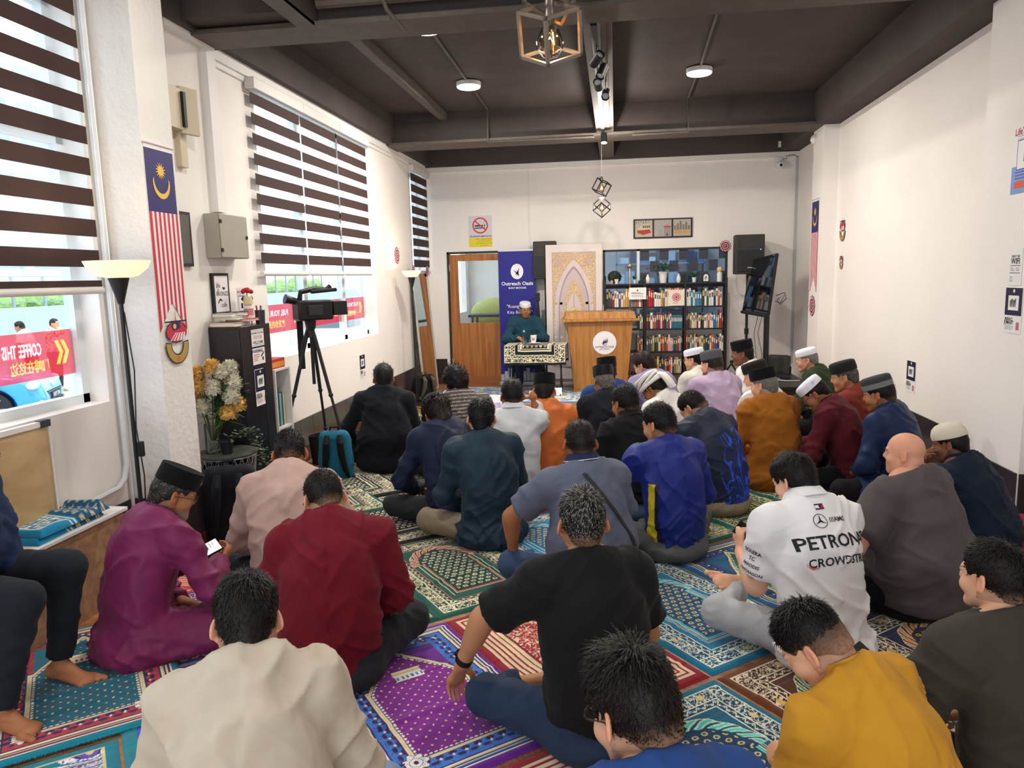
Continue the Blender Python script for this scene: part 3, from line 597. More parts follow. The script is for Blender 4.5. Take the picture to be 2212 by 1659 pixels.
# ================================================================== soft bodies: distance fields meshed with surface nets
def A3(*v): return np.array(v, float)
def nrm(v): v = np.asarray(v, float); return v / (np.linalg.norm(v) + 1e-12)
def sd_cone(p, a, b, r1, r2, n=None, q=1.):      # round cone a->b; n,q: squash along n
    p = p - a; b = b - a
    if q != 1.:
        n = nrm(n); n = nrm(n - b * (n @ b) / max(b @ b, 1e-9)); p = p + np.outer(p @ n, n) * (1 / q - 1)
    l2 = b @ b; rr = r1 - r2; a2 = l2 - rr * rr
    if a2 <= 1e-9: return np.linalg.norm(p, axis=1) - max(r1, r2)
    il2 = 1 / l2; y = p @ b; z = y - l2; x2 = ((p * l2 - np.outer(y, b)) ** 2).sum(1); y2 = y * y * l2; z2 = z * z * l2
    k = np.sign(rr) * rr * rr * x2
    d = (np.sqrt(x2 * a2 * il2) + y * rr) * il2 - r1
    m1 = np.sign(z) * a2 * z2 > k; m2 = np.sign(y) * a2 * y2 < k
    d = np.where(m2, np.sqrt(x2 + y2) * il2 - r1, d); d = np.where(m1, np.sqrt(x2 + z2) * il2 - r2, d)
    return d * (q if q < 1 else 1)
def sd_ell(p, c, r, Rm=None):
    p = p - c
    if Rm is not None: p = p @ Rm
    r = np.asarray(r, float); k0 = np.linalg.norm(p / r, axis=1); k1 = np.linalg.norm(p / (r * r), axis=1) + 1e-9
    return k0 * (k0 - 1) / k1
def smin(a, b, k):
    if k <= 0: return np.minimum(a, b)
    h = np.clip(k - np.abs(a - b), 0, None) / k; return np.minimum(a, b) - h * h * k * .25
def smax(a, b, k): return -smin(-a, -b, k)
class Field:
    """prims: (fn, lo, hi, k, op) evaluated only inside its box"""
    def __init__(s): s.p = []
    def cone(s, a, b, r1, r2, k=.03, n=None, q=1., op='+'):
        a = np.asarray(a, float); b = np.asarray(b, float); R = max(r1, r2); lo = np.minimum(a, b) - R; hi = np.maximum(a, b) + R
        s.p.append((lambda p: sd_cone(p, a, b, r1, r2, n, q), lo, hi, k, op)); return s
    def ell(s, c, r, k=.03, Rm=None, op='+'):
        c = np.asarray(c, float); R = max(r); s.p.append((lambda p: sd_ell(p, c, r, Rm), c - R, c + R, k, op)); return s
    def plane(s, pt, n, k=.005, box=None):      # keep the side where (p-pt).n < 0
        n = nrm(n); pt = np.asarray(pt, float); s.p.append((lambda p: (p - pt) @ n, None if box is None else box[0], None if box is None else box[1], k, '&')); return s
    def fn(s, f, lo=None, hi=None, k=.005, op='&'): s.p.append((f, lo, hi, k, op)); return s
    def mesh(s, h, clip=None, lo=None, hi=None):
        adds = [q for q in s.p if q[4] == '+']
        if lo is None: lo = np.min([q[1] for q in adds], 0)
        if hi is None: hi = np.max([q[2] for q in adds], 0)
        lo = np.asarray(lo, float) - 3 * h; hi = np.asarray(hi, float) + 3 * h; n = np.ceil((hi - lo) / h).astype(int) + 1
        F = np.full(n, .3); ax = [lo[i] + np.arange(n[i]) * h for i in range(3)]
        for (f, a, b, k, op) in s.p:
            if a is None: i0 = [0, 0, 0]; i1 = list(n)
            else:
                m = max(k, 0) + 2 * h + .004
                i0 = [int(max(0, math.floor((a[i] - m - lo[i]) / h))) for i in range(3)]; i1 = [int(min(n[i], math.ceil((b[i] + m - lo[i]) / h) + 1)) for i in range(3)]
                if any(i1[i] <= i0[i] for i in range(3)): continue
            G = np.stack(np.meshgrid(*[ax[i][i0[i]:i1[i]] for i in range(3)], indexing='ij'), -1); sh = G.shape[:3]
            d = f(G.reshape(-1, 3)).reshape(sh); sl = tuple(slice(i0[i], i1[i]) for i in range(3))
            if op == '+': F[sl] = smin(F[sl], d, k)
            elif op == '-': F[sl] = smax(F[sl], -d, k)
            else: F[sl] = smax(F[sl], d, k)
        return surfnet(F, lo, h)
def surfnet(F, lo, h):
    F = F.copy()
    for a in range(3):
        sl = [slice(None)] * 3; sl[a] = 0; F[tuple(sl)] = np.maximum(F[tuple(sl)], h * .5); sl[a] = -1; F[tuple(sl)] = np.maximum(F[tuple(sl)], h * .5)
    s = F < 0; cnt = np.zeros(np.array(F.shape) - 1, np.int8); co = [(i, j, k) for i in (0, 1) for j in (0, 1) for k in (0, 1)]
    S = tuple(F.shape); cut = lambda A, c: A[c[0]:S[0] - 1 + c[0], c[1]:S[1] - 1 + c[1], c[2]:S[2] - 1 + c[2]]
    for c in co: cnt += cut(s, c)
    act = (cnt > 0) & (cnt < 8); idx = np.full(act.shape, -1, np.int64); w = np.argwhere(act); idx[act] = np.arange(len(w))
    if len(w) == 0: return np.zeros((0, 3)), np.zeros((0, 4), int)
    vals = np.stack([F[w[:, 0] + c[0], w[:, 1] + c[1], w[:, 2] + c[2]] for c in co], 1)
    acc = np.zeros((len(w), 3)); num = np.zeros(len(w))
    for i, c in enumerate(co):
        for j in range(i + 1, 8):
            d = co[j]
            if sum(abs(c[q] - d[q]) for q in range(3)) != 1: continue
            a, b = vals[:, i], vals[:, j]; m = (a < 0) != (b < 0); t = np.where(m, a / np.where(a - b == 0, 1, a - b), 0)
            acc += m[:, None] * (np.array(c) + t[:, None] * (np.array(d) - np.array(c))); num += m
    V = lo + (w + acc / num[:, None]) * h; Fs = []
    for a in range(3):
        b, c = (a + 1) % 3, (a + 2) % 3
        sl0 = [slice(1, -1)] * 3; sl1 = [slice(1, -1)] * 3; sl0[a] = slice(0, -1); sl1[a] = slice(1, None)
        A = s[tuple(sl0)]; B = s[tuple(sl1)]; e = np.argwhere(A != B); sg = A[tuple(e.T)]
        if len(e) == 0: continue
        off = np.ones(3, int); off[a] = 0; g = e + off
        def at(db, dc): q = g.copy(); q[:, b] -= db; q[:, c] -= dc; return idx[tuple(q.T)]
        q = np.stack([at(1, 1), at(0, 1), at(0, 0), at(1, 0)], 1); q[~sg] = q[~sg][:, ::-1]; Fs.append(q)
    Fc = np.vstack(Fs); Fc = Fc[(Fc >= 0).all(1)]; return V, Fc
def vnormals(V, F):
    n = np.cross(V[F[:, 2]] - V[F[:, 0]], V[F[:, 3]] - V[F[:, 1]]) if F.shape[1] == 4 else np.cross(V[F[:, 1]] - V[F[:, 0]], V[F[:, 2]] - V[F[:, 0]])
    N = np.zeros_like(V)
    for i in range(F.shape[1]): np.add.at(N, F[:, i], n)
    return N / (np.linalg.norm(N, axis=1, keepdims=True) + 1e-12)
def relax(V, F, it=1, a=.5):
    for _ in range(it):
        S_ = np.zeros_like(V); c = np.zeros(len(V))
        for i in range(4):
            np.add.at(S_, F[:, i], V[F[:, (i + 1) % 4]]); np.add.at(c, F[:, i], 1)
        V = V + a * (S_ / np.maximum(c, 1)[:, None] - V)
    return V
# ================================================================== people
def Rx(a): c, s = math.cos(a), math.sin(a); return np.array([[1, 0, 0], [0, c, -s], [0, s, c]])
def Ry(a): c, s = math.cos(a), math.sin(a); return np.array([[c, 0, s], [0, 1, 0], [-s, 0, c]])
def Rz(a): c, s = math.cos(a), math.sin(a); return np.array([[c, -s, 0], [s, c, 0], [0, 0, 1]])
skin_m = M('skin', '#ffffff', .5, vcol=True, spec=.35, bump=(260, .15, .001))
hair_m = M('hair', '#ffffff', .5, vcol=True, spec=.22)
SKIN = {'light': '#d9a585', 'fair': '#e2b193', 'mid': '#c08862', 'tan': '#a9724e', 'brown': '#7d5038', 'dark': '#5d3b2b', 'pink': '#d99c80'}
def ik(S, W, l1, l2, pole):
    d = W - S; D = np.linalg.norm(d); m = (l1 + l2) * .995
    if D > m: W = S + d / D * m; d = W - S; D = m
    if D < .12: D = .12
    u = nrm(d); a = (l1 * l1 - l2 * l2 + D * D) / (2 * D); h = math.sqrt(max(l1 * l1 - a * a, 0)); pl = nrm(pole); pl = nrm(pl - u * (pl @ u)); return S + u * a + pl * h, W
def fabric(key, col, rough=.85, sheen=.04, fine=420, **k):
    return M(key, col, rough, sheen=sheen, spec=.2, bump=(fine, .25, .001), var=(14, .05), **k)
def fold_disp(V, N, amp, seed, lo=.3, kind='torso'):
    w = np.stack([vnoise(V * 4.5, seed), vnoise(V * 4.5 + 9, seed + 1), vnoise(V * 4.5 + 21, seed + 2)], -1); sx = np.sign(V[:, 0] + .001)
    q = np.stack([V[:, 0] * 9 - sx * V[:, 2] * 8 + w[:, 0] * 2.4, V[:, 1] * 6 + w[:, 1], V[:, 2] * 3.2 + w[:, 2]], -1)     # long diagonal pulls from the armpits
    r = 1 - np.abs(2 * vnoise(q, seed + 3) - 1); r = r ** 3
    q2 = np.stack([V[:, 0] * 7 + w[:, 1] * 3, V[:, 1] * 8, V[:, 2] * 21 + np.abs(V[:, 0]) * 14 + w[:, 2] * 3.5], -1); r2 = (1 - np.abs(2 * vnoise(q2, seed + 5) - 1)) ** 3      # sagging creases, stronger near the seat
    q3 = np.stack([V[:, 0] * 26 + w[:, 2] * 4, V[:, 1] * 24, V[:, 2] * 18 + w[:, 0] * 4], -1); r3 = (1 - np.abs(2 * vnoise(q3, seed + 6) - 1)) ** 2.5
    z_ = np.clip((lo + .1 - V[:, 2]) / .3, 0, 1); m = vnoise(V * 3.5 + 5, seed + 11); m2 = vnoise(V * 3.5 + 15, seed + 12)
    d = amp * ((r - .3) * (.35 + 1.2 * m) * .9 + (r2 - .25) * (.25 + .9 * z_) * (.3 + 1.2 * m2) + (r3 - .25) * .16 * (m + z_) + .5 * (w[:, 0] - .5))
    return V + N * d[:, None]
def wrinkle_along(V, N, A, B, amp, seed, freq=55, rad=.13):      # rings of cloth bunched along a limb A->B
    ax = nrm(B - A); L = np.linalg.norm(B - A); t = (V - A) @ ax; r = np.linalg.norm(V - A - np.outer(t, ax), axis=1)
    m = np.clip(1 - r / rad, 0, 1) ** .5 * (t > -.05) * (t < L + .03)
    ph = t * freq + 3.0 * vnoise(V * 14, seed) + 2.5 * np.sin((V @ A3(9, 14, 6)))
    return V + N * (amp * m * (np.sin(ph)) * (.4 + .9 * vnoise(V * 9 + 4, seed + 1)))[:, None]
HAIRS = {
 #        top  side  back  nape  fade lift  len  mess
 'short':  (.013, .004, .007, -.062, .5, .35, .024, .5),
 'crop':   (.007, .003, .004, -.060, .5, .25, .011, .4),
 'medium': (.019, .008, .011, -.070, .2, .25, .034, .35),
 'bowl':   (.019, .011, .014, -.060, .0, .10, .040, .2),
 'messy':  (.024, .008, .011, -.060, .35, .42, .038, .5),
 'curly':  (.034, .024, .028, -.075, .0, 1.0, .026, 1.5),
 'long':   (.017, .018, .028, -.125, .0, .3, .055, .9),
 'under':  (.003, .004, .006, -.062, .4, .2, .010, .4),
 'faded':  (.020, .002, .003, -.050, .9, .40, .032, .4),
}
def build_hair(root, Hm, Hc, kind, col, grey, h, nrib, seed, hatz=None, tone=None):
    top, side, back, nape, fade, lift, ln, mess = HAIRS[kind]; f = Field()
    cr = dict(c=A3(0, -.012, .035), r=A3(.076, .097, .088))
    def shell(p):
        v = (p - cr['c']) / cr['r']; u = v / (np.linalg.norm(v, axis=1, keepdims=True) + 1e-9)
        up = np.clip(u[:, 2], 0, 1); bk = np.clip(-u[:, 1], 0, 1); t = side + (top - side) * up ** .8 + (back - side) * bk * (1 - up)
        t = t * (.9 + .2 * vnoise(p * 38, seed)) + (.5 if kind == 'curly' else .12) * top * (vnoise(p * (70 if kind == 'curly' else 45), seed + 1) - .5)
        d1 = sd_ell(p, cr['c'], cr['r']); d2 = sd_cone(p, A3(0, -.055, .0), A3(0, -.062, nape + .02), .052, .046)
        return smin(d1, d2, .03) - t
    def region(p):      # >0 outside hair area
        y, z, x = p[:, 1], p[:, 2], np.abs(p[:, 0])
        back_ = nape + .0 * y
        hz = np.where(y < -.035, back_, np.where(y < .012, back_ + (y + .035) / .047 * (.03 - back_), np.where(y < .04, .03 - (y - .012) / .028 * .03, .0 + (y - .04) / .035 * .085)))
        hz = np.where((y >= .012) & (x < .045), np.maximum(hz, .075 - .1 * (.075 - y)), hz)
        if kind == 'bowl': hz = np.where(y >= .03, np.minimum(hz, .045), hz)
        d = (hz - z) * .6
        if hatz is not None: d = np.maximum(d, (z - hatz - .01))
        return d + .0025 * (vnoise(p * 120, seed + 4) - .5)
    f.fn(shell, A3(-.14, -.17, nape - .02), A3(.14, .13, .19), .001, '+'); f.fn(region, None, None, .006, '&')
    V, F = f.mesh(h, lo=A3(-.14, -.17, nape - .03), hi=A3(.14, .13, .18))
    if len(V) == 0: return
    V = relax(V, F, 1, .4); N = vnormals(V, F); base = np.array(lin(col)); rs = np.random.RandomState(seed)
    gy = np.array(lin('#b9b5b0')); gm = vnoise(V * np.array([300, 200, 120]), seed + 8) < grey * .6
    c = np.tile(base, (len(V), 1)) * (.75 + .5 * vnoise(V * 90, seed + 6))[:, None]; c[gm] = c[gm] * .6 + .25 * gy
    fz = np.clip((V[:, 2] - nape - .004) / (.10 if kind == 'faded' else .045), 0, 1) if kind in ('short', 'crop', 'messy', 'faded') else None
    if fz is not None and tone is not None:
        m_ = (.55 if kind != 'faded' else .75) * (1 - fz) * (vnoise(V * 220, seed + 31) * .6 + .4); c = c * (1 - m_[:, None]) + tone * m_[:, None] * .8
    W = Hc + V @ Hm.T
    ho = mesh_np('hair', W, F, hair_m, root, np.clip(c, 0, 1))
    if nrib:
        m = np.where((sd_ell(V, cr['c'], cr['r']) > side * .5) & (N[:, 2] > -.75) & ~((N[:, 2] < -.3) & (V[:, 2] < nape + .02)) & ((V[:, 2] > (.035 if kind == 'faded' else -9)) | (V[:, 1] > .05)))[0]
        i = rs.choice(m, nrib); p = V[i] + rs.normal(0, h * .5, (nrib, 3)); n = N[i]; wh = A3(.01, -.075, .115)
        d = p - wh; d[:, 2] -= .035; d -= n * (d * n).sum(1, keepdims=True); d /= np.linalg.norm(d, axis=1, keepdims=True) + 1e-6
        fr = p[:, 1] > .02; d[fr] += A3(.25, .15, 0)
        d += rs.normal(0, .22 * (1 + mess), (nrib, 3)); d /= np.linalg.norm(d, axis=1, keepdims=True)
        upf = np.clip(n[:, 2], 0, 1)[:, None]
        lf = lift * (.25 + .75 * upf) * (.5 + rs.rand(nrib, 1)); L_ = ln * (.35 + .65 * upf) * (.6 + .7 * rs.rand(nrib, 1)) * (np.clip((p[:, 2:3] - nape) / .05, .25, 1))
        if kind == 'curly': d = rs.normal(0, 1, (nrib, 3)); d /= np.linalg.norm(d, axis=1, keepdims=True)
        s = np.cross(d, n); s /= np.linalg.norm(s, axis=1, keepdims=True) + 1e-6; wd_ = (.0009 + .0007 * rs.rand(nrib, 1)) * (1.6 if h > .005 else 1)
        b0 = p - n * .002; b1 = p + d * L_ * .5 + n * L_ * lf * .45 + n * .001; b2 = p + d * L_ + n * (L_ * lf * .7 - (.002 + .004 * (1 - upf)) * (lift < .5)) + np.array([0, 0, -1]) * L_ * .12
        if kind == 'curly': b2 = b1 + np.cross(d, n) * L_ * .5
        RV = np.concatenate([b0 - s * wd_, b0 + s * wd_, b1 - s * wd_, b1 + s * wd_, b2 - s * wd_ * .3, b2 + s * wd_ * .3]); k = np.arange(nrib)
        RF = np.concatenate([np.stack([k, k + nrib, k + 3 * nrib, k + 2 * nrib], 1), np.stack([k + 2 * nrib, k + 3 * nrib, k + 5 * nrib, k + 4 * nrib], 1)])
        cc = base * (.5 + 1.3 * rs.rand(nrib, 1) ** 2); g = rs.rand(nrib) < grey * .9; cc[g] = gy * (.18 + .42 * rs.rand(g.sum(), 1)); cc = np.tile(np.clip(cc, 0, 1), (6, 1))
        me_r = mesh_np('hair_strands', Hc + RV @ Hm.T, RF, hair_m, ho, cc); me_r['kind'] = 'stuff'
    return ho
def ell_ring(mb, prof, m, ex, ey, n=40, dent=0):
    V = []; F = []
    for (r, z) in prof:
        for i in range(n): a = 2 * PI * i / n; V.append((r * ex * math.cos(a), r * ey * math.sin(a), z - (dent * max(0, 1 - abs(math.cos(a)) * 2.2) * (1 if r < .8 else 0))))
    for j in range(len(prof) - 1):
        for i in range(n): F.append((j * n + i, j * n + (i + 1) % n, (j + 1) * n + (i + 1) % n, (j + 1) * n + i))
    F.append(tuple(range((len(prof) - 1) * n, len(prof) * n))); mb.add(V, F, m)
def build_hat(root, Hm, Hc, kind, m, m2=None, logo=None):
    mb = MB(); ex, ey = .0855, .1065; z0 = .052; nm_ = 'cap'; tilt = R_(-6)
    if kind == 'songkok': ell_ring(mb, [(.97, .004), (1.0, 0), (1.01, .03), (1.0, .080), (.985, .086), (.93, .084), (.55, .072), (.1, .066)], m, ex, ey); nm_ = 'songkok'
    elif kind == 'kufi': ell_ring(mb, [(.97, .004), (1.0, 0), (1.02, .038)], m2 or m, ex, ey); ell_ring(mb, [(1.0, .038), (1.0, .062), (.96, .078), (.8, .086), (.4, .089), (.05, .089)], m, ex, ey); nm_ = 'kufi_cap'
    elif kind == 'kopiah': ell_ring(mb, [(.97, .004), (1.0, 0), (1.005, .02), (.985, .045), (.94, .058), (.8, .066), (.5, .070), (.05, .071)], m, ex, ey); nm_ = 'skull_cap'
    elif kind == 'knit': ell_ring(mb, [(.98, .0), (1.01, -.004), (1.03, .012), (.99, .035), (.88, .062), (.65, .082), (.35, .092), (.05, .095)], m, ex, ey); nm_ = 'knitted_cap'
    elif kind == 'ballcap':
        ell_ring(mb, [(1.0, -.006), (1.02, 0), (1.0, .03), (.9, .058), (.68, .08), (.35, .09), (.05, .093)], m, ex, ey)
        pts = [(math.cos(a) * .075, .09 + .07 * math.sin(a)) for a in np.linspace(0, PI, 14)]; mb.prism(pts, -.006, -.002, m)
    elif kind == 'turban':
        for k in range(6):
            zz = -.006 + k * .015; rr_ = 1.06 - .018 * k; pts = [(math.cos(a) * ex * rr_, math.sin(a) * ey * rr_, zz + .016 * math.sin(a * 1 + k * 1.3)) for a in np.linspace(0, 2 * PI, 36)[:-1]]; mb.tube(pts, .0135, 8, m, closed=True)
        ell_ring(mb, [(.98, .05), (.85, .075), (.5, .088), (.05, .092)], m, ex, ey)
        for k in range(3): mb.tube([(.02 * k - .02, -.115, .01), (.025 * k - .03, -.14, -.03), (.03 * k - .03, -.135, -.10), (.03 * k - .02, -.12, -.16)], [.016, .02, .022, .018], 8, m)
        nm_ = 'turban'
    T = Matrix.Translation(tuple(Hc)) @ Matrix([list(r) for r in Hm]).to_4x4() @ Matrix.Translation((0, -.010, z0)) @ Matrix.Rotation(tilt, 4, 'X')
    mb.v = [tuple(T @ Vector(v)) for v in mb.v]
    o = obj(nm_, mb, None, root, 0, 50)
    if logo:
        g = MB(); L = T @ Matrix(FACE['B']).to_4x4()
        T2 = T @ Matrix.Translation((-.0862 * math.cos(.5) - .003, .1065 * math.sin(.5) * 0 - .035, .03)) @ Matrix.Rotation(R_(-109), 4, 'Z') @ Matrix.Rotation(R_(90), 4, 'X')
        for q in logo:
            if q[0] == 'ring': g.add(*[(lambda b: (b.v, b.f))(MB().disc(q[1], q[2], q[3], None, 0, 16, q[3] * .75))][0], q[4], T2)
            else: V_, F_ = text_geo(q[0], True); g.add([(q[1] + v[0] * q[3], q[2] + v[1] * q[3], .0) for v in V_], F_, q[4], T2)
        obj('printing', g, None, o, smooth=0)
    return o
def hand_prims(f, W, d, pn, side, curl=.6, s=1., spread=.022, fing=True):
    """W wrist, d pointing to the fingers, pn palm normal (palm side); thumb leaves the side given by side (+1/-1 across)."""
    d = nrm(d); pn = nrm(pn - d * (pn @ d)); u = nrm(np.cross(d, pn)) * side
    pc = W + d * .048 * s; f.cone(W + d * .005 * s, W + d * .078 * s, .029 * s, .040 * s, .012, pn, .46)
    f.cone(W + d * .07 * s - u * .024 * s, W + d * .074 * s + u * .024 * s, .0135 * s, .0135 * s, .012)
    if not fing:
        f.cone(W + d * .07 * s, W + (d * math.cos(curl) + pn * math.sin(curl)) * .13 * s, .034 * s, .026 * s, .012, pn, .45); 
    else:
        for i, (l, r) in enumerate(((.076, .0088), (.084, .0092), (.078, .0088), (.062, .0078))):
            o = (1.5 - i) * spread; a = W + d * (.082 - .004 * abs(i - 1)) * s + u * o * s; c = curl * (1 + .14 * i); p = a; ang = 0
            for j, fr in enumerate((.42, .33, .25)):
                ang += c * (.75, 1.0, .7)[j]; dr = nrm(d * math.cos(ang) + pn * math.sin(ang) + u * (1.5 - i) * .05); q = p + dr * l * fr * s
                f.cone(p, q, r * s * (1 - .1 * j), r * s * (.92 - .1 * j), .0035 if j == 0 else .002); p = q
    a = W + d * .022 * s + u * .026 * s + pn * .008 * s; b = a + nrm(d * .6 + u * .62 + pn * .35) * .042 * s; c = b + nrm(d * .95 + u * .12 + pn * .4) * .034 * s; e = c + nrm(d * .95 - u * .1 + pn * (.3 + curl * .4)) * .026 * s
    f.cone(a, b, .0145 * s, .0125 * s, .012); f.cone(b, c, .0118 * s, .0105 * s, .003); f.cone(c, e, .0102 * s, .0088 * s, .002)
def foot_prims(f, A, d, up, s=1., toes=True, side=1):
    d = nrm(d); up = nrm(up - d * (up @ d)); u = nrm(np.cross(d, up)) * side
    f.cone(A - d * .035 * s - up * .028 * s, A + d * .02 * s - up * .02 * s, .031 * s, .03 * s, .02); f.cone(A, A + d * .1 * s - up * .034 * s, .034 * s, .024 * s, .02)
    f.cone(A - d * .03 * s - up * .04 * s, A + d * .125 * s - up * .042 * s, .027 * s, .043 * s, .015, up, .5)
    if toes:
        for i in range(5):
            o = (2 - i) * .0185; l = .185 - .011 * i - (.0 if i else -.004); r = .0135 if i == 0 else .0092
            f.cone(A + d * .13 * s + u * o * s - up * .044 * s, A + d * l * s + u * o * 1.08 * s - up * .047 * s, r * s, r * .95 * s, .004)
def head_field(c):
    f = Field(); w = c.get('fw', 1.)
    f.ell(A3(0, -.012, .035), A3(.076, .097, .088), .0); f.ell(A3(0, .028, -.028), A3(.060 * w, .062, .088), .03)
    for s in (-1, 1):
        f.cone(A3(s * .056 * w, .0, -.045), A3(s * .022, .062, -.094), .022, .019, .02)
        f.ell(A3(s * .04 * w, .055, -.03), A3(.026, .03, .028), .02)
        f.cone(A3(s * .014, .086, .024), A3(s * .042, .076, .024), .010, .009, .012)
    f.ell(A3(0, .066, -.098), A3(.024, .022, .018), .02)
    f.cone(A3(0, .086, .012), A3(0, .101, -.018), .008, .0105, .010); f.cone(A3(-.010, .091, -.024), A3(.010, .091, -.024), .0085, .0085, .007)
    for s in (-1, 1): f.ell(A3(s * .031, .096, .005), A3(.015, .011, .009), .010, op='-'); f.ell(A3(s * .031, .078, .005), A3(.0125, .0125, .0125), .002)
    f.cone(A3(-.020, .083, -.053), A3(.020, .083, -.053), .0068, .0068, .006); f.cone(A3(-.017, .082, -.0635), A3(.017, .082, -.0635), .0072, .0072, .005)
    f.cone(A3(-.018, .093, -.058), A3(.018, .093, -.058), .0022, .0022, .002, op='-')
    for s in (-1, 1):
        Rm = Rz(s * R_(30)) @ Rx(R_(-10)) @ Ry(s * R_(-12))
        f.ell(A3(s * .083, -.012, -.002), A3(.0075, .0215, .034), .006, Rm); f.ell(A3(s * .0895, -.007, .002), A3(.006, .0125, .0215), .003, Rm, op='-')
        f.ell(A3(s * .080, -.004, -.030), A3(.006, .009, .010), .005)
    if c.get('beard'):
        b = c['beard']; f.ell(A3(0, .05, -.095), A3(.04, .035, .03) * (1 + b * .4), .03)
        if b > .8: f.cone(A3(0, .06, -.10), A3(0, .055, -.15), .035, .022, .03)
    return f
PEOPLE = []
def person(c):
    rs = np.random.RandomState(c.get('seed', len(PEOPLE) + 3)); seed = int(rs.randint(1000)); s = c.get('sc', 1.); w = c.get('w', 1.); lean = R_(c.get('lean', 14))
    kind = c.get('pose', 'cross'); sidel = R_(c.get('side', 0))
    P0 = A3(0, 0, .115) if kind in ('cross', 'kneeup', 'side') else A3(0, 0, c.get('seat', .45) + .09) if kind == 'chair' else A3(0, 0, .93)
    def st(a): return A3(math.sin(sidel * min(1, a / max(lean, .01)) if lean else sidel), math.sin(a), math.cos(a))
    b0 = -.12 if kind in ('cross', 'kneeup', 'side') else 0
    Lb = P0 + .16 * nrm(st(b0 + lean * .35)); T = Lb + .165 * nrm(st(b0 * .3 + lean * .8)); Cc = T + .155 * nrm(st(lean * 1.12)); N = Cc + .065 * nrm(st(lean * 1.3))
    hp, hy, hr = R_(c.get('hp', 15)), R_(c.get('hy', 0)), R_(c.get('hr', 0)); nd = nrm(st(lean * .75 + hp * .35)); hk_ = c.get('hk', .975); Hm = Rz(hy) @ Rx(-hp) @ Ry(hr) * hk_
    Hc = N + nd * .070 + Hm @ A3(0, .032, .060)
    # --- place in the room
    th = R_(c['th'] - 90); Rt = Rz(th)
    if 'hd' in c:
        hv = Hc + Hm @ A3(0, -.01, .035); q = fl(c['hd'][0], c['hd'][1], hv[2] * s + c.get('z0', 0)); off = Rt @ (hv * s); loc = Vector((q.x - off[0], q.y - off[1], c.get('z0', 0)))
    else: loc = Vector(c['loc'])
    dist = math.hypot(loc.x, loc.y); near = dist < 3.4; mid = dist < 5.2
    hc_, hh, hf, hs = (.012, .0046, .0038, .0095) if near else (.015, .0062, .006, .0125) if mid else (.019, .0088, .0085, .016)
    root = thing('person', c['label'], 'person', loc, th); root.scale = (s, s, s); PEOPLE.append((c['n'], loc))
    sw = math.sqrt(w); t = c.get('loose', .016); q = .74 if w < 1.12 else .84
    sh = c.get('shw', .172) * (.6 + .4 * w); up = nrm(N - T); fw = np.cross(A3(1, 0, 0), up) * 1.0
    if fw[1] < 0: fw = -fw
    SC = N - up * .045 + fw * .004
    S = {k: SC + A3(k * sh, 0, 0) + fw * .018 - up * c.get('drop', .012) for k in (-1, 1)}
    arms = c.get('arms', {}); E = {}; W = {}; 
    for k in (-1, 1):
        d = arms.get(k, {}); tg = d.get('w', A3(k * .07, .27, .20))
        if len(tg) == 4: g_ = fl(tg[0], tg[1], tg[2]); tg = Rt.T @ (np.array(g_) - np.array(loc)) / s
        tg = np.array(tg, float)
        E[k], W[k] = ik(S[k], tg, .285, .25, d.get('pole', A3(k * .8, -.25, -.7)))
    # --- legs
    lg = c.get('legs')
    if lg is None:
        if kind == 'cross': lg = {k: dict(h=A3(k * .095, .02, .10), k=A3(k * .335, .27, .125 if k > 0 else .115), a=A3(-k * .07, .33 + (.06 if k < 0 else 0), .055), fd=A3(-k * .9, .05, -.05), fu=A3(k * .1, .75, .65)) for k in (-1, 1)}
        elif kind == 'kneeup': lg = {1: dict(h=A3(.095, .02, .10), k=A3(.17, .30, .42), a=A3(.14, .44, .06), fd=A3(.1, 1, -.1), fu=A3(0, 0, 1)), -1: dict(h=A3(-.095, .02, .10), k=A3(-.335, .27, .115), a=A3(.03, .33, .055), fd=A3(.9, .05, -.05), fu=A3(0, .75, .65))}
        elif kind == 'chair': lg = {k: dict(h=A3(k * .095, .03, P0[2] - .02), k=A3(k * .14, .43, P0[2] - .03), a=A3(k * .13, .42, .075), fd=A3(k * .2, 1, -.05), fu=A3(0, 0, 1)) for k in (-1, 1)}
        elif kind == 'side': lg = {k: dict(h=A3(k * .095, .02, .10), k=A3(.10 + k * .12, .38, .11), a=A3(-.16 + k * .05, .36 - k * .1, .055), fd=A3(-1, -.3, 0), fu=A3(0, .3, 1)) for k in (-1, 1)}
        else: lg = {k: dict(h=A3(k * .095, 0, .90), k=A3(k * .11, .02, .48), a=A3(k * .11, 0, .08), fd=A3(k * .15, 1, -.05), fu=A3(0, 0, 1)) for k in (-1, 1)}
    toneh = SKIN[c.get('skin', 'mid')]; tone = np.array(lin(toneh)); hand = c.get('hand', {})
    def tlegs(f, g):
        for k, L in lg.items():
            f.cone(L['h'], L['k'], .088 * sw + g, .062 * sw + g, .04); f.cone(L['k'], L['a'], .058 * sw + g, .042 + g * 1.3, .03)
    # --- body: one mesh (core, fine head and fine hands share it)
    B = Field()
    B.cone(P0, Lb, .135 * w, .125 * w, .03, A3(0, 1, 0), q * .9); B.cone(Lb, Cc, .125 * w, .13 * sw, .04, fw, q * .9); B.cone(S[-1], S[1], .04, .04, .03); B.cone(N - up * .06, N + nd * .05, .05, .05, .02)
    for k in (-1, 1):
        B.cone(S[k], E[k], .052 * sw, .042 * sw, .03); B.cone(E[k], W[k], .042 * sw, .027, .012); B.cone(E[k] + (W[k] - E[k]) * .12, E[k] + (W[k] - E[k]) * .5, .044 * sw, .036, .02)
    tlegs(B, -.014)
    for k, L in lg.items(): foot_prims(B, L['a'], L['fd'], L['fu'], 1, False, k)
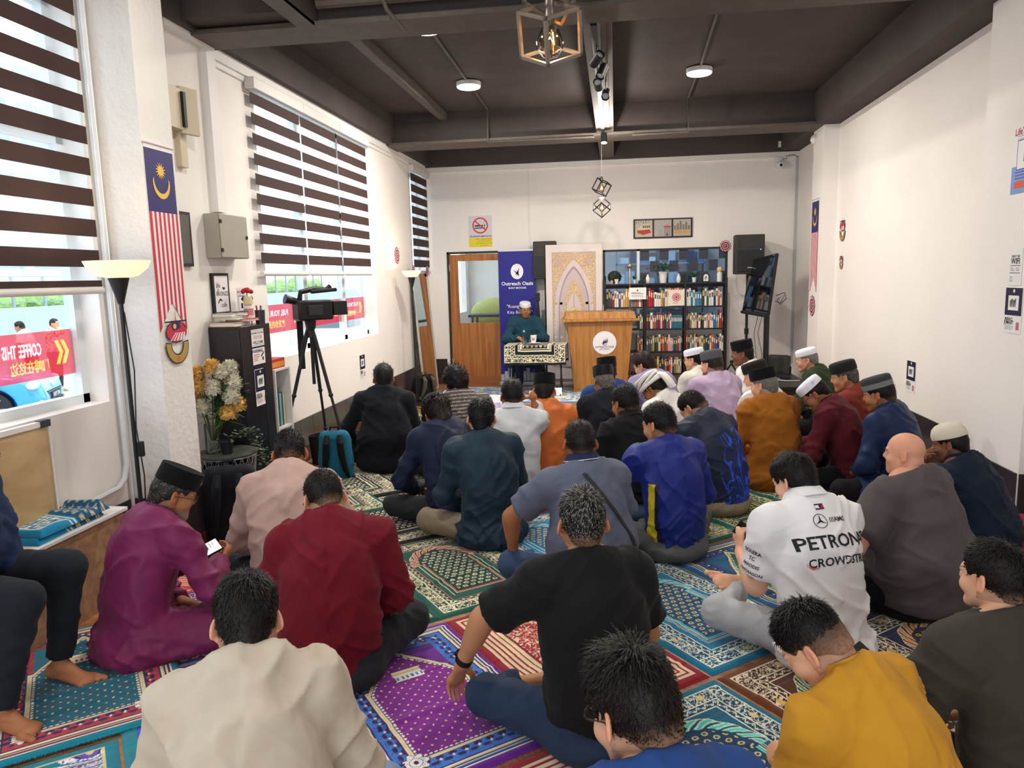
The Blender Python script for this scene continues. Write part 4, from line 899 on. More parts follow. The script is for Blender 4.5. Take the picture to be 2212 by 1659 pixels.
    core = B.mesh(hc_); Vs = [core[0]]; Fs = [core[1]]; Cs = [np.tile(tone, (len(core[0]), 1)) * (.93 + .14 * vnoise(core[0] * 14, seed))[:, None]]
    hf_ = head_field(c); nb = Hm.T @ (N + nd * .0 - Hc) / hk_ ** 2; nc = Hm.T @ (N + nd * .085 - Hc) / hk_ ** 2
    hf_.cone(nb, nc, .058 * sw, .052 * sw, .025); hf_.cone(nc, A3(0, -.028, -.03), .052 * sw, .052, .03)
    if c.get('fat'): hf_.cone(A3(-.03, -.045, -.065), A3(.03, -.045, -.065), .042, .042, .03); hf_.ell(A3(0, .02, -.075), A3(.062, .06, .04), .03)
    HV, HF = hf_.mesh(hh, lo=A3(-.11, -.13, -.20), hi=A3(.11, .13, .14)); HV = relax(HV, HF, 1, .3)
    hc = np.tile(tone, (len(HV), 1)) * (.95 + .1 * vnoise(HV * 30, seed))[:, None]; x, y, z = HV.T; ax_ = np.abs(x)
    lip = (y > .078) & (ax_ < .024) & (z < -.047) & (z > -.070); hc[lip] = tone * A3(.85, .5, .5)
    hc[(ax_ > .076) & (z > -.04)] *= A3(1.05, .88, .85)
    brow = (y > .066) & (np.abs(z - .028) < .0045) & (ax_ > .012) & (ax_ < .05); hcol = np.array(lin(c.get('haircol', '#17120f'))); hc[brow] = hcol * .6 + tone * .35
    eye = ((ax_ - .031) ** 2 / .0115 ** 2 + (z - .005) ** 2 / .0048 ** 2 < 1) & (y > .07); hc[eye] = A3(.75, .72, .68); hc[eye & ((ax_ - .031) ** 2 + (z - .005) ** 2 < .0052 ** 2)] = A3(.02, .012, .01)
    bd = c.get('beard', 0)
    if bd:
        bc = np.array(lin(c.get('beardcol', '#1b1613'))); mk = ((z < -.062) & (y > -.0) | ((y > .07) & (np.abs(z + .044) < .006) & (ax_ < .03)) | ((y > .075) & (z < -.075))) & (z > -.19); kk = min(1, .45 + bd * .5); hc[mk] = hc[mk] * (1 - kk) + bc * kk
    if c.get('stub'): mk = (z < -.05) & (y > 0) & ~lip; hc[mk] *= .78
    if c.get('hairfade', 1) and not c.get('bald'):
        mk = (z > -.06) & (y < .01) & (z < .05) & (ax_ < .078); hc[mk] = hc[mk] * .6 + hcol * .3
    Vs.append(Hc + HV @ Hm.T); Fs.append(HF); Cs.append(hc)
    for k in (-1, 1):
        hd_ = hand.get(k, {}); d = hd_.get('d'); d = (W[k] - E[k]) if d is None else A3(*d); pn = A3(*hd_.get('n', (-k * .5, .2, -.8))); G = Field()
        G.cone(E[k] + (W[k] - E[k]) * .8, W[k], .031, .0275, .01); hand_prims(G, W[k], d, pn, hd_.get('side', 1 if (np.cross(nrm(d), pn) @ A3(-k, .3, 0)) > 0 else -1), hd_.get('curl', .5), 1., fing=mid or hd_.get('f', False))
        if G.p:
            v, f_ = G.mesh(hf if not hd_.get('f') else min(hf, .005))
            if len(v): v = relax(v, f_, 1, .3); Vs.append(v); Fs.append(f_); Cs.append(np.tile(tone, (len(v), 1)) * (.92 + .16 * vnoise(v * 40, seed))[:, None] * A3(1.03, .95, .93))
    if (near or mid) and c.get('feet', True):
        for k, L in lg.items():
            G = Field(); foot_prims(G, L['a'], L['fd'], L['fu'], 1, True, k); v, f_ = G.mesh(.0050 if near else .0056); Vs.append(v); Fs.append(f_); Cs.append(np.tile(tone * A3(1.0, .9, .87), (len(v), 1)) * (.9 + .2 * vnoise(v * 40, seed))[:, None])
    o = 0; FF = []
    for v, f_ in zip(Vs, Fs): FF.append(f_ + o); o += len(v)
    mesh_np('body', np.vstack(Vs), np.vstack(FF), skin_m, root, np.clip(np.vstack(Cs), 0, 1))
    # --- shirt
    tp = c['top']; tun = tp.get('tunic', 0); slv = tp.get('sleeve', 'long'); F_ = Field(); rr_ = .152
    hem = tp.get('hem', .13 if not tun else -.5); 
    F_.cone(P0 + A3(0, -.01, -.02), Lb, (.165 * w) + t, .150 * w + t, .03, A3(0, 1, 0), q); F_.cone(Lb, T, .150 * w + t, .158 * sw + t, .05, fw, q); F_.cone(T, Cc, .158 * sw + t, .135 * sw + t, .05, fw, q)
    F_.cone(S[-1], S[1], .060 + t * .6, .060 + t * .6, .06); F_.cone(Cc, N - up * .02, .13 * sw, .088, .05, fw, .8); F_.cone(N - up * .05, N + nd * .05, .076 * sw, .062 * sw, .03)
    F_.ell(T - fw * .045, A3(.13 * w, .07, .15), .06)
    for k in (-1, 1): F_.cone(N + A3(k * .035, 0, 0) + up * .005 - fw * .012, S[k] + up * .012, .040, .042, .05)
    if w > 1.1: F_.ell(Lb + A3(0, .03, -.02), A3(.19 * w, .17 * w, .17), .06); F_.ell(Lb + A3(0, -.03, .03), A3(.20 * w, .13 * w, .14), .06)
    if hem < .06 and not tun: F_.ell(P0 + A3(0, -.015, -.035), A3(.215 * sw, .180 * sw, .105), .05)
    if tun:
        F_.ell(P0 + A3(0, -.01, -.03), A3(.235 * sw, .195 * sw, .125), .05)
        for k, L in lg.items(): F_.cone(L['h'] + A3(0, 0, .0), L['h'] + (L['k'] - L['h']) * .62 * tun, .125 * sw, .098 * sw, .06)
        F_.fn(lambda p: -p[:, 2] + .006, None, None, .01, '&') if kind in ('cross', 'kneeup', 'side') else None
    if hem > -.4:
        F_.fn(lambda p: np.where((np.abs(p[:, 0]) < .34) & (p[:, 1] < .26), hem + P0[2] - .115 + .012 * np.sin(p[:, 0] * 30 + seed) - p[:, 2], -1), None, None, .006, '&')
    def sleeve(A, Bp, r1, r2, cutp, k=.045):
        n_ = nrm(cutp[1]); c0 = cutp[0]; lo = np.minimum(A, Bp) - max(r1, r2); hi = np.maximum(A, Bp) + max(r1, r2)
        F_.fn(lambda p: smax(sd_cone(p, A, Bp, r1, r2), (p - c0) @ n_, .006), lo, hi, k, '+')
    cuffs = {}
    for k in (-1, 1):
        sl = tp.get('sl%d' % k, slv)
        if sl == 'short':
            D = E[k] - S[k]; sleeve(S[k], E[k] + D * .1, .066 * sw + t * .4, .068 * sw + t * .6, (S[k] + D * tp.get('sfrac', .78), D)); cuffs[k] = (S[k] + D * tp.get('sfrac', .78), D)
        else:
            fr = .97 if sl == 'long' else .55
            F_.cone(S[k], E[k], .064 * sw + t * .4, .052 * sw + t * .5, .045); sleeve(E[k], E[k] + (W[k] - E[k]) * 1.1, .050 * sw + t * .6, .036 + t * .7, (E[k] + (W[k] - E[k]) * fr, W[k] - E[k]), .02)
    F_.cone(N + nd * .035, N + nd * .14, .052 * sw, .08 * sw, .004, op='-')
    if c.get('nkcut', 1): F_.fn(lambda p: np.where(np.linalg.norm(p - N, axis=1) < .16, (p - (N + nd * .040 - fw * .0)) @ nrm(nd * .8 + fw * .30), -1), N - .17, N + .17, .004, '&')
    SV, SF = F_.mesh(min(hs, tp.get('hs', 1))); SV = relax(SV, SF, 2, .4); SN = vnormals(SV, SF)
    am = c.get('fold', .019) * (.7 if tp.get('hs') else 1) * (1.15 if slv == 'long' else .9)
    S0 = SV; SV = fold_disp(SV, SN, am, seed, P0[2] + .2)
    if hem > -.4: k_ = np.clip((S0[:, 2] - (hem + P0[2] - .115)) / .06, 0, 1)[:, None]; k_ = np.where((np.abs(S0[:, 0:1]) < .34) & (S0[:, 1:2] < .26), k_, 1); SV = S0 + (SV - S0) * k_
    for k in (-1, 1):
        SV = wrinkle_along(SV, SN, S[k] + (E[k] - S[k]) * .45, E[k], .0035, seed + k)
        if slv == 'long': SV = wrinkle_along(SV, SN, E[k], W[k], .004, seed + 5 + k, 70)
    SV[:, 2] = np.maximum(SV[:, 2], .004 if kind != 'chair' else -9)
    if tp.get('tex'): scol = tp['tex'](SV, SN)
    else: scol = None
    shirt = mesh_np(tp.get('name', 'tunic' if tun else 'shirt'), SV, SF, tp['m'], root, scol)
    col_ = tp.get('collar', 'crew'); cm = tp.get('cm', tp['m'])
    if col_:
        g = MB(); r = .0655 * sw + .002
        pr_ = {'crew': [(r - .006, .0), (r - .001, .008), (r + .004, .006), (r + .010, -.006), (r + .004, -.01)],
               'mandarin': [(r + .004, -.012), (r - .002, .03), (r - .006, .03), (r - .003, -.01)],
               'polo': [(r - .004, -.005), (r - .004, .044), (r + .001, .047), (r + .008, .040), (r + .030, .006), (r + .026, .003), (r + .002, .034)]}[col_]
        g.lathe(pr_, 36, cm, cap=False)
        z_ = nrm(up * .25 + nd * .75); x_ = A3(1, 0, 0); y_ = np.cross(z_, x_); Mt = Matrix([[x_[i], y_[i] * 1.05, z_[i], (N + up * .004 + nd * .034)[i]] for i in range(3)] + [[0, 0, 0, 1]])
        g.v = [tuple(Mt @ Vector((v[0], v[1] + (.0 if v[1] < 0 else .004), v[2] - (.035 * max(0, v[1] / r) ** 2)))) for v in g.v]; obj('collar', g, None, root, 0, 60)
        if tp.get('trim'):
            g2 = MB()
            for j, (dz, mm) in enumerate(tp['trim']): g2.tube([tuple(Mt @ Vector(((r + .0255 - j * .0045) * math.cos(a), (r + .0255 - j * .0045) * math.sin(a), .010 + dz * 2 - (.035 * max(0, math.sin(a)) ** 2)))) for a in np.linspace(0, 2 * PI, 40)[:-1]], .0028, 6, mm, True)
            obj('collar_stripe', g2, None, root)
    # --- trousers or sarong
    bt = c['bot']; Q = Field()
    if bt.get('sarong'):
        Q.ell(P0 + A3(0, .0, -.04), A3(.22, .19, .13), .05)
        for k, L in lg.items(): Q.cone(L['h'], L['k'], .115, .09, .08); Q.cone(L['k'], L['a'], .085, .07, .08)
        Q.ell(A3(0, .2, .1), A3(.2, .16, .09), .06)
    else:
        Q.cone(P0 + A3(-.06 * w, -.005, -.015), P0 + A3(.06 * w, -.005, -.015), .118 * sw, .118 * sw, .04)
        if kind != 'stand': Q.ell(P0 + A3(0, -.02, -.05), A3(.19 * sw, .15 * sw, .08), .03)
        tlegs(Q, .006)
    for k, L in lg.items(): Q.fn(lambda p, L=L: -((p - (L['a'] + nrm(L['k'] - L['a']) * .03)) @ nrm(L['k'] - L['a'])), L['a'] - .075, L['a'] + .075, .006, '&')
    if kind in ('cross', 'kneeup', 'side'): Q.fn(lambda p: -p[:, 2] + .007, None, None, .01, '&')
    hz = P0[2] + bt.get('top', .10); Q.fn(lambda p: np.where((np.abs(p[:, 0]) < .3) & (p[:, 1] < .12), p[:, 2] - hz, -1), None, None, .005, '&')
    QV, QF = Q.mesh(hs * 1.05); QV = relax(QV, QF, 2, .4); QN = vnormals(QV, QF); QV = fold_disp(QV, QN, .007, seed + 40, .4)
    for k, L in lg.items(): QV = wrinkle_along(QV, QN, L['h'] + (L['k'] - L['h']) * .5, L['k'], .003, seed + 60 + k, 60, .16); QV = wrinkle_along(QV, QN, L['k'], L['a'], .0035, seed + 70 + k, 60, .14)
    QV[:, 2] = np.maximum(QV[:, 2], .003)
    mesh_np('sarong' if bt.get('sarong') else 'trousers', QV, QF, bt['m'], root)
    if bt.get('belt'):
        g = MB(); rw = .158 * w; g.tube([(rw * 1.02 * math.cos(a), (rw * q * 1.0) * math.sin(a) - .005, P0[2] + bt.get('top', .1) - .02) for a in np.linspace(0, 2 * PI, 40)[:-1]], .013, 6, bt['belt'], True); obj('belt', g, None, root)
    # --- hair, headwear, glasses
    hk = c.get('hair', 'short'); nrib = 0
    if hk:
        nrib = (5200 if near else 2200 if mid else 700); hat = c.get('hat')
        if hat and hk != 'long': nrib //= 4
        build_hair(root, Hm, Hc, hk, c.get('haircol', '#17120f'), c.get('grey', 0), hh * 1.05, nrib, seed, .065 if hat else None, tone)
    if c.get('hat'): build_hat(root, Hm, Hc, c['hat'], c['hatm'], c.get('hatm2'), c.get('hatlogo'))
    if c.get('glasses'):
        g = MB(); gm_ = c['glasses']
        for k in (-1, 1):
            g.tube([tuple(Hc + Hm @ A3(k * .032 + .024 * math.cos(a), .1, .003 + .018 * math.sin(a))) for a in np.linspace(0, 2 * PI, 20)[:-1]], .0016, 6, gm_, True)
            g.tube([tuple(Hc + Hm @ A3(*v)) for v in ((k * .056, .099, .008), (k * .079, .06, .009), (k * .085, -.005, .006), (k * .084, -.02, -.006))], .0016, 6, gm_)
        g.tube([tuple(Hc + Hm @ A3(*v)) for v in ((-.009, .1, .006), (0, .103, .009), (.009, .1, .006))], .0016, 6, gm_); go = obj('glasses', g, None, root)
        g = MB()
        for k in (-1, 1): 
            v = [tuple(Hc + Hm @ A3(k * .032 + .023 * math.cos(a), .1, .003 + .017 * math.sin(a))) for a in np.linspace(0, 2 * PI, 17)[:-1]]; g.add(v, [tuple(range(16))])
        obj('lens', g, glassm('lens_glass', '#f4f6f8'), go, smooth=0)
    return dict(W_world=[Vector(tuple(np.array(loc) + Rt @ (W[k] * s))) for k in (-1, 1)], root=root, shirt=shirt, SV=SV, SF=SF, Hc=Hc, Hm=Hm, N=N, up=up, fw=fw, S=S, E=E, W=W, T=T, Lb=Lb, P0=P0, th=th, s=s, loc=loc, SN=SN)
def wpt(r, p): return Vector(tuple(np.array(r['loc']) + Rz(r['th']) @ (np.asarray(p, float) * r['s'])))
def on_cloth(r, mb, org, right, upv, push=.003, back=True):
    """wrap flat artwork (x right, y up) on a shirt: cast from outside toward the body"""
    bv = BVHTree.FromPolygons([tuple(v) for v in r['SV']], [tuple(int(i) for i in f) for f in r['SF']]); right = nrm(right); upv = nrm(upv); nout = np.cross(right, upv); out = []
    for v in mb.v:
        p = org + right * v[0] + upv * v[1] + nout * .25; h = bv.ray_cast(Vector(p), Vector(-nout), .6)
        out.append(tuple(h[0] + Vector(nout) * push) if h[0] is not None else tuple(org + right * v[0] + upv * v[1]))
    mb.v = out; return mb
def subdiv(mb, maxl):
    import bmesh
    me = bpy.data.meshes.new('t'); me.from_pydata(mb.v, [], mb.f); me.polygons.foreach_set('material_index', mb.m); b = bmesh.new(); b.from_mesh(me); bmesh.ops.triangulate(b, faces=b.faces)
    for _ in range(3):
        e = [x for x in b.edges if x.calc_length() > maxl]
        if not e: break
        bmesh.ops.subdivide_edges(b, edges=e, cuts=1); bmesh.ops.triangulate(b, faces=b.faces)
    mb.v = [tuple(v.co) for v in b.verts]; b.verts.index_update(); mb.f = [tuple(v.index for v in f.verts) for f in b.faces]; mb.m = [f.material_index for f in b.faces]; b.free(); bpy.data.meshes.remove(me); return mb
def fm(k, col, **kw): return fabric('cloth_' + k, col, **kw)
blk = fm('black', '#141416'); char = fm('charcoal_trousers', '#26282c'); jeans = fm('blue_denim', '#3a4f70', fine=300); jeansd = fm('dark_denim', '#27364f'); jeansg = fm('grey_denim', '#5a5c5c'); beige_t = fm('khaki', '#8d7f6c')
velvet = fm('black_velvet', '#08080b'); greyk = fm('grey_felt', '#55565a'); whitek = fm('white_cap_cloth', '#e6e6ee'); knitm = M('cream_knit', '#d9cfbe', .9, bump=(260, .9, .004)); darkgk = fm('dark_green_black_felt', '#1d2321')
gfr = P('#1b1b1d', .35); gmt = P('#8b8378', .3, metal=.8)
def H(rx, ry, rz, lx=None, ly=None, lz=None, pr=None, pl=None):
    d = {1: dict(w=A3(rx, ry, rz)), -1: dict(w=A3(-rx if lx is None else lx, ry if ly is None else ly, rz if lz is None else lz))}
    if pr is not None: d[1]['pole'] = A3(*pr)
    if pl is not None: d[-1]['pole'] = A3(*pl)
    return d
# --- jersey colours computed per vertex
def tex_stripes(V, N):
    t = (V[:, 2] + .25 * V[:, 1]) / .030; m = (t % 1) < .28; c = np.tile(np.array(lin('#4d4744')), (len(V), 1)); c[m] = lin('#a09a94'); return c
def tex_jersey(V, N):
    c = np.tile(np.array(lin('#152038')), (len(V), 1)); n = vnoise(np.stack([V[:, 0] * 14 + V[:, 2] * 9, V[:, 1] * 6, V[:, 2] * 5], -1), 3); r = np.abs(vnoise(np.stack([V[:, 0] * 40 + 4 * n, V[:, 1] * 12, V[:, 2] * 9], -1), 5) - .5)
    g = np.clip((.62 - V[:, 2]) / .45, 0, 1)[:, None] * np.clip((V[:, 0:1] + .14) / .18, 0, 1); c = c * (1 - g) + np.array(lin('#1b2f86')) * g; m = (r < .05 + .09 * g[:, 0] * (vnoise(V * 30, 8) > .35)) & (g[:, 0] > .06); c[m] = lin('#2f57d6'); return c
def tex_bluey(V, N):
    c = np.tile(np.array(lin('#12257c')), (len(V), 1)); u = np.degrees(np.arctan2(-V[:, 1] - .01, -V[:, 0])); wd = 13 + 22 * np.clip((.28 - V[:, 2]) / .2, 0, 1); k = (V[:, 2] < .47) & (np.abs(V[:, 0]) < .2) & (V[:, 1] < .15); c[k & (np.abs(u - 14) < wd * .8)] = lin('#12142c'); c[k & (np.abs(u - 10) < wd * .5)] = lin('#cdb71c'); return c
def tex_white_jersey(V, N): return np.tile(np.array(lin('#eae8ea')), (len(V), 1))
vc = M('printed_cloth', '#ffffff', .8, vcol=True, bump=(420, .25, .001), spec=.2, var=(14, .04)); vcs = M('printed_sports_cloth', '#ffffff', .55, vcol=True, bump=(500, .2, .001), spec=.35)

ppl = {}
def pp(k, **c): ppl[k] = person(dict(n=c.pop('who'), **c))
pp('blackT', who='the man in the black t-shirt', label='grey-haired man in black t-shirt and jeans, left hand hanging over his knee', hd=(1258, 1112), th=116, hy=-12, hp=8, lean=15, skin='mid', hair='short', grey=.45, w=1.06,
   arms=H(.12, .26, .16, -.40, .36, .20, pl=(-.6, .3, .9)), hand={-1: dict(d=(-.25, .35, -.9), n=(.3, -.8, -.3), f=True, curl=.35)}, top=dict(m=blk, sleeve='short'), bot=dict(m=jeansd), seed=5)
pp('red', who='the maroon-shirted man in glasses', label='man in maroon shirt and glasses bending over his lap, behind the pink-shirted man', hd=(697, 1060), th=108, hy=22, hp=34, lean=24, skin='light', hair='crop', stub=1, w=1.1, shw=.18,
   top=dict(m=fm('maroon', '#6a0f20'), collar='mandarin', hem=.07), bot=dict(m=char), glasses=gfr, seed=8)
pp('purple', who='the man in purple', label='man in plum purple tunic, black songkok and glasses looking down at a white phone', hd=(378, 1052), th=60, hp=24, hy=-20, lean=22, sc=.95, skin='tan', hair='under', haircol='#2b2723', grey=.4, hat='songkok', hatm=velvet, beard=.5, beardcol='#8d8680',
   arms={1: dict(w=(476, 1216, .34, 0), pole=A3(.8, -.2, -.7)), -1: dict(w=(425, 1208, .34, 0))}, hand={1: dict(d=(-.45, .75, .35), n=(-.8, .1, .5), f=True, curl=.5), -1: dict(d=(.3, .8, .3), n=(.8, .1, .5), f=True, curl=.5)}, top=dict(m=fm('plum', '#742350', rough=.5), collar='mandarin', tunic=1.5), bot=dict(m=fm('plum', '#742350')), glasses=gfr, seed=12)
pp('beige', who='the man in the beige shirt', label='man in light beige shirt with dark hair, seen from behind at the front left', hd=(532, 1318), th=112, hp=30, hy=4, lean=24, skin='fair', hair='medium', w=1.08, top=dict(m=fm('beige', '#c2b5a4'), collar='mandarin', hem=.02), bot=dict(m=fm('light_denim', '#8096b4')), seed=21)
pp('bottomblue', who='the man in the blue t-shirt', label='man in blue t-shirt and glasses at the bottom centre', hd=(1362, 1500), th=112, hy=22, hp=24, lean=22, skin='light', hair='messy', w=1.0, top=dict(m=fm('royal_tee', '#264682'), sleeve='short'), bot=dict(m=char), glasses=gfr, seed=25)
pp('yellow', who='the man in yellow', label='man in mustard yellow long-sleeved shirt bowing his head with a faded haircut, bottom right', hd=(1748, 1372), th=132, hy=22, hp=42, lean=30, skin='light', hair='faded', haircol='#120f0e', w=1.05, shw=.18, sc=.92,
   arms=H(.06, .33, .26, -.02, .36, .24), hand={-1: dict(d=(.3, .9, .2), n=(.7, 0, -.6), f=True, curl=.7), 1: dict(d=(-.3, .9, .2), n=(-.7, 0, -.6), f=True, curl=.7)}, top=dict(m=fm('mustard_yellow', '#c18a26'), collar='mandarin', hem=.02), bot=dict(m=char), seed=33)
pp('olivT', who='the man in the olive t-shirt', label='man in dark olive t-shirt with short black hair at the right edge of the picture', hd=(2148, 1228), th=118, hy=8, hp=4, lean=14, skin='light', hair='short', w=1.05, sc=.96, hk=.88, arms=H(.08, .3, .2, -.16, .36, .30), hand={-1: dict(d=(.2, .9, .25), n=(.6, -.1, -.7), f=True, curl=.9)}, top=dict(m=fm('olive_tee', '#3a352f'), sleeve='short'), bot=dict(m=fm('olive_trousers', '#5a563f')), seed=38)
pp('W', who='the man in the racing shirt', label='man in white racing shirt with lettering on the back, holding a black phone', hd=(1712, 1022), th=112, hy=22, hp=24, lean=20, skin='fair', hair='bowl', haircol='#1b1614', w=1.0, hk=.88,
   arms={1: dict(w=(1668, 1182, .34, 0), pole=A3(.8, -.2, -.7)), -1: dict(w=(1600, 1192, .36, 0), pole=A3(-.25, -.3, -1))}, hand={-1: dict(d=(.1, .45, .88), n=(.8, .1, .3), f=True, curl=.7), 1: dict(d=(-.5, .8, .2), n=(-.5, 0, .6), f=True, curl=.5)}, top=dict(m=vcs, tex=tex_white_jersey, sleeve='short', collar='polo', cm=fm('white_collar', '#e9e7e9'), hem=.0, sfrac=.80), bot=dict(m=fm('light_grey_jogger', '#aeb0b5')), seed=44,
   legs={-1: dict(h=A3(-.095, .02, .10), k=A3(-.31, .30, .13), a=A3(-.10, .44, .16), fd=A3(-.95, .12, .1), fu=A3(-.1, .6, -.8)), 1: dict(h=A3(.095, .02, .10), k=A3(.335, .27, .115), a=A3(.0, .30, .055), fd=A3(-.9, .05, -.05), fu=A3(0, .75, .65))})
pp('bald', who='the bald man in grey', label='bald heavyset man in dark grey t-shirt and black trousers sitting near the right wall', hd=(1957, 968), th=128, hy=24, hp=2, lean=12, skin='pink', hair=None, bald=1, fat=1, fw=1.06, w=1.42, sc=.98, hk=.86, arms=H(.15, .3, .2, -.30, .32, .28), top=dict(m=fm('warm_grey_tee', '#544d4e'), sleeve='short', hem=.06), bot=dict(m=blk), seed=50)
pp('knit', who='the man in the cream knitted cap', label='man in cream knitted cap and navy shirt resting his cheek on his hand', hd=(2052, 948), th=128, hy=22, hp=12, lean=20, skin='brown', hair='under', hat='knit', hatm=knitm, w=1.12, sc=.94, hk=.86,
   arms=H(.12, .28, .2, -.12, .27, .60, pl=(-.5, .5, -.8)), hand={-1: dict(d=(.12, -.1, 1), n=(.5, -.8, 0), f=True, curl=.45)}, top=dict(m=fm('ink_navy', '#121e2e'), collar='mandarin', hem=.0), bot=dict(m=blk), seed=55)
pp('pink', who='the man in the pink-beige shirt', label='man in pale pink-beige shirt and dark trousers bowing his head beside the tripod', hd=(625, 968), th=106, hy=10, hp=38, lean=28, skin='tan', hair='short', haircol='#131110', w=1.05, sc=1.03, top=dict(m=fm('pink_beige', '#bb9c92'), collar='mandarin', hem=.03), bot=dict(m=char), seed=60)
pp('teal', who='the man in the slate teal shirt', label='man in slate teal long-sleeved shirt and khaki trousers with black hair, left of centre', hd=(1040, 893), th=118, hy=-18, hp=10, lean=16, skin='fair', hair='medium', haircol='#120f0f', top=dict(m=fm('slate_teal', '#1c3140', rough=.6), collar='mandarin', hem=.0), bot=dict(m=beige_t), seed=66)
pp('greypolo', who='the man in the grey-blue polo', label='man in grey-blue polo shirt with a black strap across his back and jeans', hd=(1253, 945), th=118, hy=-14, hp=8, lean=14, skin='tan', hair='crop', haircol='#191513', w=1.14,
   arms=H(.1, .28, .2, -.32, .30, .17, pl=(-.8, .1, .3)), top=dict(m=fm('grey_blue_pique', '#5d6377', fine=500), sleeve='short', collar='polo', cm=fm('navy_collar', '#1e2748'), trim=((0, P('#e8e8ea')), (.002, P('#a3202c')))), bot=dict(m=jeans), seed=71)
pp('bluey', who='the man in the royal blue jersey', label='man in royal blue long-sleeved jersey with yellow side piping and grey jeans', hd=(1423, 905), th=116, hy=28, hp=14, lean=16, skin='mid', hair='short', haircol='#14110f', arms=H(.1, .25, .2, -.06, .26, .52, pl=(-.8, .1, -.7)), top=dict(m=vcs, tex=tex_bluey, hs=.007, sleeve='long', hem=.09), bot=dict(m=jeansg, belt=P('#1e1e20', .4)), seed=76)
pp('jersey', who='the man in the navy sports shirt', label='man in navy sports t-shirt with blue feather print bowing his head, khaki trousers', hd=(1492, 872), th=128, hy=22, hp=46, lean=26, skin='light', hair='crop', top=dict(m=vcs, tex=tex_jersey, hs=.006, sleeve='short', hem=.09, collar='mandarin', cm=fm('navy_collar2', '#141b30')), bot=dict(m=beige_t, belt=P('#1b1b1b', .4)), seed=81, w=1.08)
pp('blackpolo', who='the man in the black polo', label='black-haired man in black polo shirt and blue jeans in the middle', hd=(1350, 862), th=124, hy=8, hp=14, lean=16, skin='tan', hair='short', top=dict(m=blk, sleeve='short', collar='polo', cm=blk), bot=dict(m=jeans), seed=86)
pp('must', who='the man in the mustard brown tunic', label='grey-haired man in mustard brown tunic and black songkok', hd=(1650, 823), th=112, hy=34, hp=10, lean=14, skin='light', hair='under', haircol='#6d6864', grey=.6, hat='songkok', hatm=velvet, top=dict(m=fm('mustard_brown', '#9a5c1a'), collar='crew', tunic=1.2), bot=dict(m=blk), w=1.08, seed=91)
pp('maroonR', who='the man in the printed cap', label='man in maroon shirt and white cap with small print, head bowed, right side', hd=(1755, 842), th=158, hy=8, hp=40, lean=26, skin='tan', hair='under', hat='kopiah', hatm=whitek, hatlogo=[('OUTREACH', 0, .004, .011, P('#22222a')), ('OASIS', 0, -.010, .011, P('#22222a'))], glasses=gfr,
   arms=H(.04, .40, .26, -.06, .40, .26), hand={-1: dict(d=(.2, .95, -.1), n=(.7, 0, .3), curl=.5), 1: dict(d=(-.2, .95, -.1), n=(-.7, 0, .3), curl=.5)}, top=dict(m=fm('maroon2', '#561622'), collar='mandarin', hem=.05), bot=dict(m=blk), seed=96, w=1.06)
pp('blueR', who='the man in the navy satin shirt', label='man in navy satin tunic, two-tone grey cap and black trousers, right side', hd=(1898, 842), th=140, hy=12, hp=14, lean=18, skin='tan', hair='short', hat='kufi', hatm=fm('dark_grey_felt', '#3a3b3e'), hatm2=fm('mid_grey_felt', '#77787c'), stub=1, top=dict(m=fm('navy_satin', '#16294e', rough=.45), collar='mandarin', tunic=.8), bot=dict(m=blk), seed=101)
pp('brown', who='the man in the rust shirt', label='man in rust brown shirt and black-green cap, hand at his chin, by the right wall', hd=(1824, 806), th=150, hy=14, hp=12, lean=18, skin='mid', hair='under', grey=.4, haircol='#4b4642', hat='kufi', hatm=darkgk, arms=H(.05, .25, .50, -.08, .27, .48), top=dict(m=fm('rust', '#7c3228'), collar='crew'), bot=dict(m=blk), seed=106)
pp('olive', who='the man in dark green by the wall', label='man in dark green shirt, white cap and glasses in profile by the black platform', hd=(1743, 770), th=160, hy=8, hp=10, lean=24, skin='pink', hair='under', grey=.7, haircol='#77716c', hat='kopiah', hatm=whitek, glasses=gmt, arms=H(.05, .45, .22, -.08, .45, .22), top=dict(m=fm('forest_shirt', '#2b3a22'), collar='crew'), bot=dict(m=blk), seed=111, w=1.05)
pp('beard', who='the white-bearded man', label='old man with white beard, black cap and white robe behind the mustard tunic', hd=(1633, 806), th=140, hy=18, hp=14, lean=14, skin='pink', hair='under', grey=.95, haircol='#d8d4cf', beard=1, beardcol='#e6e2dc', hat='kufi', hatm=fm('black_brown_felt', '#231f1f'), top=dict(m=fm('white_robe', '#e6e3e0'), collar='mandarin', tunic=1.2), bot=dict(m=blk), w=1.1, seed=116)
pp('songkokw', who='the man in the white t-shirt', label='man in white t-shirt and black songkok in profile near the TV stand', hd=(1604, 757), th=165, hy=6, hp=6, lean=18, skin='brown', hair='under', haircol='#191513', hat='songkok', hatm=velvet, arms=H(.15, .3, .25, -.28, .16, .10), top=dict(m=fm('white_tee', '#dedad7'), sleeve='short'), bot=dict(m=blk), seed=121, sc=1.05)
pp('lav2', who='the man in lavender', label='man in pale lavender shirt and dark grey felt cap, back right of centre', hd=(1538, 780), th=118, hy=18, hp=8, lean=14, skin='light', hair='short', beard=.5, haircol='#2a211c', hat='kufi', hatm=greyk, top=dict(m=fm('lavender', '#b9a4c2'), collar='mandarin', tunic=.8), bot=dict(m=char), seed=126, w=1.12, sc=1.03)
pp('whitecap', who='the man in the cream shirt', label='man in cream shirt and white skull cap in profile in front of the bookcase', hd=(1500, 770), th=135, hy=20, hp=8, lean=16, skin='light', hair='under', hat='kopiah', hatm=whitek, glasses=gfr, stub=1, top=dict(m=fm('cream_shirt', '#d8d2c8'), collar='mandarin'), bot=dict(m=char), seed=131)
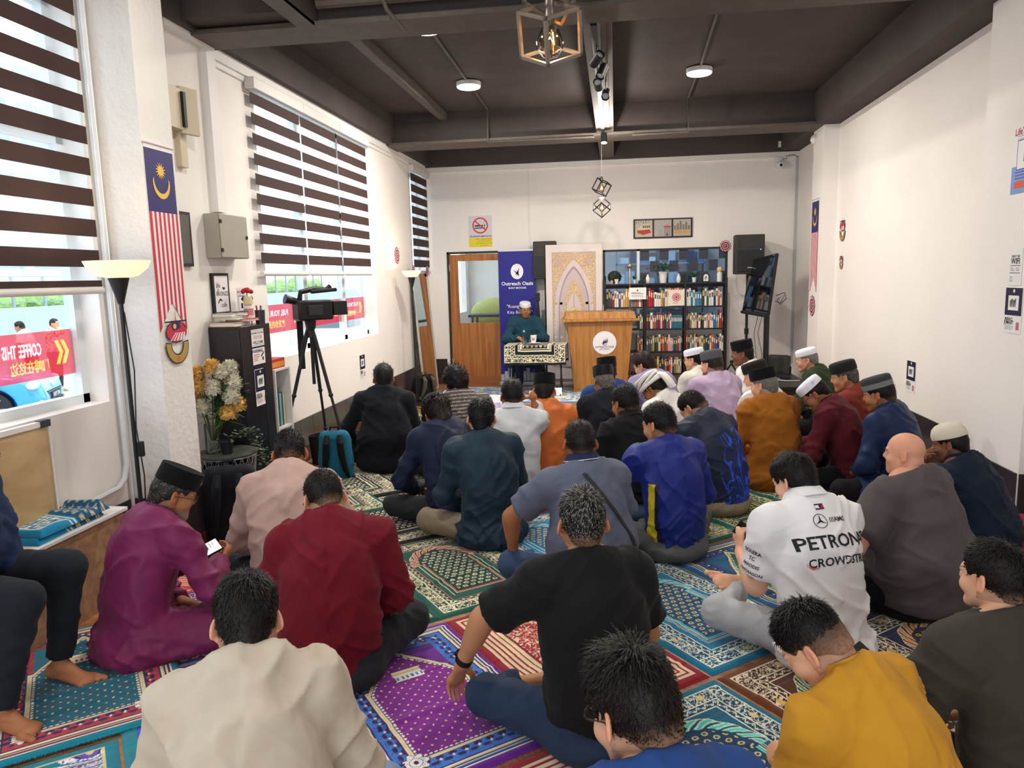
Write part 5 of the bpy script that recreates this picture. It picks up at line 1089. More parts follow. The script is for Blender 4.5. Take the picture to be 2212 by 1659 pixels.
pp('turban', who='the man in the white turban', label='man in white turban and white robe bowing his head, centre back', hd=(1408, 832), th=140, hy=14, hp=42, lean=24, skin='tan', hair='under', hat='turban', hatm=fm('white_turban_cloth', '#ece8e4'), glasses=gfr, top=dict(m=fm('white_robe', '#e6e3e0'), collar='mandarin', tunic=1), bot=dict(m=fm('white_robe', '#e6e3e0')), seed=136)
pp('lav1', who='the man in grey-lavender', label='man in grey-lavender shirt and glasses bowing beside the lectern', hd=(1390, 782), th=128, hy=24, hp=26, lean=24, skin='light', hair='medium', haircol='#2e1c17', glasses=gfr, top=dict(m=fm('grey_lavender', '#8d83a6'), collar='mandarin'), bot=dict(m=char), seed=141, w=1.08, sc=1.05)
pp('navyfront', who='the man in the banded songkok', label='man in blue shirt and gold-banded black songkok in front of the lectern', hd=(1311, 796), th=115, hp=6, lean=12, skin='mid', hair='under', hat='songkok', hatm=velvet, top=dict(m=fm('mid_blue', '#22407a'), collar='mandarin'), bot=dict(m=char), seed=146, w=1.05)
pp('navykop', who='the man in the glossy songkok', label='grey-haired man in black shirt and shiny black songkok in the middle of the crowd', hd=(1304, 816), th=112, hp=10, lean=16, skin='mid', hair='under', grey=.7, haircol='#5b5652', hat='songkok', hatm=fm('glossy_velvet', '#0b0b0f', rough=.4), top=dict(m=fm('black_navy', '#1a1d28'), collar='mandarin'), bot=dict(m=blk), seed=151)
pp('orange', who='the man in orange', label='man in orange tunic with gold-brown sarong and black songkok', hd=(1176, 835), th=104, hy=-14, hp=10, lean=14, skin='light', hair='under', haircol='#241c18', hat='songkok', hatm=velvet, top=dict(m=fm('orange', '#cf6f34', rough=.5), collar='mandarin', hem=.10), bot=dict(m=M('gold_brown_brocade', wood=('#5c3a1c', '#a87a3c', (1, 1, 1), 90), rough=.45), sarong=1, top=.06), seed=156)
pp('white', who='the man in the white shirt', label='man in white button shirt raising his right hand to his ear', hd=(1106, 846), th=98, hy=10, hp=8, lean=12, skin='tan', hair='short', haircol='#14100e', arms=H(.16, .13, .70, -.07, .27, .2, pr=(.35, .5, -1)), hand={1: dict(d=(-.2, -.1, 1), n=(-.9, .1, 0), curl=.9)}, top=dict(m=fm('pale_white_shirt', '#d3d6dc'), collar='polo', hem=.04), bot=dict(m=blk), seed=161)
pp('capL', who='the long-haired man', label='long-haired man in navy shirt and black cap bending over a camera', hd=(940, 884), th=124, hy=6, hp=42, lean=26, skin='tan', hair='long', haircol='#1f1715', hat='ballcap', hatm=fm('faded_black_cap', '#26262a'), arms=H(.02, .34, .18, -.14, .34, .18), top=dict(m=fm('navy_shirt', '#141d38', rough=.6), hem=.0), bot=dict(m=fm('dark_grey_trousers', '#2c2e31')), seed=166, sc=1.02)
pp('jacket', who='the man in the black jacket', label='man in black navy jacket with two-block haircut near the left wall', hd=(828, 810), th=102, hy=6, hp=6, lean=14, skin='light', hair='bowl', haircol='#1a1615', w=1.12, arms=H(.08, .28, .2, -.25, .28, .20), top=dict(m=fm('black_jacket', '#13171f'), collar='polo', cm=fm('black_jacket', '#13171f'), hem=.02), bot=dict(m=blk), seed=171, sc=1.02)
pp('curly', who='the curly-haired man in stripes', label='heavyset curly-haired man in grey striped polo shirt near the floor lamp', hd=(983, 818), th=118, hy=14, hp=8, lean=18, skin='tan', hair='curly', haircol='#131010', w=1.32, top=dict(m=vc, tex=tex_stripes, hs=.008, sleeve='short', collar='crew', cm=fm('dark_grey_rib', '#35302f')), bot=dict(m=char), seed=176, sc=1.03)
pp('speaker', who='the seated speaker', label='man in white cap, glasses and teal tunic behind the small table, facing everyone', loc=(-1.34, 10.92, 0), th=283, hy=2, hp=6, lean=4, pose='chair', seat=.40, skin='tan', hair='under', hat='kopiah', hatm=fm('white_crochet', '#d9dde2'), glasses=gmt, stub=1, beard=.2, beardcol='#4a3f3a',
   arms=H(.13, .34, .77, -.10, .32, .77), hand={-1: dict(d=(.2, 1, -.1), n=(0, 0, -1), curl=.2), 1: dict(d=(-.4, .9, -.1), n=(0, 0, -1), curl=.2)}, top=dict(m=fm('dark_teal_linen', '#1d4152'), collar='mandarin', tunic=.9), bot=dict(m=fm('navy_trousers', '#1e2436')), seed=181, sc=1.0)
pp('bench', who='the man on the bench', label='man in navy pullover and dark trousers sitting on the low bench', loc=(-2.63, 2.46, 0), th=12, side=24, lean=16, pose='chair', seat=.44, skin='tan', hair='short', w=1.15, top=dict(m=fm('navy_pullover', '#1d2c4e')), bot=dict(m=fm('dark_wide_trousers', '#1b2028')), seed=186,
   legs={-1: dict(h=A3(-.10, .03, .50), k=A3(-.10, .40, .50), a=A3(-.08, .34, .085), fd=A3(.35, 1, -.05), fu=A3(0, 0, 1)), 1: dict(h=A3(.10, .03, .50), k=A3(.22, .40, .50), a=A3(.26, .30, .085), fd=A3(.35, 1, -.05), fu=A3(0, 0, 1))})
# ---- prints, straps and things worn
r = ppl['W']; mb = MB(); K = P('#15151a', .6); Rd = P('#c8202c', .6)
mb.text('PETRONAS', .035, .0, .074, K, bold=True); mb.text('CROWDSTRIKE', .045, -.078, .047, K, bold=True)
mb.disc(-.028, .088, .030, K, 0, 30, .0272)
for a in (90, 210, 330): ca, sa = math.cos(R_(a)), math.sin(R_(a)); mb.poly([(-.028 + ca * .027, .088 + sa * .027), (-.028 - sa * .0045, .088 + ca * .0045), (-.028 - ca * .003, .088 - sa * .003), (-.028 + sa * .0045, .088 - ca * .0045)], K)
mb.text('///AMG', .055, .088, .028, K, bold=True)
mb.rect(-.03, .135, .042, .024, P('#151a38')); mb.rect(-.03, .141, .021, .012, P('#f4f4f4')); mb.rect(-.009, .141, .021, .012, Rd)
for i in range(3): mb.poly([(-.145, -.062 - i * .006), (-.105, -.090 - i * .004), (-.075, -.096 - i * .002), (-.105, -.093 - i * .004)], Rd)
subdiv(mb, .03); on_cloth(r, mb, (r['T'] + r['N']) / 2 - r['fw'] * .05 + A3(-.01, 0, -.05), A3(1, 0, 0), r['up']); obj('sponsor_print', mb, None, r['root'], smooth=0)
mb = MB()
for i, (t_, s_) in enumerate((('SOLERA', .024), ('TC', .024), ('AKKODIS', .02), ('SNAPDRAGON', .018), ('AMD', .03))): mb.text(t_, 0, .05 - i * .03, s_, K, bold=True)
subdiv(mb, .02); ar = nrm(r['S'][-1] - r['E'][-1]); on_cloth(r, mb, (r['S'][-1] * .42 + r['E'][-1] * .58), nrm(np.cross(ar, A3(-1, -.35, .2))), ar); obj('sleeve_print', mb, None, r['root'], smooth=0)
def strap(r, pts, wid, m, name='bag_strap'):
    mb = MB(); k = 26; P_ = [np.array(p) for p in pts]; V = []
    for i in range(k + 1):
        t = i / k * (len(P_) - 1); j = min(int(t), len(P_) - 2); f_ = t - j; p = P_[j] * (1 - f_) + P_[j + 1] * f_; d = nrm(P_[j + 1] - P_[j]); n_ = A3(-d[1], d[0]); V += [(p[0] - n_[0] * wid / 2, p[1] - n_[1] * wid / 2, 0), (p[0] + n_[0] * wid / 2, p[1] + n_[1] * wid / 2, 0)]
    mb.add(V, [(2 * i, 2 * i + 2, 2 * i + 3, 2 * i + 1) for i in range(k)], m); on_cloth(r, mb, r['T'] * 1., A3(1, 0, 0), r['up'], .008)
    o = obj(name, mb, None, r['root'], smooth=60); md = o.modifiers.new('thick', 'SOLIDIFY'); md.thickness = .003; return o
strap(ppl['greypolo'], [(-.06, .20), (.0, .10), (.13, -.10), (.175, -.2)], .017, P('#2a2724', .6))
strap(ppl['bottomblue'], [(.02, .24), (.06, .12), (.10, -.15)], .03, P('#2e2a28', .7))
r = ppl['capL']; o = obj('glasses_cord', MB().tube([tuple(r['N'] + A3(-.03, -.075, .06)), tuple(r['N'] + A3(.01, -.13, .0)), tuple(r['N'] + A3(.05, -.165, -.09)), tuple(r['N'] + A3(.06, -.175, -.14))], .0035, 6, P('#141416')), None, r['root'])
r = ppl['blackT']; W_ = r['W'][-1]; ax = nrm(r['W'][-1] - r['E'][-1]); zz = Vector(tuple(ax)); T_ = Matrix.Translation(tuple(W_ - ax * .03)) @ zz.to_track_quat('Z', 'Y').to_matrix().to_4x4()
o = obj('wristwatch', MB().lathe([(.031, -.012), (.0335, -.012), (.0335, .012), (.031, .012)], 24, P('#17171a', .5), mat=T_, cap=False).lathe([(.018, 0), (.018, .009)], 20, P('#0c0c0e', .2), mat=T_ @ Matrix.Translation((0, .03, 0)) @ Matrix.Rotation(R_(-90), 4, 'X')), None, r['root'])
r = ppl['olivT']; W_ = r['W'][-1]; ax = nrm(r['W'][-1] - r['E'][-1]); T_ = Matrix.Translation(tuple(W_ - ax * .02)) @ Vector(tuple(ax)).to_track_quat('Z', 'Y').to_matrix().to_4x4()
obj('bracelet', MB().lathe([(.030, -.004), (.033, 0), (.030, .004)], 24, P('#3a1f1c', .6), mat=T_, cap=False), None, r['root'])
def phone(name, label, cat, r, lp, d, up, L, Wd, scr, body='#101014'):
    p = wpt(r, lp) if lp[2] < 5 else fl(lp[0], lp[1], lp[2] - 10); Rm = Rz(r['th']); d = Vector(tuple(Rm @ nrm(d))) if p is None or lp[2] < 5 else Vector(tuple(nrm(d))); u = Vector(tuple(Rm @ nrm(up))) if lp[2] < 5 else Vector(tuple(nrm(up))); x = d.cross(u).normalized(); n = x.cross(d).normalized()
    Mx = Matrix(((x.x, d.x, n.x), (x.y, d.y, n.y), (x.z, d.z, n.z))); t = thing(name, label, cat, p); t.rotation_euler = Mx.to_euler()
    obj('case', MB().box(-Wd / 2, -L / 2, -.004, Wd / 2, L / 2, .004, P(body, .35)), None, t, .003)
    b = MB().rect(-Wd / 2 + .004, -L / 2 + .005, Wd - .008, L - .01, scr, .0045); 
    if scr.name.startswith('lit'):
        for k in range(7): b.rect(-Wd / 2 + .01, L / 2 - .03 - k * .014, Wd * (.3 + .4 * ((k * 37) % 7) / 7), .003, P('#8d8d93'), .0049)
    obj('screen', b, None, t, smooth=0); return t
phone('smartphone', 'white-screened phone held by the man in purple', 'phone', ppl['purple'], [440, 1192, 10.39], [.55, .6, .25], [.15, -.5, .85], .16, .08, M('lit_screen', '#f1f1f4', .4, emit=.55))
phone('smartphone', 'black phone held by the man in the white racing shirt', 'phone', ppl['W'], [1622, 1160, 10.42], [.75, -.25, -.55], [.25, -.7, .65], .165, .08, P('#0b0b0d', .15))
phone('smartphone', 'dark phone in the hands of the man in the olive t-shirt', 'phone', ppl['olivT'], [-.12, .45, .345], [-.3, .8, .5], [0, -.5, .85], .155, .075, P('#0b0b0d', .2))
r = ppl['capL']; p = wpt(r, [-.05, .42, .16]); t = thing('camera', 'black camera in the lap of the long-haired man', 'camera', p, r['th'] + .4)
obj('camera_body', MB().box(-.065, -.035, -.045, .065, .035, .045, P('#141416', .5)), None, t, .008); obj('lens_barrel', MB().lathe([(.032, 0), (.034, .05), (.036, .08)], 20, P('#0e0e10', .4), mat=Matrix.Translation((0, .03, 0)) @ Matrix.Rotation(R_(-90), 4, 'X')), None, t)
r = ppl['capL']; p = wpt(r, [-.02, .30, .13]); tag(obj('notepad', MB().box(-.05, -.07, 0, .05, .07, .006, P('#e4e6ea')), None, None, .001, loc=p, rot=(.2, 0, .5)), 'small white notepad in the lap of the long-haired man', 'notepad')
# ================================================================== ceiling things
warm = M('lamp_diffuser', '#fff1dd', .5, emit=9); whp = M('white_plastic', '#e9e9ea', .5); blkm = M('black_metal', '#161618', .45, spec=.5); blkp = M('black_plastic', '#1c1c1f', .55)
def disc_lamp(x, y, lab, r=.125, vis=True):
    pw = (72 if x < 0 else 40) if y > 7 else (34 if x < 0 else 18)
    t = thing('ceiling_light', lab, 'ceiling light', (x, y, ZS), group='round ceiling lights')
    obj('housing', MB().lathe([(r * .6, 0), (r + .004, -.01), (r + .004, -.045), (r, -.052), (r * .9, -.05)], 36, whp), None, t)
    obj('diffuser', MB().lathe([(r * .97, -.046), (r * .97, -.060), (r * .9, -.066), (.002, -.068)], 36, warm), None, t)
    lamp_light((x, y, ZS - .075), r, pw)
for x, y, lab in ((-1.50, 6.15, 'round ceiling light at upper left, nearer of its pair'), (-1.52, 8.0, 'round ceiling light left of the black joist near the back'), (.84, 8.02, 'round ceiling light right of the joist near the back'), (.80, 6.12, 'round ceiling light at the top edge, right of the cage pendant')): disc_lamp(x, y, lab)
for x in (-1.5, .82):
    for y, p_ in ((3.6, 24), (1.6, 13), (-.8, 13)): lamp_light((x, y, ZS - .07), .13, p_ * (1 if x < 0 else .65))
def pipe(lab, pts, r=.012, m=None, cat='conduit', name='conduit'):
    return tag(obj(name, MB().tube(pts, r, 8, m or steel_p), None), lab, cat)
pipe('black ceiling conduit between the two left ceiling lights', [(-1.5, 6.3, ZS - .013), (-1.52, 7.85, ZS - .013)])
pipe('black conduit from the far left light down the cross beam', [(-1.52, 8.15, ZS - .013), (-1.54, 9.25, ZS - .013), (-1.54, 9.26, ZB - .02), (-1.3, 9.26, ZB - .02), (-.25, 9.26, ZB - .02)])
pipe('black ceiling conduit between the two right ceiling lights', [(.8, 6.27, ZS - .013), (.84, 7.87, ZS - .013)])
pipe('black conduit from the far right light down the cross beam', [(.84, 8.17, ZS - .013), (.85, 9.25, ZS - .013), (.85, 9.26, ZB - .02), (.2, 9.26, ZB - .02)])
pipe('thick black pipe along the near beam', [(-1.9, 4.86, ZB + .12), (-.5, 4.86, ZB + .12)], .035)
pipe('black drop pipe bracket in front of the near beam', [(-1.45, 4.8, ZS - .02), (-1.45, 4.8, ZB + .12), (-1.42, 4.8, ZB + .03), (-1.33, 4.9, ZB - .08)], .014)
# spot lights on the joist
def spot(x, y, rot, lab, on=0):
    t = thing('spotlight', lab, 'spotlight', (x, y, ZB + .02)); Mx = Matrix.Translation((0, 0, -.11)) @ Euler(rot).to_matrix().to_4x4()
    obj('bracket', MB().tube([(0, 0, 0), (0, 0, -.06), (0, 0, -.10)], .006, 8, blkm), None, t)
    obj('can', MB().lathe([(.034, -.06), (.036, .055), (.033, .055), (.030, .03)], 20, blkm, mat=Mx), None, t)
    obj('lens', MB().lathe([(.029, .032), (.028, .04), (.002, .045)], 20, M('spot_on', '#fff4e0', .4, emit=16) if on else M('spot_off', '#c8ccd2', .3), mat=Mx), None, t)
    if on:
        l = bpy.data.lights.new('spot_bulb', 'POINT'); l.energy = 42; l.shadow_soft_size = .03; l.color = (1, .9, .78); lo_ = bpy.data.objects.new('spot_bulb', l); C.objects.link(lo_); lo_.location = tuple((Matrix.Translation(t.location) @ Mx) @ Vector((0, 0, .09)))
spot(-.13, 5.75, (R_(60), R_(30), .3), 'upper left black spotlight of the near cluster on the joist'); spot(-.10, 6.1, (R_(150), R_(20), 0), 'second black spotlight of the near cluster on the joist')
spot(-.14, 6.5, (R_(70), R_(-50), .2), 'third black spotlight of the near cluster on the joist'); spot(-.08, 6.85, (R_(130), R_(30), .3), 'lowest black spotlight of the near cluster, silver front'); spot(-.13, 9.0, (R_(165), 0, 0), 'lit spotlight at the far end of the joist', 1)
tag(obj('spotlight_track', MB().box(-.165, 5.3, ZB + .0, -.12, 9.3, ZB + .02, blkm), None, None, .002), 'black lighting track under the joist', 'lighting track')
# cage pendants
def cube_cage(mb, c, s, Rm, th, m):
    h = s / 2; cs = [(a, b, d) for a in (-h, h) for b in (-h, h) for d in (-h, h)]
    for i in range(8):
        for j in range(i + 1, 8):
            if sum(cs[i][k] != cs[j][k] for k in range(3)) == 1:
                a, b = Vector(cs[i]), Vector(cs[j]); mid = (a + b) / 2; e = b - a; dm = [th, th, th]
                for k in range(3):
                    if abs(e[k]) > 1e-6: dm[k] = s + th
                mb.box(mid.x - dm[0] / 2, mid.y - dm[1] / 2, mid.z - dm[2] / 2, mid.x + dm[0] / 2, mid.y + dm[1] / 2, mid.z + dm[2] / 2, m, Matrix.Translation(c) @ Rm)
bulbg = glassm('bulb_glass', '#fff2dc'); fil = M('filament', '#ffb45a', .5, emit=60)
def bulb(t, c, s=1):
    obj('bulb', MB().lathe([(.014 * s, 0), (.016 * s, -.03 * s), (.035 * s, -.055 * s), (.048 * s, -.09 * s), (.045 * s, -.12 * s), (.025 * s, -.142 * s), (.002, -.148 * s)], 24, bulbg, c), None, t)
    obj('filament', MB().tube([(c[0] - .01 * s, c[1], c[2] - .06 * s), (c[0] - .014 * s, c[1], c[2] - .10 * s), (c[0], c[1], c[2] - .075 * s), (c[0] + .014 * s, c[1], c[2] - .10 * s), (c[0] + .01 * s, c[1], c[2] - .06 * s)], .002 * s, 6, fil), None, t)
bronze = M('bronze_metal', '#7b7067', .4, metal=.4)
t = thing('cage_pendant', 'large open cube cage pendant with a glowing bulb near the camera', 'pendant lamp', (-.325, 3.95, 2.83))
RmA = Euler((R_(35), R_(0), R_(0))).to_matrix().to_4x4() @ Euler((0, 0, R_(45))).to_matrix().to_4x4(); RmA = Euler((R_(32), 0, 0)).to_matrix().to_4x4() @ Euler((0, 0, R_(43))).to_matrix().to_4x4()
b = MB(); cube_cage(b, (0, 0, .03), .215, RmA, .017, bronze); obj('cage', b, None, t, .001); b = MB(); cube_cage(b, (.03, .02, .27), .215, Euler((R_(-38), R_(25), R_(20))).to_matrix().to_4x4(), .017, bronze); obj('cage', b, None, t, .001)
obj('socket', MB().lathe([(.02, .12), (.024, .10), (.022, .20), (.015, .22)], 20, bronze), None, t); bulb(t, (0, 0, .12), 1.45); obj('cord', MB().tube([(0, 0, .2), (0, 0, .45), (.0, .0, ZS - 2.83)], .004, 6, blkm), None, t)
lamp_light((-.325, 3.95, 2.84), .03, 3, (1, .8, .55))
t = thing('cage_pendant', 'pair of small stacked cube cage pendants hanging before the back wall', 'pendant lamp', (-.175, 9.8, 2.5))
for dz, rx, ry in ((.25, 25, 20), (.0, 45, 35)): b = MB(); cube_cage(b, (0, 0, dz), .15, Euler((R_(rx), R_(ry), R_(30))).to_matrix().to_4x4(), .011, blkm); obj('cage', b, None, t)
bulb(t, (0, 0, .30), .8); bulb(t, (0, 0, .06), .8); obj('socket', MB().lathe([(.016, .30), (.018, .36), (.01, .38)], 16, blkm), None, t); obj('cord', MB().tube([(0, 0, .36), (0, 0, ZB - 2.5 + .02)], .004, 6, P('#8d8a88')), None, t)
lamp_light((-.175, 9.8, 2.62), .03, 16, (1, .85, .65))
# ================================================================== prints
W_ = P('#eceae8', .6); NV = P('#17133a', .5); BK = P('#1a1a1e', .6); RD = P('#b52638', .6); PU = P('#3b2f66', .6); GD = P('#d8a83c', .5); YE = P('#e7d23a', .6); GR = P('#8b8b92', .6); PK = P('#c46a80', .6)
def lines(b, x, y, w, n, dy, h, m, seed=1, z=.0012):
    q = random.Random(seed)
    for i in range(n): b.rect(x, y - i * dy, w * q.uniform(.7, 1), h, m, z)
def sheet(name, lab, cat, face, loc, w, h, m, build, th=.002, roll=0):
    t = thing(name, lab, cat, loc, face=face, roll=roll); obj('sheet', MB().box(-w / 2, -h / 2, -th, w / 2, h / 2, 0, m), None, t, smooth=0)
    b = MB(); build(b); 
    if b.v: obj('printing', b, None, t, smooth=0)
    return t
def infaq(b, w, h):
    b.rect(-w / 2 + .004, -.03 * h / .27, w - .008, h / 2 + .03 * h / .27 - .004, NV, .0006); b.disc(0, h * .42, w * .055, W_, .001); b.rect(-w * .3, h * .0, w * .6, h * .32, W_, .001)
    for i in range(6): b.poly([(-w * .2 + i * w * .06, h * .07), (-w * .17 + i * w * .06, h * .07), (-w * .15 + i * w * .06, h * (.2 + .03 * (i % 3))), (-w * .2 + i * w * .06, h * (.22 + .03 * (i % 2)))], BK, .0015)
    b.text('INFAQ', -w * .22, -h * .2, w * .15, BK, .001, True); b.text('JUMAAT', -w * .2, -h * .27, w * .15, BK, .001, True); lines(b, -w * .42, -h * .33, w * .5, 4, h * .03, h * .008, GR); b.rect(w * .22, -h * .42, w * .17, h * .17, PK, .001)
sheet('donation_poster', 'dark blue and white donation poster low on the left wall by the black-jacketed man', 'poster', 'L', (XL + .003, 8.08, .675), .18, .27, W_, lambda b: infaq(b, .18, .27))
sheet('donation_poster', 'dark blue and white donation poster low on the right wall', 'poster', 'R', (XR - .003, 6.88, .69), .2, .28, W_, lambda b: infaq(b, .2, .28))
sheet('donation_poster', 'dark blue and white donation poster on the near right column, under the wifi sign', 'poster', 'R', (2.397, 4.91, 1.37), .2, .28, W_, lambda b: infaq(b, .2, .28))
def wifi(b): b.text('ENJOY THE', 0, .065, .018, BK, .001, True); b.text('WIFI', 0, .035, .05, BK, .001, True); b.rect(-.06, .008, .12, .003, BK, .001); lines(b, -.055, -.008, .05, 2, .012, .004, GR); lines(b, .01, -.008, .045, 2, .012, .004, GR, 3); b.rect(-.06, -.036, .12, .003, BK, .001); lines(b, -.055, -.06, .04, 3, .012, .004, GR, 4)
sheet('wifi_sign', 'white wifi sign on the near right column above the donation poster', 'sign', 'R', (2.397, 4.92, 1.63), .15, .22, W_, wifi)
def life(b, w, h): b.text("Life's Not Fair", 0, h * .4, w * .17, RD, .001, True); lines(b, -w * .4, h * .33, w * .8, 2, h * .04, h * .008, GR); b.rect(-w * .38, -h * .16, w * .76, h * .44, P('#3a4fa5'), .001); b.rect(-w * .36, -h * .145, w * .72, h * .41, W_, .0014); b.rect(-w * .15, -.02, w * .2, h * .15, BK, .0018)
def life2(b): b.rect(-.18, -.2, .36, .16, P('#7d9bd6'), .0008); life(b, .34, .4); b.rect(-.14, -.17, .28, .04, P('#d65a34'), .0015); lines(b, -.14, -.08, .26, 3, .018, .006, P('#34509c'), 4, .0016)
sheet('notice_poster', 'white and blue notice poster high on the near right column', 'poster', 'R', (2.397, 4.86, 2.27), .36, .4, W_, life2)
def nosmoke(b):
    b.rect(-.18, -.23, .36, .135, YE, .0008); b.rect(-.18, -.095, .36, .33, P('#d9d3dc'), .0006)
    b.rect(-.085, .075, .16, .022, BK, .001); b.rect(.045, .075, .01, .022, W_, .0012); b.rect(-.085, .045, .16, .016, BK, .001)
    b.tube([(.075, .10, .001), (.06, .12, .001), (.085, .135, .001), (.06, .155, .001), (.09, .165, .001)], .0025, 5, BK)
    b.disc(0, .09, .12, P('#d03a46'), .0016, 40, .1); a = R_(-40); c, s = math.cos(a), math.sin(a); b.poly([(-c * .105 - s * -.009, .09 - s * .105 + c * -.009), (c * .105 + s * .009, .09 + s * .105 - c * .009), (c * .105 - s * .009, .09 + s * .105 + c * .009), (-c * .105 - s * .009, .09 - s * .105 + c * .009)], P('#d03a46'), .002)
    b.text('DILARANG MEROKOK', 0, -.072, .034, BK, .0012, True)
    for i, s_ in enumerate(('TEMPAT LARANGAN MEROKOK', 'SILA HUBUNGI HOTLINE', 'LAPOR SEBARANG KESALAHAN', 'jauk.moh.gov.my')): b.text(s_, .055, -.115 - i * .03, .018, BK, .0014)
sheet('no_smoking_sign', 'no smoking sign with yellow strip on the back wall above the door', 'sign', 'B', (-2.035, YB - .003, 2.335), .36, .47, W_, nosmoke)
def triptych(b):
    for i in (0, 1, 2):
        x = -.275 + i * .275; b.rect(x - .125, -.12, .25, .24, P(['#bfb6a8', '#b0aba6', '#b8b0a6'][i]), .001)
    b.poly([(-.38, -.03), (-.3, .06), (-.2, .06), (-.17, -.06), (-.28, -.09), (-.37, -.06)], P('#d9c8a8'), .0014); b.poly([(-.37, -.02), (-.29, -.02), (-.19, -.01), (-.17, -.06), (-.28, -.09), (-.37, -.06)], P('#b8432f'), .0018)
    for k in range(4): b.rect(-.29 + k * .028, .01, .02, .035, P('#6d5640'), .002)
    for k in range(6): b.rect(-.39 + k * .035, .07 + (k % 3) * .01, .012, .04, P('#7d766e'), .0014)
    b.rect(.02, -.11, .09, .13, P('#9b9691'), .0014); b.poly([(.01, .02), (.12, .02), (.07, .06)], P('#d87a86'), .0018); b.rect(-.06, -.11, .06, .09, P('#a8a39e'), .0014); b.rect(.055, -.11, .014, .035, BK, .002); b.rect(.01, .012, .11, .012, P('#8f2c3c'), .002)
    for k in range(6): b.rect(.16 + k * .04, -.03, .03, .06 + .08 * ((k * 7) % 5) / 5, P('#7f7a75'), .0013)
    for x in (.17, .28): b.poly([(x, -.08), (x + .1, -.08), (x + .1, -.05), (x + .075, -.045), (x + .06, -.03), (x + .03, -.03), (x + .015, -.045), (x, -.05)], P('#d9a24c'), .002)
t = sheet('framed_picture', 'wide dark frame with three city pictures: red tram, pink-roofed mill, yellow cabs', 'picture', 'B', (.685, YB - .022, 2.295), .85, .28, P('#2c1d1b'), triptych, .02)
# flag banners
flagb, flagr, flagw, flagy = M('flag_blue', '#2b2466', .6), M('flag_red', '#c62f40', .6), M('flag_white', '#e6dde2', .6), M('flag_yellow', '#e3bb4a', .6)
def flag(lab, face, loc, w, h):
    t = thing('flag_banner', lab, 'flag', loc, face=face); b = MB(); x0 = -w / 2; n = .16 * h
    b.rect(x0, h / 2 - .035, w, .035, flagw, 0); b.rect(x0, h / 2 - .36 * h, w, .36 * h - .035, flagb, 0); k = 13; yb = h / 2 - .36 * h
    for i in range(k):
        xa, xb = x0 + w * i / k, x0 + w * (i + 1) / k; f_ = lambda x: -h / 2 + n * (1 - abs(x) / (w / 2)) * 1.0
        b.add([(xa, yb, 0), (xa, f_(xa), 0), (xb, f_(xb), 0), (xb, yb, 0)], [(0, 1, 2, 3)], flagr if i % 2 == 0 else flagw)
    o = obj('banner_cloth', b, None, t, smooth=0); md = o.modifiers.new('thick', 'SOLIDIFY'); md.thickness = .002
    e = MB(); cy = h / 2 - .15 * h; R = w * .3; P_ = []
    for i in range(28): a = PI * i / 14; rr_ = R * (.62 if i % 2 == 0 else .3); P_.append((rr_ * math.sin(a), cy + .01 + rr_ * math.cos(a)))
    e.poly(P_, flagy, .0016); cy2 = cy - .055 * h; A_ = [(R * math.cos(a), cy2 - .0 + R * 1.1 * math.sin(a)) for a in np.linspace(R_(170), R_(370), 20)]; B_ = [(R * .86 * math.cos(a), cy2 + R * .22 + R * .95 * math.sin(a)) for a in np.linspace(R_(368), R_(172), 20)]
    q = len(A_); V = [(x, y, .0016) for x, y in A_ + B_[::-1]]; e.add(V, [(i, i + 1, q + i + 1, q + i) for i in range(q - 1)], flagy); obj('crescent_and_star', e, None, t, smooth=0); obj('hanging_rod', MB().tube([(x0 - .01, h / 2 - .005, .004), (x0 + w + .01, h / 2 - .005, .004)], .005, 8, flagw), None, t); return t
flag('striped flag banner with crescent and star on the left pillar', 'L', (-2.596, 4.08, 1.915), .27, 1.07)
flag('striped flag banner with crescent and star on the far right column', 'R', (2.396, 9.6, 1.93), .3, 1.12)
def kite(lab, face, loc, s, plain=False):
    t = thing('moon_kite_ornament', lab, 'wall ornament', loc, face=face); b = MB(); th = .006
    b.disc(0, .05 * s, .10 * s, BK, .004, 30, 0, sy=.62); b.disc(0, .05 * s, .094 * s, flagr, .0045, 30, 0, sy=.6)
    for i in range(5): b.poly([(-.07 * s + i * .03 * s, .0), (-.06 * s + i * .035 * s, .0), (.0 + i * .02 * s, .045 * s), (-.012 * s + i * .02 * s, .045 * s)], flagw, .005)
    b.poly([(-.03 * s, .055 * s), (.04 * s, .07 * s), (.035 * s, .105 * s), (-.02 * s, .108 * s), (-.05 * s, .09 * s)], flagb, .0052); b.disc(-.015 * s, .082 * s, .015 * s, flagy, .0056, 14)
    b.disc(0, -.02 * s, .112 * s, BK, .003, 30, .055 * s, PI * .95, PI * 2.05, 1.0); b.disc(0, -.02 * s, .106 * s, P('#b3954e'), .0036, 30, .062 * s, PI * .97, PI * 2.03, 1.0); b.disc(0, -.105 * s, .016 * s, P('#d9663c'), .0042, 12)
    b.poly([(-.008 * s, .10 * s), (.008 * s, .10 * s), (0, .18 * s)], P('#b38f35'), .004); b.rect(-.105 * s, .105 * s, .21 * s, .008 * s, BK, .0045); obj('ornament_face', b, None, t, smooth=0)
    obj('backing', MB().disc(0, .05 * s, .09 * s, BK, .0, 24, 0, sy=.6), None, t, smooth=0); return t
kite('colourful moon kite ornament under the flag on the left pillar', 'L', (-2.594, 4.09, 1.32), 1.05)
kite('upper kite ornament on the right wall', 'R', (XR - .006, 9.06, 2.08), .95); kite('lower, smaller kite ornament on the right wall', 'R', (XR - .006, 9.06, 1.72), .6)
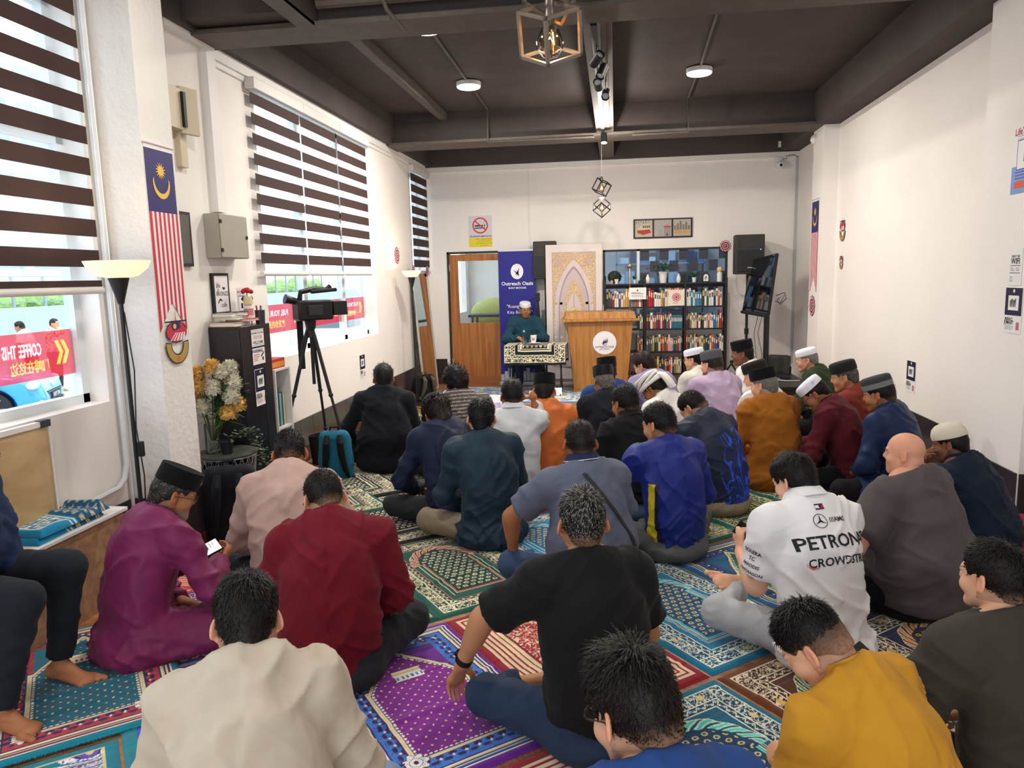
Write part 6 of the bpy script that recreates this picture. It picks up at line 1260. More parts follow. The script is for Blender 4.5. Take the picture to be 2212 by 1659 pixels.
def rosette(lab, face, loc, r):
    t = thing('rosette_ornament', lab, 'wall ornament', loc, face=face); b = MB(); pts = []
    for i in range(48): a = 2 * PI * i / 48; rr_ = r * (1 + .1 * math.cos(a * 12)); pts.append((rr_ * math.cos(a), rr_ * math.sin(a)))
    b.prism(pts, 0, .004, P('#7a1f33')); b.prism([(x * .9, y * .9) for x, y in pts], .004, .005, flagw); b.prism([(x * .78, y * .78) for x, y in pts], .005, .006, P('#a02c48'))
    b.disc(0, 0, r * .5, flagw, .0066, 30, r * .42); b.disc(0, 0, r * .3, BK, .0068, 24); b.disc(0, 0, r * .22, flagw, .007, 20, r * .14, .6, 5.4); b.disc(r * .1, 0, r * .07, flagy, .0072, 10); obj('ornament_face', b, None, t, smooth=0); return t
rosette('red rosette on the left wall between the blinds', 'L', (XL + .004, 9.64, 1.96), .105); rosette('red rosette at the top right corner of the inner window', 'B', (1.58, YB - .006, 2.01), .08); rosette('red rosette below the far right flag banner', 'R', (2.396, 9.6, 1.2), .12)
# ================================================================== left wall things
cream_m = M('cream_metal', '#c9bda2', .5); greym = M('grey_enclosure', '#a39d92', .5)
t = thing('breaker_box', 'open cream breaker box high on the left wall behind the pillar', 'electrical box', (XL + .002, 4.66, 2.78), face='L')
obj('box_body', MB().box(-.12, -.13, 0, .04, .13, .07, cream_m), None, t, .004); obj('cover', MB().box(.05, -.15, .02, .20, .15, .05, cream_m), None, t, .006, rot=(0, -.3, 0)); obj('breakers', MB().box(.03, -.11, .03, .06, .11, .09, BK), None, t)
tag(obj('conduit', MB().box(XL, 4.70, 2.42, XL + .04, 4.78, 2.65, cream_m), None, None, .003), 'cream trunking under the open breaker box', 'conduit')
t = thing('distribution_box', 'grey metal distribution box on the left wall above the black cabinet', 'electrical box', (XL + .002, 5.17, 1.985), face='L')
obj('box_body', MB().box(-.20, -.155, 0, .20, .155, .11, greym), None, t, .003); obj('door_panel', MB().box(-.195, -.15, .11, .195, .15, .118, greym), None, t, .002)
for y in (-.1, .1): obj('hinge', MB().box(-.2, y - .012, .115, -.175, y + .012, .124, BK), None, t, .001)
obj('latch', MB().box(.165, -.012, .118, .185, .012, .126, BK), None, t, .001)
sheet('framed_picture', 'dark framed picture half hidden behind the flagged pillar', 'picture', 'L', (XL + .022, 4.62, 1.95), .3, .36, BK, lambda b: b.rect(-.13, -.16, .26, .32, P('#5b5750'), .001), .02)
def script_art(b):
    b.rect(-.092, -.13, .184, .26, P('#e2e0e2'), .001)
    for k, (x, y, s_) in enumerate(((-.045, .06, .05), (-.05, .03, .04), (.02, -.08, .05))): b.text(('life', 'is', 'cafe')[k], x, y, s_, BK, .002)
    b.text('BRONZE', .01, .0, .045, BK, .002); b.disc(.03, .05, .02, BK, .002, 16, 0, PI, 2 * PI); b.poly([(-.06, -.06), (-.03, -.03), (.0, -.045), (.0, -.055), (-.03, -.045), (-.055, -.07)], BK, .002)
sheet('framed_picture', 'black framed coffee lettering print on the wall above the black cabinet', 'picture', 'L', (XL + .022, 5.10, 1.575), .225, .30, BK, script_art, .02)
cabm = M('black_enamel', '#18161f', .28, spec=.6, var=(4, .1)); cx0, cx1, cy0, cy1, cz = XL + .01, -2.615, 4.90, 5.34, 1.345
t = thing('metal_cabinet', 'tall glossy black metal cabinet with three stickers beside the tripod', 'cabinet', ((cx0 + cx1) / 2, (cy0 + cy1) / 2, 0)); w2, d2 = (cx1 - cx0) / 2, (cy1 - cy0) / 2
obj('cabinet_body', MB().box(-w2, -d2, .03, w2, d2, cz, cabm), None, t, .004); obj('door', MB().box(-w2 + .01, -d2 - .006, .06, w2 - .01, -d2, cz - .02, cabm), None, t, .002)
obj('door_handle', MB().box(w2 - .07, -d2 - .016, .82, w2 - .035, -d2 - .004, 1.02, alu).box(w2 - .06, -d2 - .02, .86, w2 - .045, -d2 - .014, .98, BK), None, t, .003); obj('lock_knob', MB().box(w2 - .01, -d2 - .03, .92, w2 + .02, -d2 + .03, .945, BK).box(w2 - .01, -d2 - .03, .87, w2 + .02, -d2 + .03, .895, BK), None, t, .004)
def sel(b): b.rect(-.09, -.06, .18, .12, W_, .0005); b.text('SELAMAT DATANG', 0, .035, .021, P('#2a2a60'), .001, True); b.text('歡迎光臨', 0, .003, .032, PK, .001); b.text('WELCOME', 0, -.035, .032, BK, .001, True); b.rect(-.085, .053, .17, .002, BK, .001); b.rect(-.085, -.055, .17, .002, BK, .001)
def wrn(b): b.text('WARNING', -.02, .038, .035, P('#2a2a60'), .001, True); b.poly([(.03, .0), (.075, .03), (.08, .02), (.04, -.01)], BK, .001); lines(b, -.08, .01, .09, 4, .014, .005, PK, 2); b.rect(.05, -.035, .02, .025, BK, .001)
for nm_, lab, z, h, fn_ in (('welcome_sticker', 'white welcome sticker at the top of the black cabinet', 1.25, .125, sel), ('warning_sticker', 'white CCTV warning sticker in the middle of the black cabinet', 1.115, .12, wrn)):
    sheet(nm_, lab, 'sticker', 'L', (cx1 + .0045, 5.13, z), .19, h, W_, fn_, .001)
sheet('donation_poster', 'dark blue and white donation poster on the black cabinet, under the two stickers', 'poster', 'L', (cx1 + .0045, 5.13, .885), .18, .27, W_, lambda b: infaq(b, .18, .27), .001)
zc = cz + .001
for i, (lab, x, y, dx, dy, z, h, col) in enumerate((('thick cream book at the bottom of the stack on the cabinet', -2.76, 5.03, .19, .24, 0, .028, '#d9cbb6'), ('pink book on the cabinet, second from the bottom', -2.72, 5.14, .17, .2, .028, .02, '#c94a5c'), ('white paperback on the cabinet, third in the stack', -2.75, 5.03, .17, .2, .048, .02, '#dcd6cf'), ('grey magazine on top of the stack on the cabinet, left', -2.77, 4.98, .14, .13, .068, .025, '#a9a6a4'), ('dark purple book lying on the cabinet stack, right', -2.72, 5.09, .12, .1, .068, .03, '#3b2f55'))):
    t = thing('book', lab, 'book', (x, y, zc + z), .05 * i, group='books lying on the cabinet'); obj('cover', MB().box(-dx / 2, -dy / 2, 0, dx / 2, dy / 2, .003, P(col)).box(-dx / 2, -dy / 2, h - .003, dx / 2, dy / 2, h, P(col)).box(-dx / 2, -dy / 2, 0, -dx / 2 + .003, dy / 2, h, P(col)), None, t); obj('pages', MB().box(-dx / 2 + .003, -dy / 2 + .004, .003, dx / 2 - .005, dy / 2 - .004, h - .003, P('#e6dfd0')), None, t)
t = thing('drink_bottle', 'small bottle with cream cap and floral label on the cabinet books', 'bottle', (-2.68, 5.16, zc + .048)); obj('bottle_body', MB().lathe([(.032, 0), (.034, .07), (.028, .09), (.02, .10)], 20, P('#e8dcd8', .3)), None, t); obj('cap', MB().lathe([(.036, .10), (.03, .155), (.028, .157)], 20, P('#d8c89a')), None, t); obj('label_band', MB().lathe([(.0335, .02), (.0347, .07)], 20, P('#d38a8f'), cap=False), None, t)
t = thing('rose_vase', 'clear vase with one red rose on the cabinet', 'vase', (-2.71, 5.205, zc + .0)); obj('vase_body', MB().lathe([(.025, 0), (.03, .05), (.02, .12), (.024, .16)], 20, glassm('clear_glass', '#f5f8f8')), None, t); obj('stem', MB().tube([(0, 0, .01), (.005, 0, .15), (0, 0, .24)], .003, 6, P('#2f4a2a')), None, t)
b = MB()
for k in range(9): a = k * 2.4; r_ = .008 + k * .003; b.ball((math.cos(a) * r_, math.sin(a) * r_, .255 - k * .002), .018, P('#a81426'), 8, 6, (1, 1, .9))
obj('rose', b, None, t); b = MB()
for s_ in (-1, 1): b.add([(0, 0, .19), (s_ * .035, .01, .21), (s_ * .05, 0, .185), (s_ * .03, -.01, .17)], [(0, 1, 2, 3)], P('#2f4a2a'))
obj('leaf', b, None, t)
t = thing('pen_holder', 'black mesh pen cup holding a red marker on the cabinet edge', 'pen cup', (-2.65, 5.27, zc)); obj('cup', MB().lathe([(.034, 0), (.037, .10), (.035, .10), (.032, .004)], 20, P('#34343a', .4)), None, t)
for k, (c_, a) in enumerate((('#c92a40', -.3), ('#1d1d22', .2), ('#9a9aa5', .05))): obj('pen', MB().tube([(.01 * k - .01, 0, .005), (.01 * k - .01 + a * .05, 0, .135)], .006, 6, P(c_)), None, t)
sheet('acrylic_sign', 'small clear sign holder with red heading on the back edge of the cabinet', 'sign', 'L', (-2.80, 5.30, zc + .135), .14, .27, P('#ddd9d8'), lambda b: life(b, .14, .26), .003)
# small white bookshelf
t = thing('small_bookshelf', 'narrow white bookshelf between the black cabinet and the window wall', 'bookshelf', (-2.735, 5.49, 0)); wm = P('#d9d5d2')
obj('side_panel', MB().box(-.13, -.135, 0, .13, -.12, .98, wm), None, t, .002); obj('side_panel', MB().box(-.13, .12, 0, .13, .135, .98, wm), None, t, .002); obj('back_panel', MB().box(-.13, -.12, 0, -.12, .12, .98, wm), None, t)
for z in (.03, .50, .965): obj('shelf_board', MB().box(-.12, -.12, z, .13, .12, z + .015, wm), None, t)
tag(obj('board_game_box', MB().box(-.1, -.11, 0, .1, .11, .075, P('#b23a2a')).box(-.1, -.112, .01, .101, .111, .05, P('#d9882f')), None, None, .002, loc=(-2.735, 5.49, .981)), 'red and orange board game box on top of the small white bookshelf', 'box')
q = random.Random(4)
for z, cs in ((.515, ['#2d5a4a', '#d8cdb0', '#2f7f8c', '#1f4f58', '#89b3a8', '#234d6e', '#c9c39b']), (.045, ['#d6d2cc', '#a99b7a', '#e5e1da', '#5a4e78', '#c5bfb5', '#383845'])):
    y = -.112
    for k, c_ in enumerate(cs):
        w = q.uniform(.022, .034); h = q.uniform(.24, .33); o = obj('book', MB().box(-.1, 0, 0, .09, w - .002, h, P(c_)), None, None, .001, loc=(-2.735, 5.49 + y, z)); y += w
        tag(o, '%s book, number %d on the %s shelf of the small white bookshelf' % ({'#2d5a4a': 'green', '#d8cdb0': 'cream', '#2f7f8c': 'teal', '#1f4f58': 'dark teal', '#89b3a8': 'pale green', '#234d6e': 'blue', '#c9c39b': 'beige', '#d6d2cc': 'white', '#a99b7a': 'tan', '#e5e1da': 'ivory', '#5a4e78': 'purple', '#c5bfb5': 'light grey', '#383845': 'dark'}[c_], k + 1, 'upper' if z > .3 else 'lower'), 'book', 'books in the small white bookshelf')
# floor lamps
shade = M('lamp_bowl', '#ffdcae', .4, emit=.95)
def floor_lamp(lab, x, y, h, r):
    t = thing('floor_lamp', lab, 'floor lamp', (x, y, 0)); obj('base', MB().lathe([(.13, 0), (.13, .015), (.02, .03)], 32, blkm), None, t); obj('pole', MB().tube([(0, 0, .02), (0, 0, h - .1)], .011, 10, blkm), None, t)
    obj('neck_cone', MB().lathe([(.015, h - .16), (.022, h - .13), (.05, h - .03), (.052, h - .02)], 24, blkm), None, t); obj('lamp_shade', MB().lathe([(.045, h - .03), (r * .6, h - .02), (r * .9, h + .02), (r, h + .055), (r * .97, h + .055), (r * .86, h + .026), (r * .5, h - .005), (.03, h - .015)], 40, shade, cap=False), None, t)
    obj('power_cord', MB().tube([(.013, 0, h - .2), (.03, .01, h - .5), (.015, .0, h - .8), (.035, 0, h - 1.05), (.02, 0, .4), (.03, 0, .05)], .0035, 6, blkm), None, t); obj('cord_switch', MB().box(.02, -.012, h - .95, .045, .012, h - .87, blkm), None, t, .003)
    lamp_light((x, y, h + .07), .05, 2.0, (1, .78, .5)).rotation_euler = (PI, 0, 0)
floor_lamp('uplighter floor lamp with glowing bowl beside the left pillar', -2.48, 3.46, 1.72, .155); floor_lamp('uplighter floor lamp with glowing bowl near the far left corner', -2.62, 9.42, 1.70, .125)
pipe('white pipe running down the wall beside the first window', [(XL + .03, 3.87, ZS), (XL + .03, 3.87, .62), (XL + .03, 3.84, .54), (XL + .03, 3.78, .50), (XL + .03, 3.0, .46)], .016, P('#d8dade', .4), 'pipe', 'wall_pipe'); pipe('second thin white pipe beside the first window', [(XL + .02, 3.905, ZS), (XL + .02, 3.905, .35)], .011, P('#d8dade', .4), 'pipe', 'wall_pipe')
# mirror
mir = M('mirror_glass', '#dfe3e1', .02, metal=1.0); sil = M('silver_frame', '#c6c4c0', .35, metal=.3)
t = thing('standing_mirror', 'tall silver-framed mirror leaning against the left wall in the far corner', 'mirror', (-2.50, 10.28, .03)); wv = Vector((.05, .75, 0)).normalized(); L_ = 1.74; base = Vector((-2.70, 10.12, .01)); up_ = Vector((-.11, .0, 1.70)).normalized(); Wm = .66
x_ = wv; y_ = (up_ - x_ * up_.dot(x_)).normalized(); n_ = x_.cross(y_); t.rotation_euler = Matrix(((x_.x, y_.x, n_.x), (x_.y, y_.y, n_.y), (x_.z, y_.z, n_.z))).to_euler(); t.location = base
obj('mirror_glass', MB().rect(.03, .03, Wm - .06, L_ - .06, mir, .004), None, t, smooth=0); b = MB(); b.box(0, 0, -.015, .03, L_, .012, sil).box(Wm - .03, 0, -.015, Wm, L_, .012, sil).box(.03, 0, -.015, Wm - .03, .03, .012, sil).box(.03, L_ - .03, -.015, Wm - .03, L_, .012, sil); obj('mirror_frame', b, None, t, .003); obj('backing', MB().box(.01, .01, -.012, Wm - .01, L_ - .01, .0, P('#8d8378')), None, t)
for k, (dx, lab) in enumerate(((.02, 'left rosette on top of the mirror'), (Wm - .03, 'right rosette on top of the mirror'))): o = rosette(lab + ' in the far left corner', 'L', base + x_ * dx + y_ * (L_ + .01) + n_ * .02, .075)
# ================================================================== back wall things
vin = M('banner_vinyl', '#1f1c86', .45, var=(3, .12))
t = thing('roll_up_banner', 'dark blue roll-up banner with white logo and slogan behind the speaker', 'banner', (-1.465, 11.12, 0), 0)
obj('banner_sheet', MB().box(-.28, 0, .06, .28, .004, 2.03, vin), None, t, smooth=0); obj('base_cassette', MB().box(-.3, -.04, 0, .3, .06, .06, alu), None, t, .01); obj('top_rail', MB().box(-.28, -.004, 2.02, .28, .01, 2.045, alu), None, t)
b = MB(); Wt = P('#efeef4', .5); b.disc(0, 1.72, .095, Wt, 0, 36, sy=1.2)
for k, (x, y, l, a) in enumerate(((.01, 1.70, .15, 75), (-.005, 1.695, .12, 55), (.015, 1.68, .13, 108), (-.01, 1.70, .10, 135))): ca, sa = math.cos(R_(a)), math.sin(R_(a)); b.poly([(x - ca * l * .35, y - sa * l * .35), (x + sa * .012, y - ca * .012), (x + ca * l * .6, y + sa * l * .6), (x - sa * .008, y + ca * .008)], vin, .001)
b.text('Outreach Oasis', 0, 1.54, .075, Wt, 0, True); b.text('BUKIT BINTANG', 0, 1.475, .036, Wt, 0, True); b.text('"Ruang Untuk', .02, 1.20, .068, Wt, 0); b.text('Kita Bersama"', .03, 1.11, .068, Wt, 0)
for i in range(7):
    for j in range(3): b.disc(-.24 + i * .08, 1.98 - j * .07, .036, P('#3531a0', .5), .0002, 8, .033)
for k in range(10): b.rect(-.28 + k * .056, .07, .05, .1 + .12 * ((k * 7) % 5) / 5, P('#b9bcc6'), .0006)
o = obj('printing', b, None, t, smooth=0); o.rotation_euler = (R_(90), 0, 0); o.location = (0, -.003, 0)
def pa_speaker(lab, x, y, z, w, h, d, rz, badge=0, pole=True):
    t = thing('loudspeaker', lab, 'loudspeaker', (x, y, z), rz); body = M('speaker_body', '#35332f', .6); gr = M('speaker_grille', '#201f1e', .5, bump=(900, .6, .002))
    obj('cabinet', MB().prism([(-w / 2, -d / 2), (w / 2, -d / 2), (w / 2, d * .1), (w * .32, d / 2), (-w * .32, d / 2), (-w / 2, d * .1)], 0, h, body), None, t, .015)
    obj('horn', MB().add([(-w * .36, -d / 2 - .002, h * .86), (w * .36, -d / 2 - .002, h * .86), (w * .36, -d / 2 - .002, h * .68), (-w * .36, -d / 2 - .002, h * .68), (-w * .08, -d / 2 + .05, h * .8), (w * .08, -d / 2 + .05, h * .8), (w * .08, -d / 2 + .05, h * .74), (-w * .08, -d / 2 + .05, h * .74)], [(0, 1, 5, 4), (1, 2, 6, 5), (2, 3, 7, 6), (3, 0, 4, 7), (4, 5, 6, 7)], gr), None, t, smooth=0)
    obj('grille', MB().box(-w * .42, -d / 2 - .008, h * .06, w * .42, -d / 2, h * .60, gr), None, t, .02)
    if badge: obj('badge', MB().box(-.03, -d / 2 - .012, h * .15, .03, -d / 2 - .008, h * .18, P('#9da39a', .3, metal=.6)), None, t); obj('power_led', MB().ball((w * .36, -d / 2 - .004, h * .62), .006, M('blue_led', '#5a6cff', .4, emit=8)), None, t)
    obj('handle', MB().box(w / 2 - .005, -d * .1, h * .45, w / 2 + .012, d * .1, h * .7, BK), None, t, .005)
    if pole:
        s = thing('speaker_stand', lab.split(' ')[0] + ' tripod stand carrying the ' + ('right' if x > 0 else 'left') + ' loudspeaker', 'stand', (x, y, 0)); obj('pole', MB().tube([(0, 0, .25), (0, 0, z)], .019, 12, blkm), None, s); obj('collar', MB().lathe([(.03, .75), (.03, .83)], 14, BK), None, s)
        for k in range(3): a = k * 2.1 + .5; obj('leg', MB().tube([(0, 0, .6), (math.cos(a) * (.42 if x > 0 else .11), math.sin(a) * (.42 if x > 0 else .11), .02)], .011, 8, blkm), None, s)
    return t
pa_speaker('black PA speaker half hidden behind the arch panel', -1.04, 11.16, 1.60, .34, .55, .26, 0); pa_speaker('black PA speaker with badge beside the inner window', 1.85, 10.98, 1.60, .40, .545, .30, 0, 1)
t = thing('camera_tripod', 'folded black tripod standing behind the speaker', 'tripod', (-1.14, 10.92, 0)); obj('head', MB().box(-.03, -.03, 1.28, .03, .03, 1.40, BK), None, t, .006); obj('pan_handle', MB().tube([(-.02, 0, 1.34), (-.12, .0, 1.30), (-.16, 0, 1.26)], .007, 8, BK), None, t)
for k in range(3): a = k * 2.1; obj('leg', MB().tube([(0, 0, 1.28), (math.cos(a) * .10, math.sin(a) * .10, .01)], [.016, .011], 8, BK), None, t)
# arch panel
t = thing('arch_backdrop_panel', 'tall white panel printed with a golden pointed arch doorway', 'panel', (-.61, 10.98, 0)); pw, ph = .82, 1.98
obj('panel_board', MB().box(-pw / 2, 0, .11, pw / 2, .04, .11 + ph, P('#dbd2cf', .6)), None, t, .003); obj('rear_board', MB().box(-.36, .045, 0, .44, .06, 1.2, P('#e3e1df')), None, t)
pk, gold_, tan_ = P('#cdbfc4', .6), P('#c9ab6a', .45), M('carved_print', '#c9ad8c', .7, wood=('#b0896a', '#e2cfae', (1, 1, 1), 70)); b = MB(); by = 1.30
b.rect(-.32, .30, .64, 1.68, P('#b8a39a'), 0); b.rect(-.31, .31, .62, 1.66, tan_, .002)
def arch(w, y0, ys, top, m, z, th=0, g=.0):
    n = 22; R_0 = 1.9 * w; c_ = R_0 - w; tm = math.acos(c_ / R_0); kk = (top - ys) / math.sqrt(R_0 * R_0 - c_ * c_); pts = [(R_0 * math.cos(tm * i / n) - c_, ys + kk * R_0 * math.sin(tm * i / n)) for i in range(n + 1)]
    L2 = [(x, y) for x, y in pts]; P_ = [(w, y0)] + L2 + [(-x, y) for x, y in L2[::-1][1:]] + [(-w, y0)]
    b.add([(x, y, z) for x, y in P_], [tuple(range(len(P_)))], m)
arch(.285, .30, 1.15, 1.87, pk, .006, g=.3); arch(.225, .30, 1.15, 1.78, P('#a08d90'), .010, g=.3); arch(.212, .30, 1.15, 1.74, P('#bfafb2'), .014, g=.25); arch(.150, .30, 1.05, 1.58, gold_, .018, g=.2); arch(.143, .30, 1.05, 1.565, tan_, .020, g=.2); arch(.128, .30, 1.0, 1.42, gold_, .022, g=.1); arch(.122, .30, 1.0, 1.405, pk, .024, g=.1)
b.rect(-.004, .35, .008, 1.04, P('#a8906c'), .026); b.disc(0, 1.10, .082, P('#d9c68c', .5), .028, 32); b.disc(0, 1.10, .076, P('#c3aa68', .5), .029, 32, .071)
for k in range(4): b.tube([(-.035 + k * .02, 1.08 + .01 * k, .03), (-.03 + k * .02, 1.13, .03), (-.015 + k * .02, 1.07, .03)], .003, 5, P('#8c733c'))
b.tube([(-.04, 1.11, .03), (.0, 1.13, .03), (.03, 1.145, .03)], .0028, 5, P('#8c733c'))
for s_ in (-1, 1):
    b.disc(s_ * .225, 1.84, .06, P('#c4a69a'), .005, 8)
    for xx in (.27, .19):
        b.rect(s_ * xx - .012, .34, .024, .90, P('#d3c6ca', .5), .012); b.rect(s_ * xx - .02, 1.22, .04, .035, gold_, .014)
        for k in range(4): b.rect(s_ * xx - .02, .45 + k * .09, .04, .04, P('#ded4d6'), .015)
    b.rect(s_ * .19 - .012, .95, .024, .16, gold_, .016)
o = obj('arch_relief', b, None, t, smooth=0); o.rotation_euler = (R_(90), 0, 0); o.location = (0, -.002, 0)
# lectern
lw = M('lectern_wood', wood=('#9c6430', '#b98448', (8, 8, .4), 4), rough=.42)
t = thing('lectern', 'tapered light-wood lectern with a round white logo plate', 'lectern', (-.24, 10.62, 0), R_(5))
def taper(b, x0, x1, z0, z1, d0, d1, m): b.add([(-x0, -d0, z0), (x0, -d0, z0), (x0, d0, z0), (-x0, d0, z0), (-x1, -d1, z1), (x1, -d1, z1), (x1, d1, z1), (-x1, d1, z1)], [(3, 2, 1, 0), (4, 5, 6, 7), (0, 1, 5, 4), (1, 2, 6, 5), (2, 3, 7, 6), (3, 0, 4, 7)], m)
b = MB(); taper(b, .375, .455, .05, 1.0, .21, .24, lw); obj('lectern_body', b, None, t, .004); obj('plinth', MB().box(-.385, -.22, 0, .385, .22, .05, lw), None, t, .004)
b = MB(); b.box(-.52, -.30, 1.0, .52, .30, 1.035, lw); taper(b, .50, .47, 1.035, 1.13, .285, .26, lw); obj('reading_top', b, None, t, .005)
b = MB(); b.disc(.06, 0, .165, P('#ebe7ea', .5), 0, 48); b.disc(.06, 0, .165, P('#d8d2d6', .5), .001, 48, .160)
for k in range(3): x = .035 + k * .022; b.poly([(x, -.015 + k * .008), (x + .018, -.02 + k * .01), (x + .028, .03), (x + .012, .075 - (2 - k) * .012), (x + .014, .03), (x - .002, .01)], PU, .002)
b.disc(.06, .015, .04, PU, .0015, 24, .034, R_(200), R_(330), 1.3); b.text('OUTREACH·OASIS', .06, -.058, .032, P('#3d3a52'), .002, True); b.text('BUKIT BINTANG', .06, -.088, .018, P('#3d3a52'), .002, True)
o = obj('logo_plate', b, None, t, smooth=0); o.rotation_euler = (R_(90 + 1.8), 0, 0); o.location = (0, -.236, .70)
t = thing('ceremonial_staff', 'wooden staff with silver knob standing behind the lectern', 'staff', (.20, 10.96, 0)); obj('shaft', MB().tube([(0, 0, 0), (0, 0, 1.5)], .012, 10, P('#8a4f2c', .4)), None, t); obj('silver_collar', MB().lathe([(.013, 1.5), (.016, 1.52), (.014, 1.58), (.019, 1.60), (.015, 1.64), (.013, 1.72)], 16, P('#c9c3b8', .3, metal=.7)), None, t); obj('knob', MB().ball((0, 0, 1.76), .038, P('#b9ad9d', .25, metal=.8), 20, 12, (1, 1, 1.1)), None, t)
# bookcase
dk = M('black_wood_shelf', '#1d1816', .45, var=(6, .15)); t = thing('bookcase', 'black three-bay ladder bookcase full of books under the inner window', 'bookcase', (.70, 11.08, 0))
xs = [-.86, -.285, .285, .86]; zs = [1.50, 1.165, .845, .515, .19]
for k, x in enumerate(xs):
    for y in (-.13, .10): obj('post', MB().box(x - .016, y, 0, x + .016, y + .03, 1.62 if y > 0 else 1.56, dk), None, t, .002)
    if k < 3:
        for z in zs: obj('shelf_board', MB().box(x + .016, -.13, z - .02, xs[k + 1] - .016, .13, z, dk), None, t, .001)
        obj('top_rail', MB().box(x + .016, .105, 1.43, xs[k + 1] - .016, .12, 1.48, dk), None, t)
BC = {'#d8d2c4': 'cream', '#e4e2de': 'white', '#b5182f': 'crimson', '#7a1f2b': 'maroon', '#2b2a2c': 'black', '#3a2a24': 'dark brown', '#8a6a44': 'tan', '#c99a3e': 'gold', '#2f6f86': 'teal', '#3f86a8': 'blue', '#1e3a5c': 'navy', '#35573f': 'green', '#9a9a98': 'grey', '#c2522c': 'orange', '#d6a4a8': 'pink', '#5b3a63': 'purple', '#cfc08a': 'yellow'}
pal = {(0, 0): '#2b2a2c #3a2a24 #3a2a24 #7a1f2b #d8d2c4 #e4e2de #5b3a63 #d8d2c4 #c99a3e #c99a3e #9a9a98', (0, 1): '#7a1f2b #b5182f #b5182f #7a1f2b #e4e2de #e4e2de #e4e2de #c99a3e', (0, 2): '#e4e2de #e4e2de #2f6f86 #d8d2c4 #3f86a8 #3f86a8 #2f6f86 #3a2a24 #e4e2de #35573f #e4e2de #e4e2de #1e3a5c #e4e2de #c2522c #d8d2c4 #3f86a8 #7a1f2b',
       (1, 2): '#5b3a63 #2b2a2c #8a6a44 #d8d2c4 #d8d2c4 #cfc08a #7a1f2b #e4e2de #2b2a2c #3a2a24 #e4e2de #d8d2c4 #c2522c #e4e2de #e4e2de #2f6f86 #3f86a8', (1, 1): '#7a1f2b #2b2a2c #e4e2de #c2522c #8a6a44 #5b3a63 #7a1f2b #d6a4a8 #7a1f2b #3a2a24'}
q = random.Random(9); shn = ['top', 'second', 'third', 'bottom']; bn = ['left', 'middle', 'right']; BK_ = {}
for sh in range(4):
    for bay in range(3):
        x = xs[bay] + .02; x1 = xs[bay + 1] - .02; zb = zs[sh + 1]; pl = pal.get((sh, bay), '').split(); seq = []
        lo = xs[0] + .02
        if bay == 0 and sh >= 1: x = .33 - .70 - .02
        while x < x1 - .02:
            col = pl[len(seq)] if len(seq) < len(pl) else q.choice(list(BC)); w = q.uniform(.019, .034) if sh else q.uniform(.024, .037); h = q.uniform(.19, .27) * (1.0 if sh == 0 else .92)
            if sh == 1 and bay == 1 and x > .08: col = '#2f6f86'; w = .016; h = .18
            if sh == 0 and bay == 1 and x > .0 : col = '#d8d2c4' if len(seq) % 2 else '#e4e2de'; h = .25
            if x + w > x1: break
            seq.append((x, w, h, col)); x += w + .0012
        for k, (x, w, h, col) in enumerate(seq):
            key = (round(w, 3), round(h, 2), col)
            lean = 0
            pm = P(col, .55); b = MB().box(0, 0, 0, w - .002, .165, h, pm).box(.002, .004, .003, w - .004, .166, h + .0006, P('#e3dccb')); sp = MB(); lc = P('#d9c27a' if col in ('#2b2a2c', '#3a2a24', '#7a1f2b', '#35573f', '#1e3a5c') else '#3b3432' if col in ('#e4e2de', '#d8d2c4', '#cfc08a') else '#efe9dd')
            sp.add([(w * .25, -.0006, h * .55), (w * .72, -.0006, h * .55), (w * .72, -.0006, h * .85), (w * .25, -.0006, h * .85)], [(0, 1, 2, 3)], lc)
            o = obj('book', b, None, None, 0, 0, loc=(.70 + x, 11.08 - .10, zb + .0005)); obj('spine_label', sp, None, o, smooth=0)
            a = BC[seq[k - 1][3]] + ' book' if k else 'post'; c2 = BC[seq[k + 1][3]] + ' book' if k < len(seq) - 1 else 'post'
            BK_.setdefault('%s book between a %s and a %s, %s shelf, %s bay' % (BC[col], a, c2, shn[sh], bn[bay]), []).append(o); o['category'] = 'book'; o['group'] = 'books on the %s shelf of the bookcase' % shn[sh]
ordn = ['first', 'second', 'third', 'fourth', 'fifth', 'sixth', 'seventh', 'eighth', 'ninth', 'tenth', 'eleventh', 'twelfth']
for lab, os_ in BK_.items():
    os_.sort(key=lambda o: o.location.x)
    for k, o in enumerate(os_): o['label'] = lab if len(os_) == 1 else '%s such %s' % (ordn[min(k, 11)], lab)
def place(name, lab, cat, x, y=11.06, z=1.501): return thing(name, lab, cat, (x, y, z))
sheet('notice_card', 'white printed card hanging on the left bay of the bookcase behind the staff', 'card', 'B', (.31, 10.93, 1.36), .245, .17, W_, lambda b: (b.disc(0, .045, .012, BK, .001, 8), lines(b, -.09, .01, .18, 2, .016, .006, BK, 1), lines(b, -.08, -.03, .16, 2, .018, .005, GR, 2), None)[0], .002)
def reddeco(b): b.disc(0, .0, .062, RD, .001, 40); b.disc(0, 0, .055, P('#e9d9cc'), .0014, 12, .02); b.disc(0, 0, .045, RD, .0018, 8, .03); b.disc(0, 0, .016, RD, .002, 8); lines(b, -.05, -.085, .1, 1, .01, .008, GR); [b.rect(-.11 + k * .03, .105, .02, .03, P(['#c9a13c', '#b5182f', '#7a1f2b', '#c9783c'][k % 4]), .001) for k in range(7)]
sheet('decorated_folder', 'cream folder with a red round floral emblem on the top middle shelf', 'folder', 'B', (.70 + .16, 10.93, 1.295), .23, .24, P('#e6dccb'), reddeco, .003)
leafm = M('leaf_green', '#3f6b33', .6, var=(40, .3)); leafd = M('leaf_dark', '#2c4a2b', .6, var=(40, .3)); ptm = P('#e6e4e3', .4)
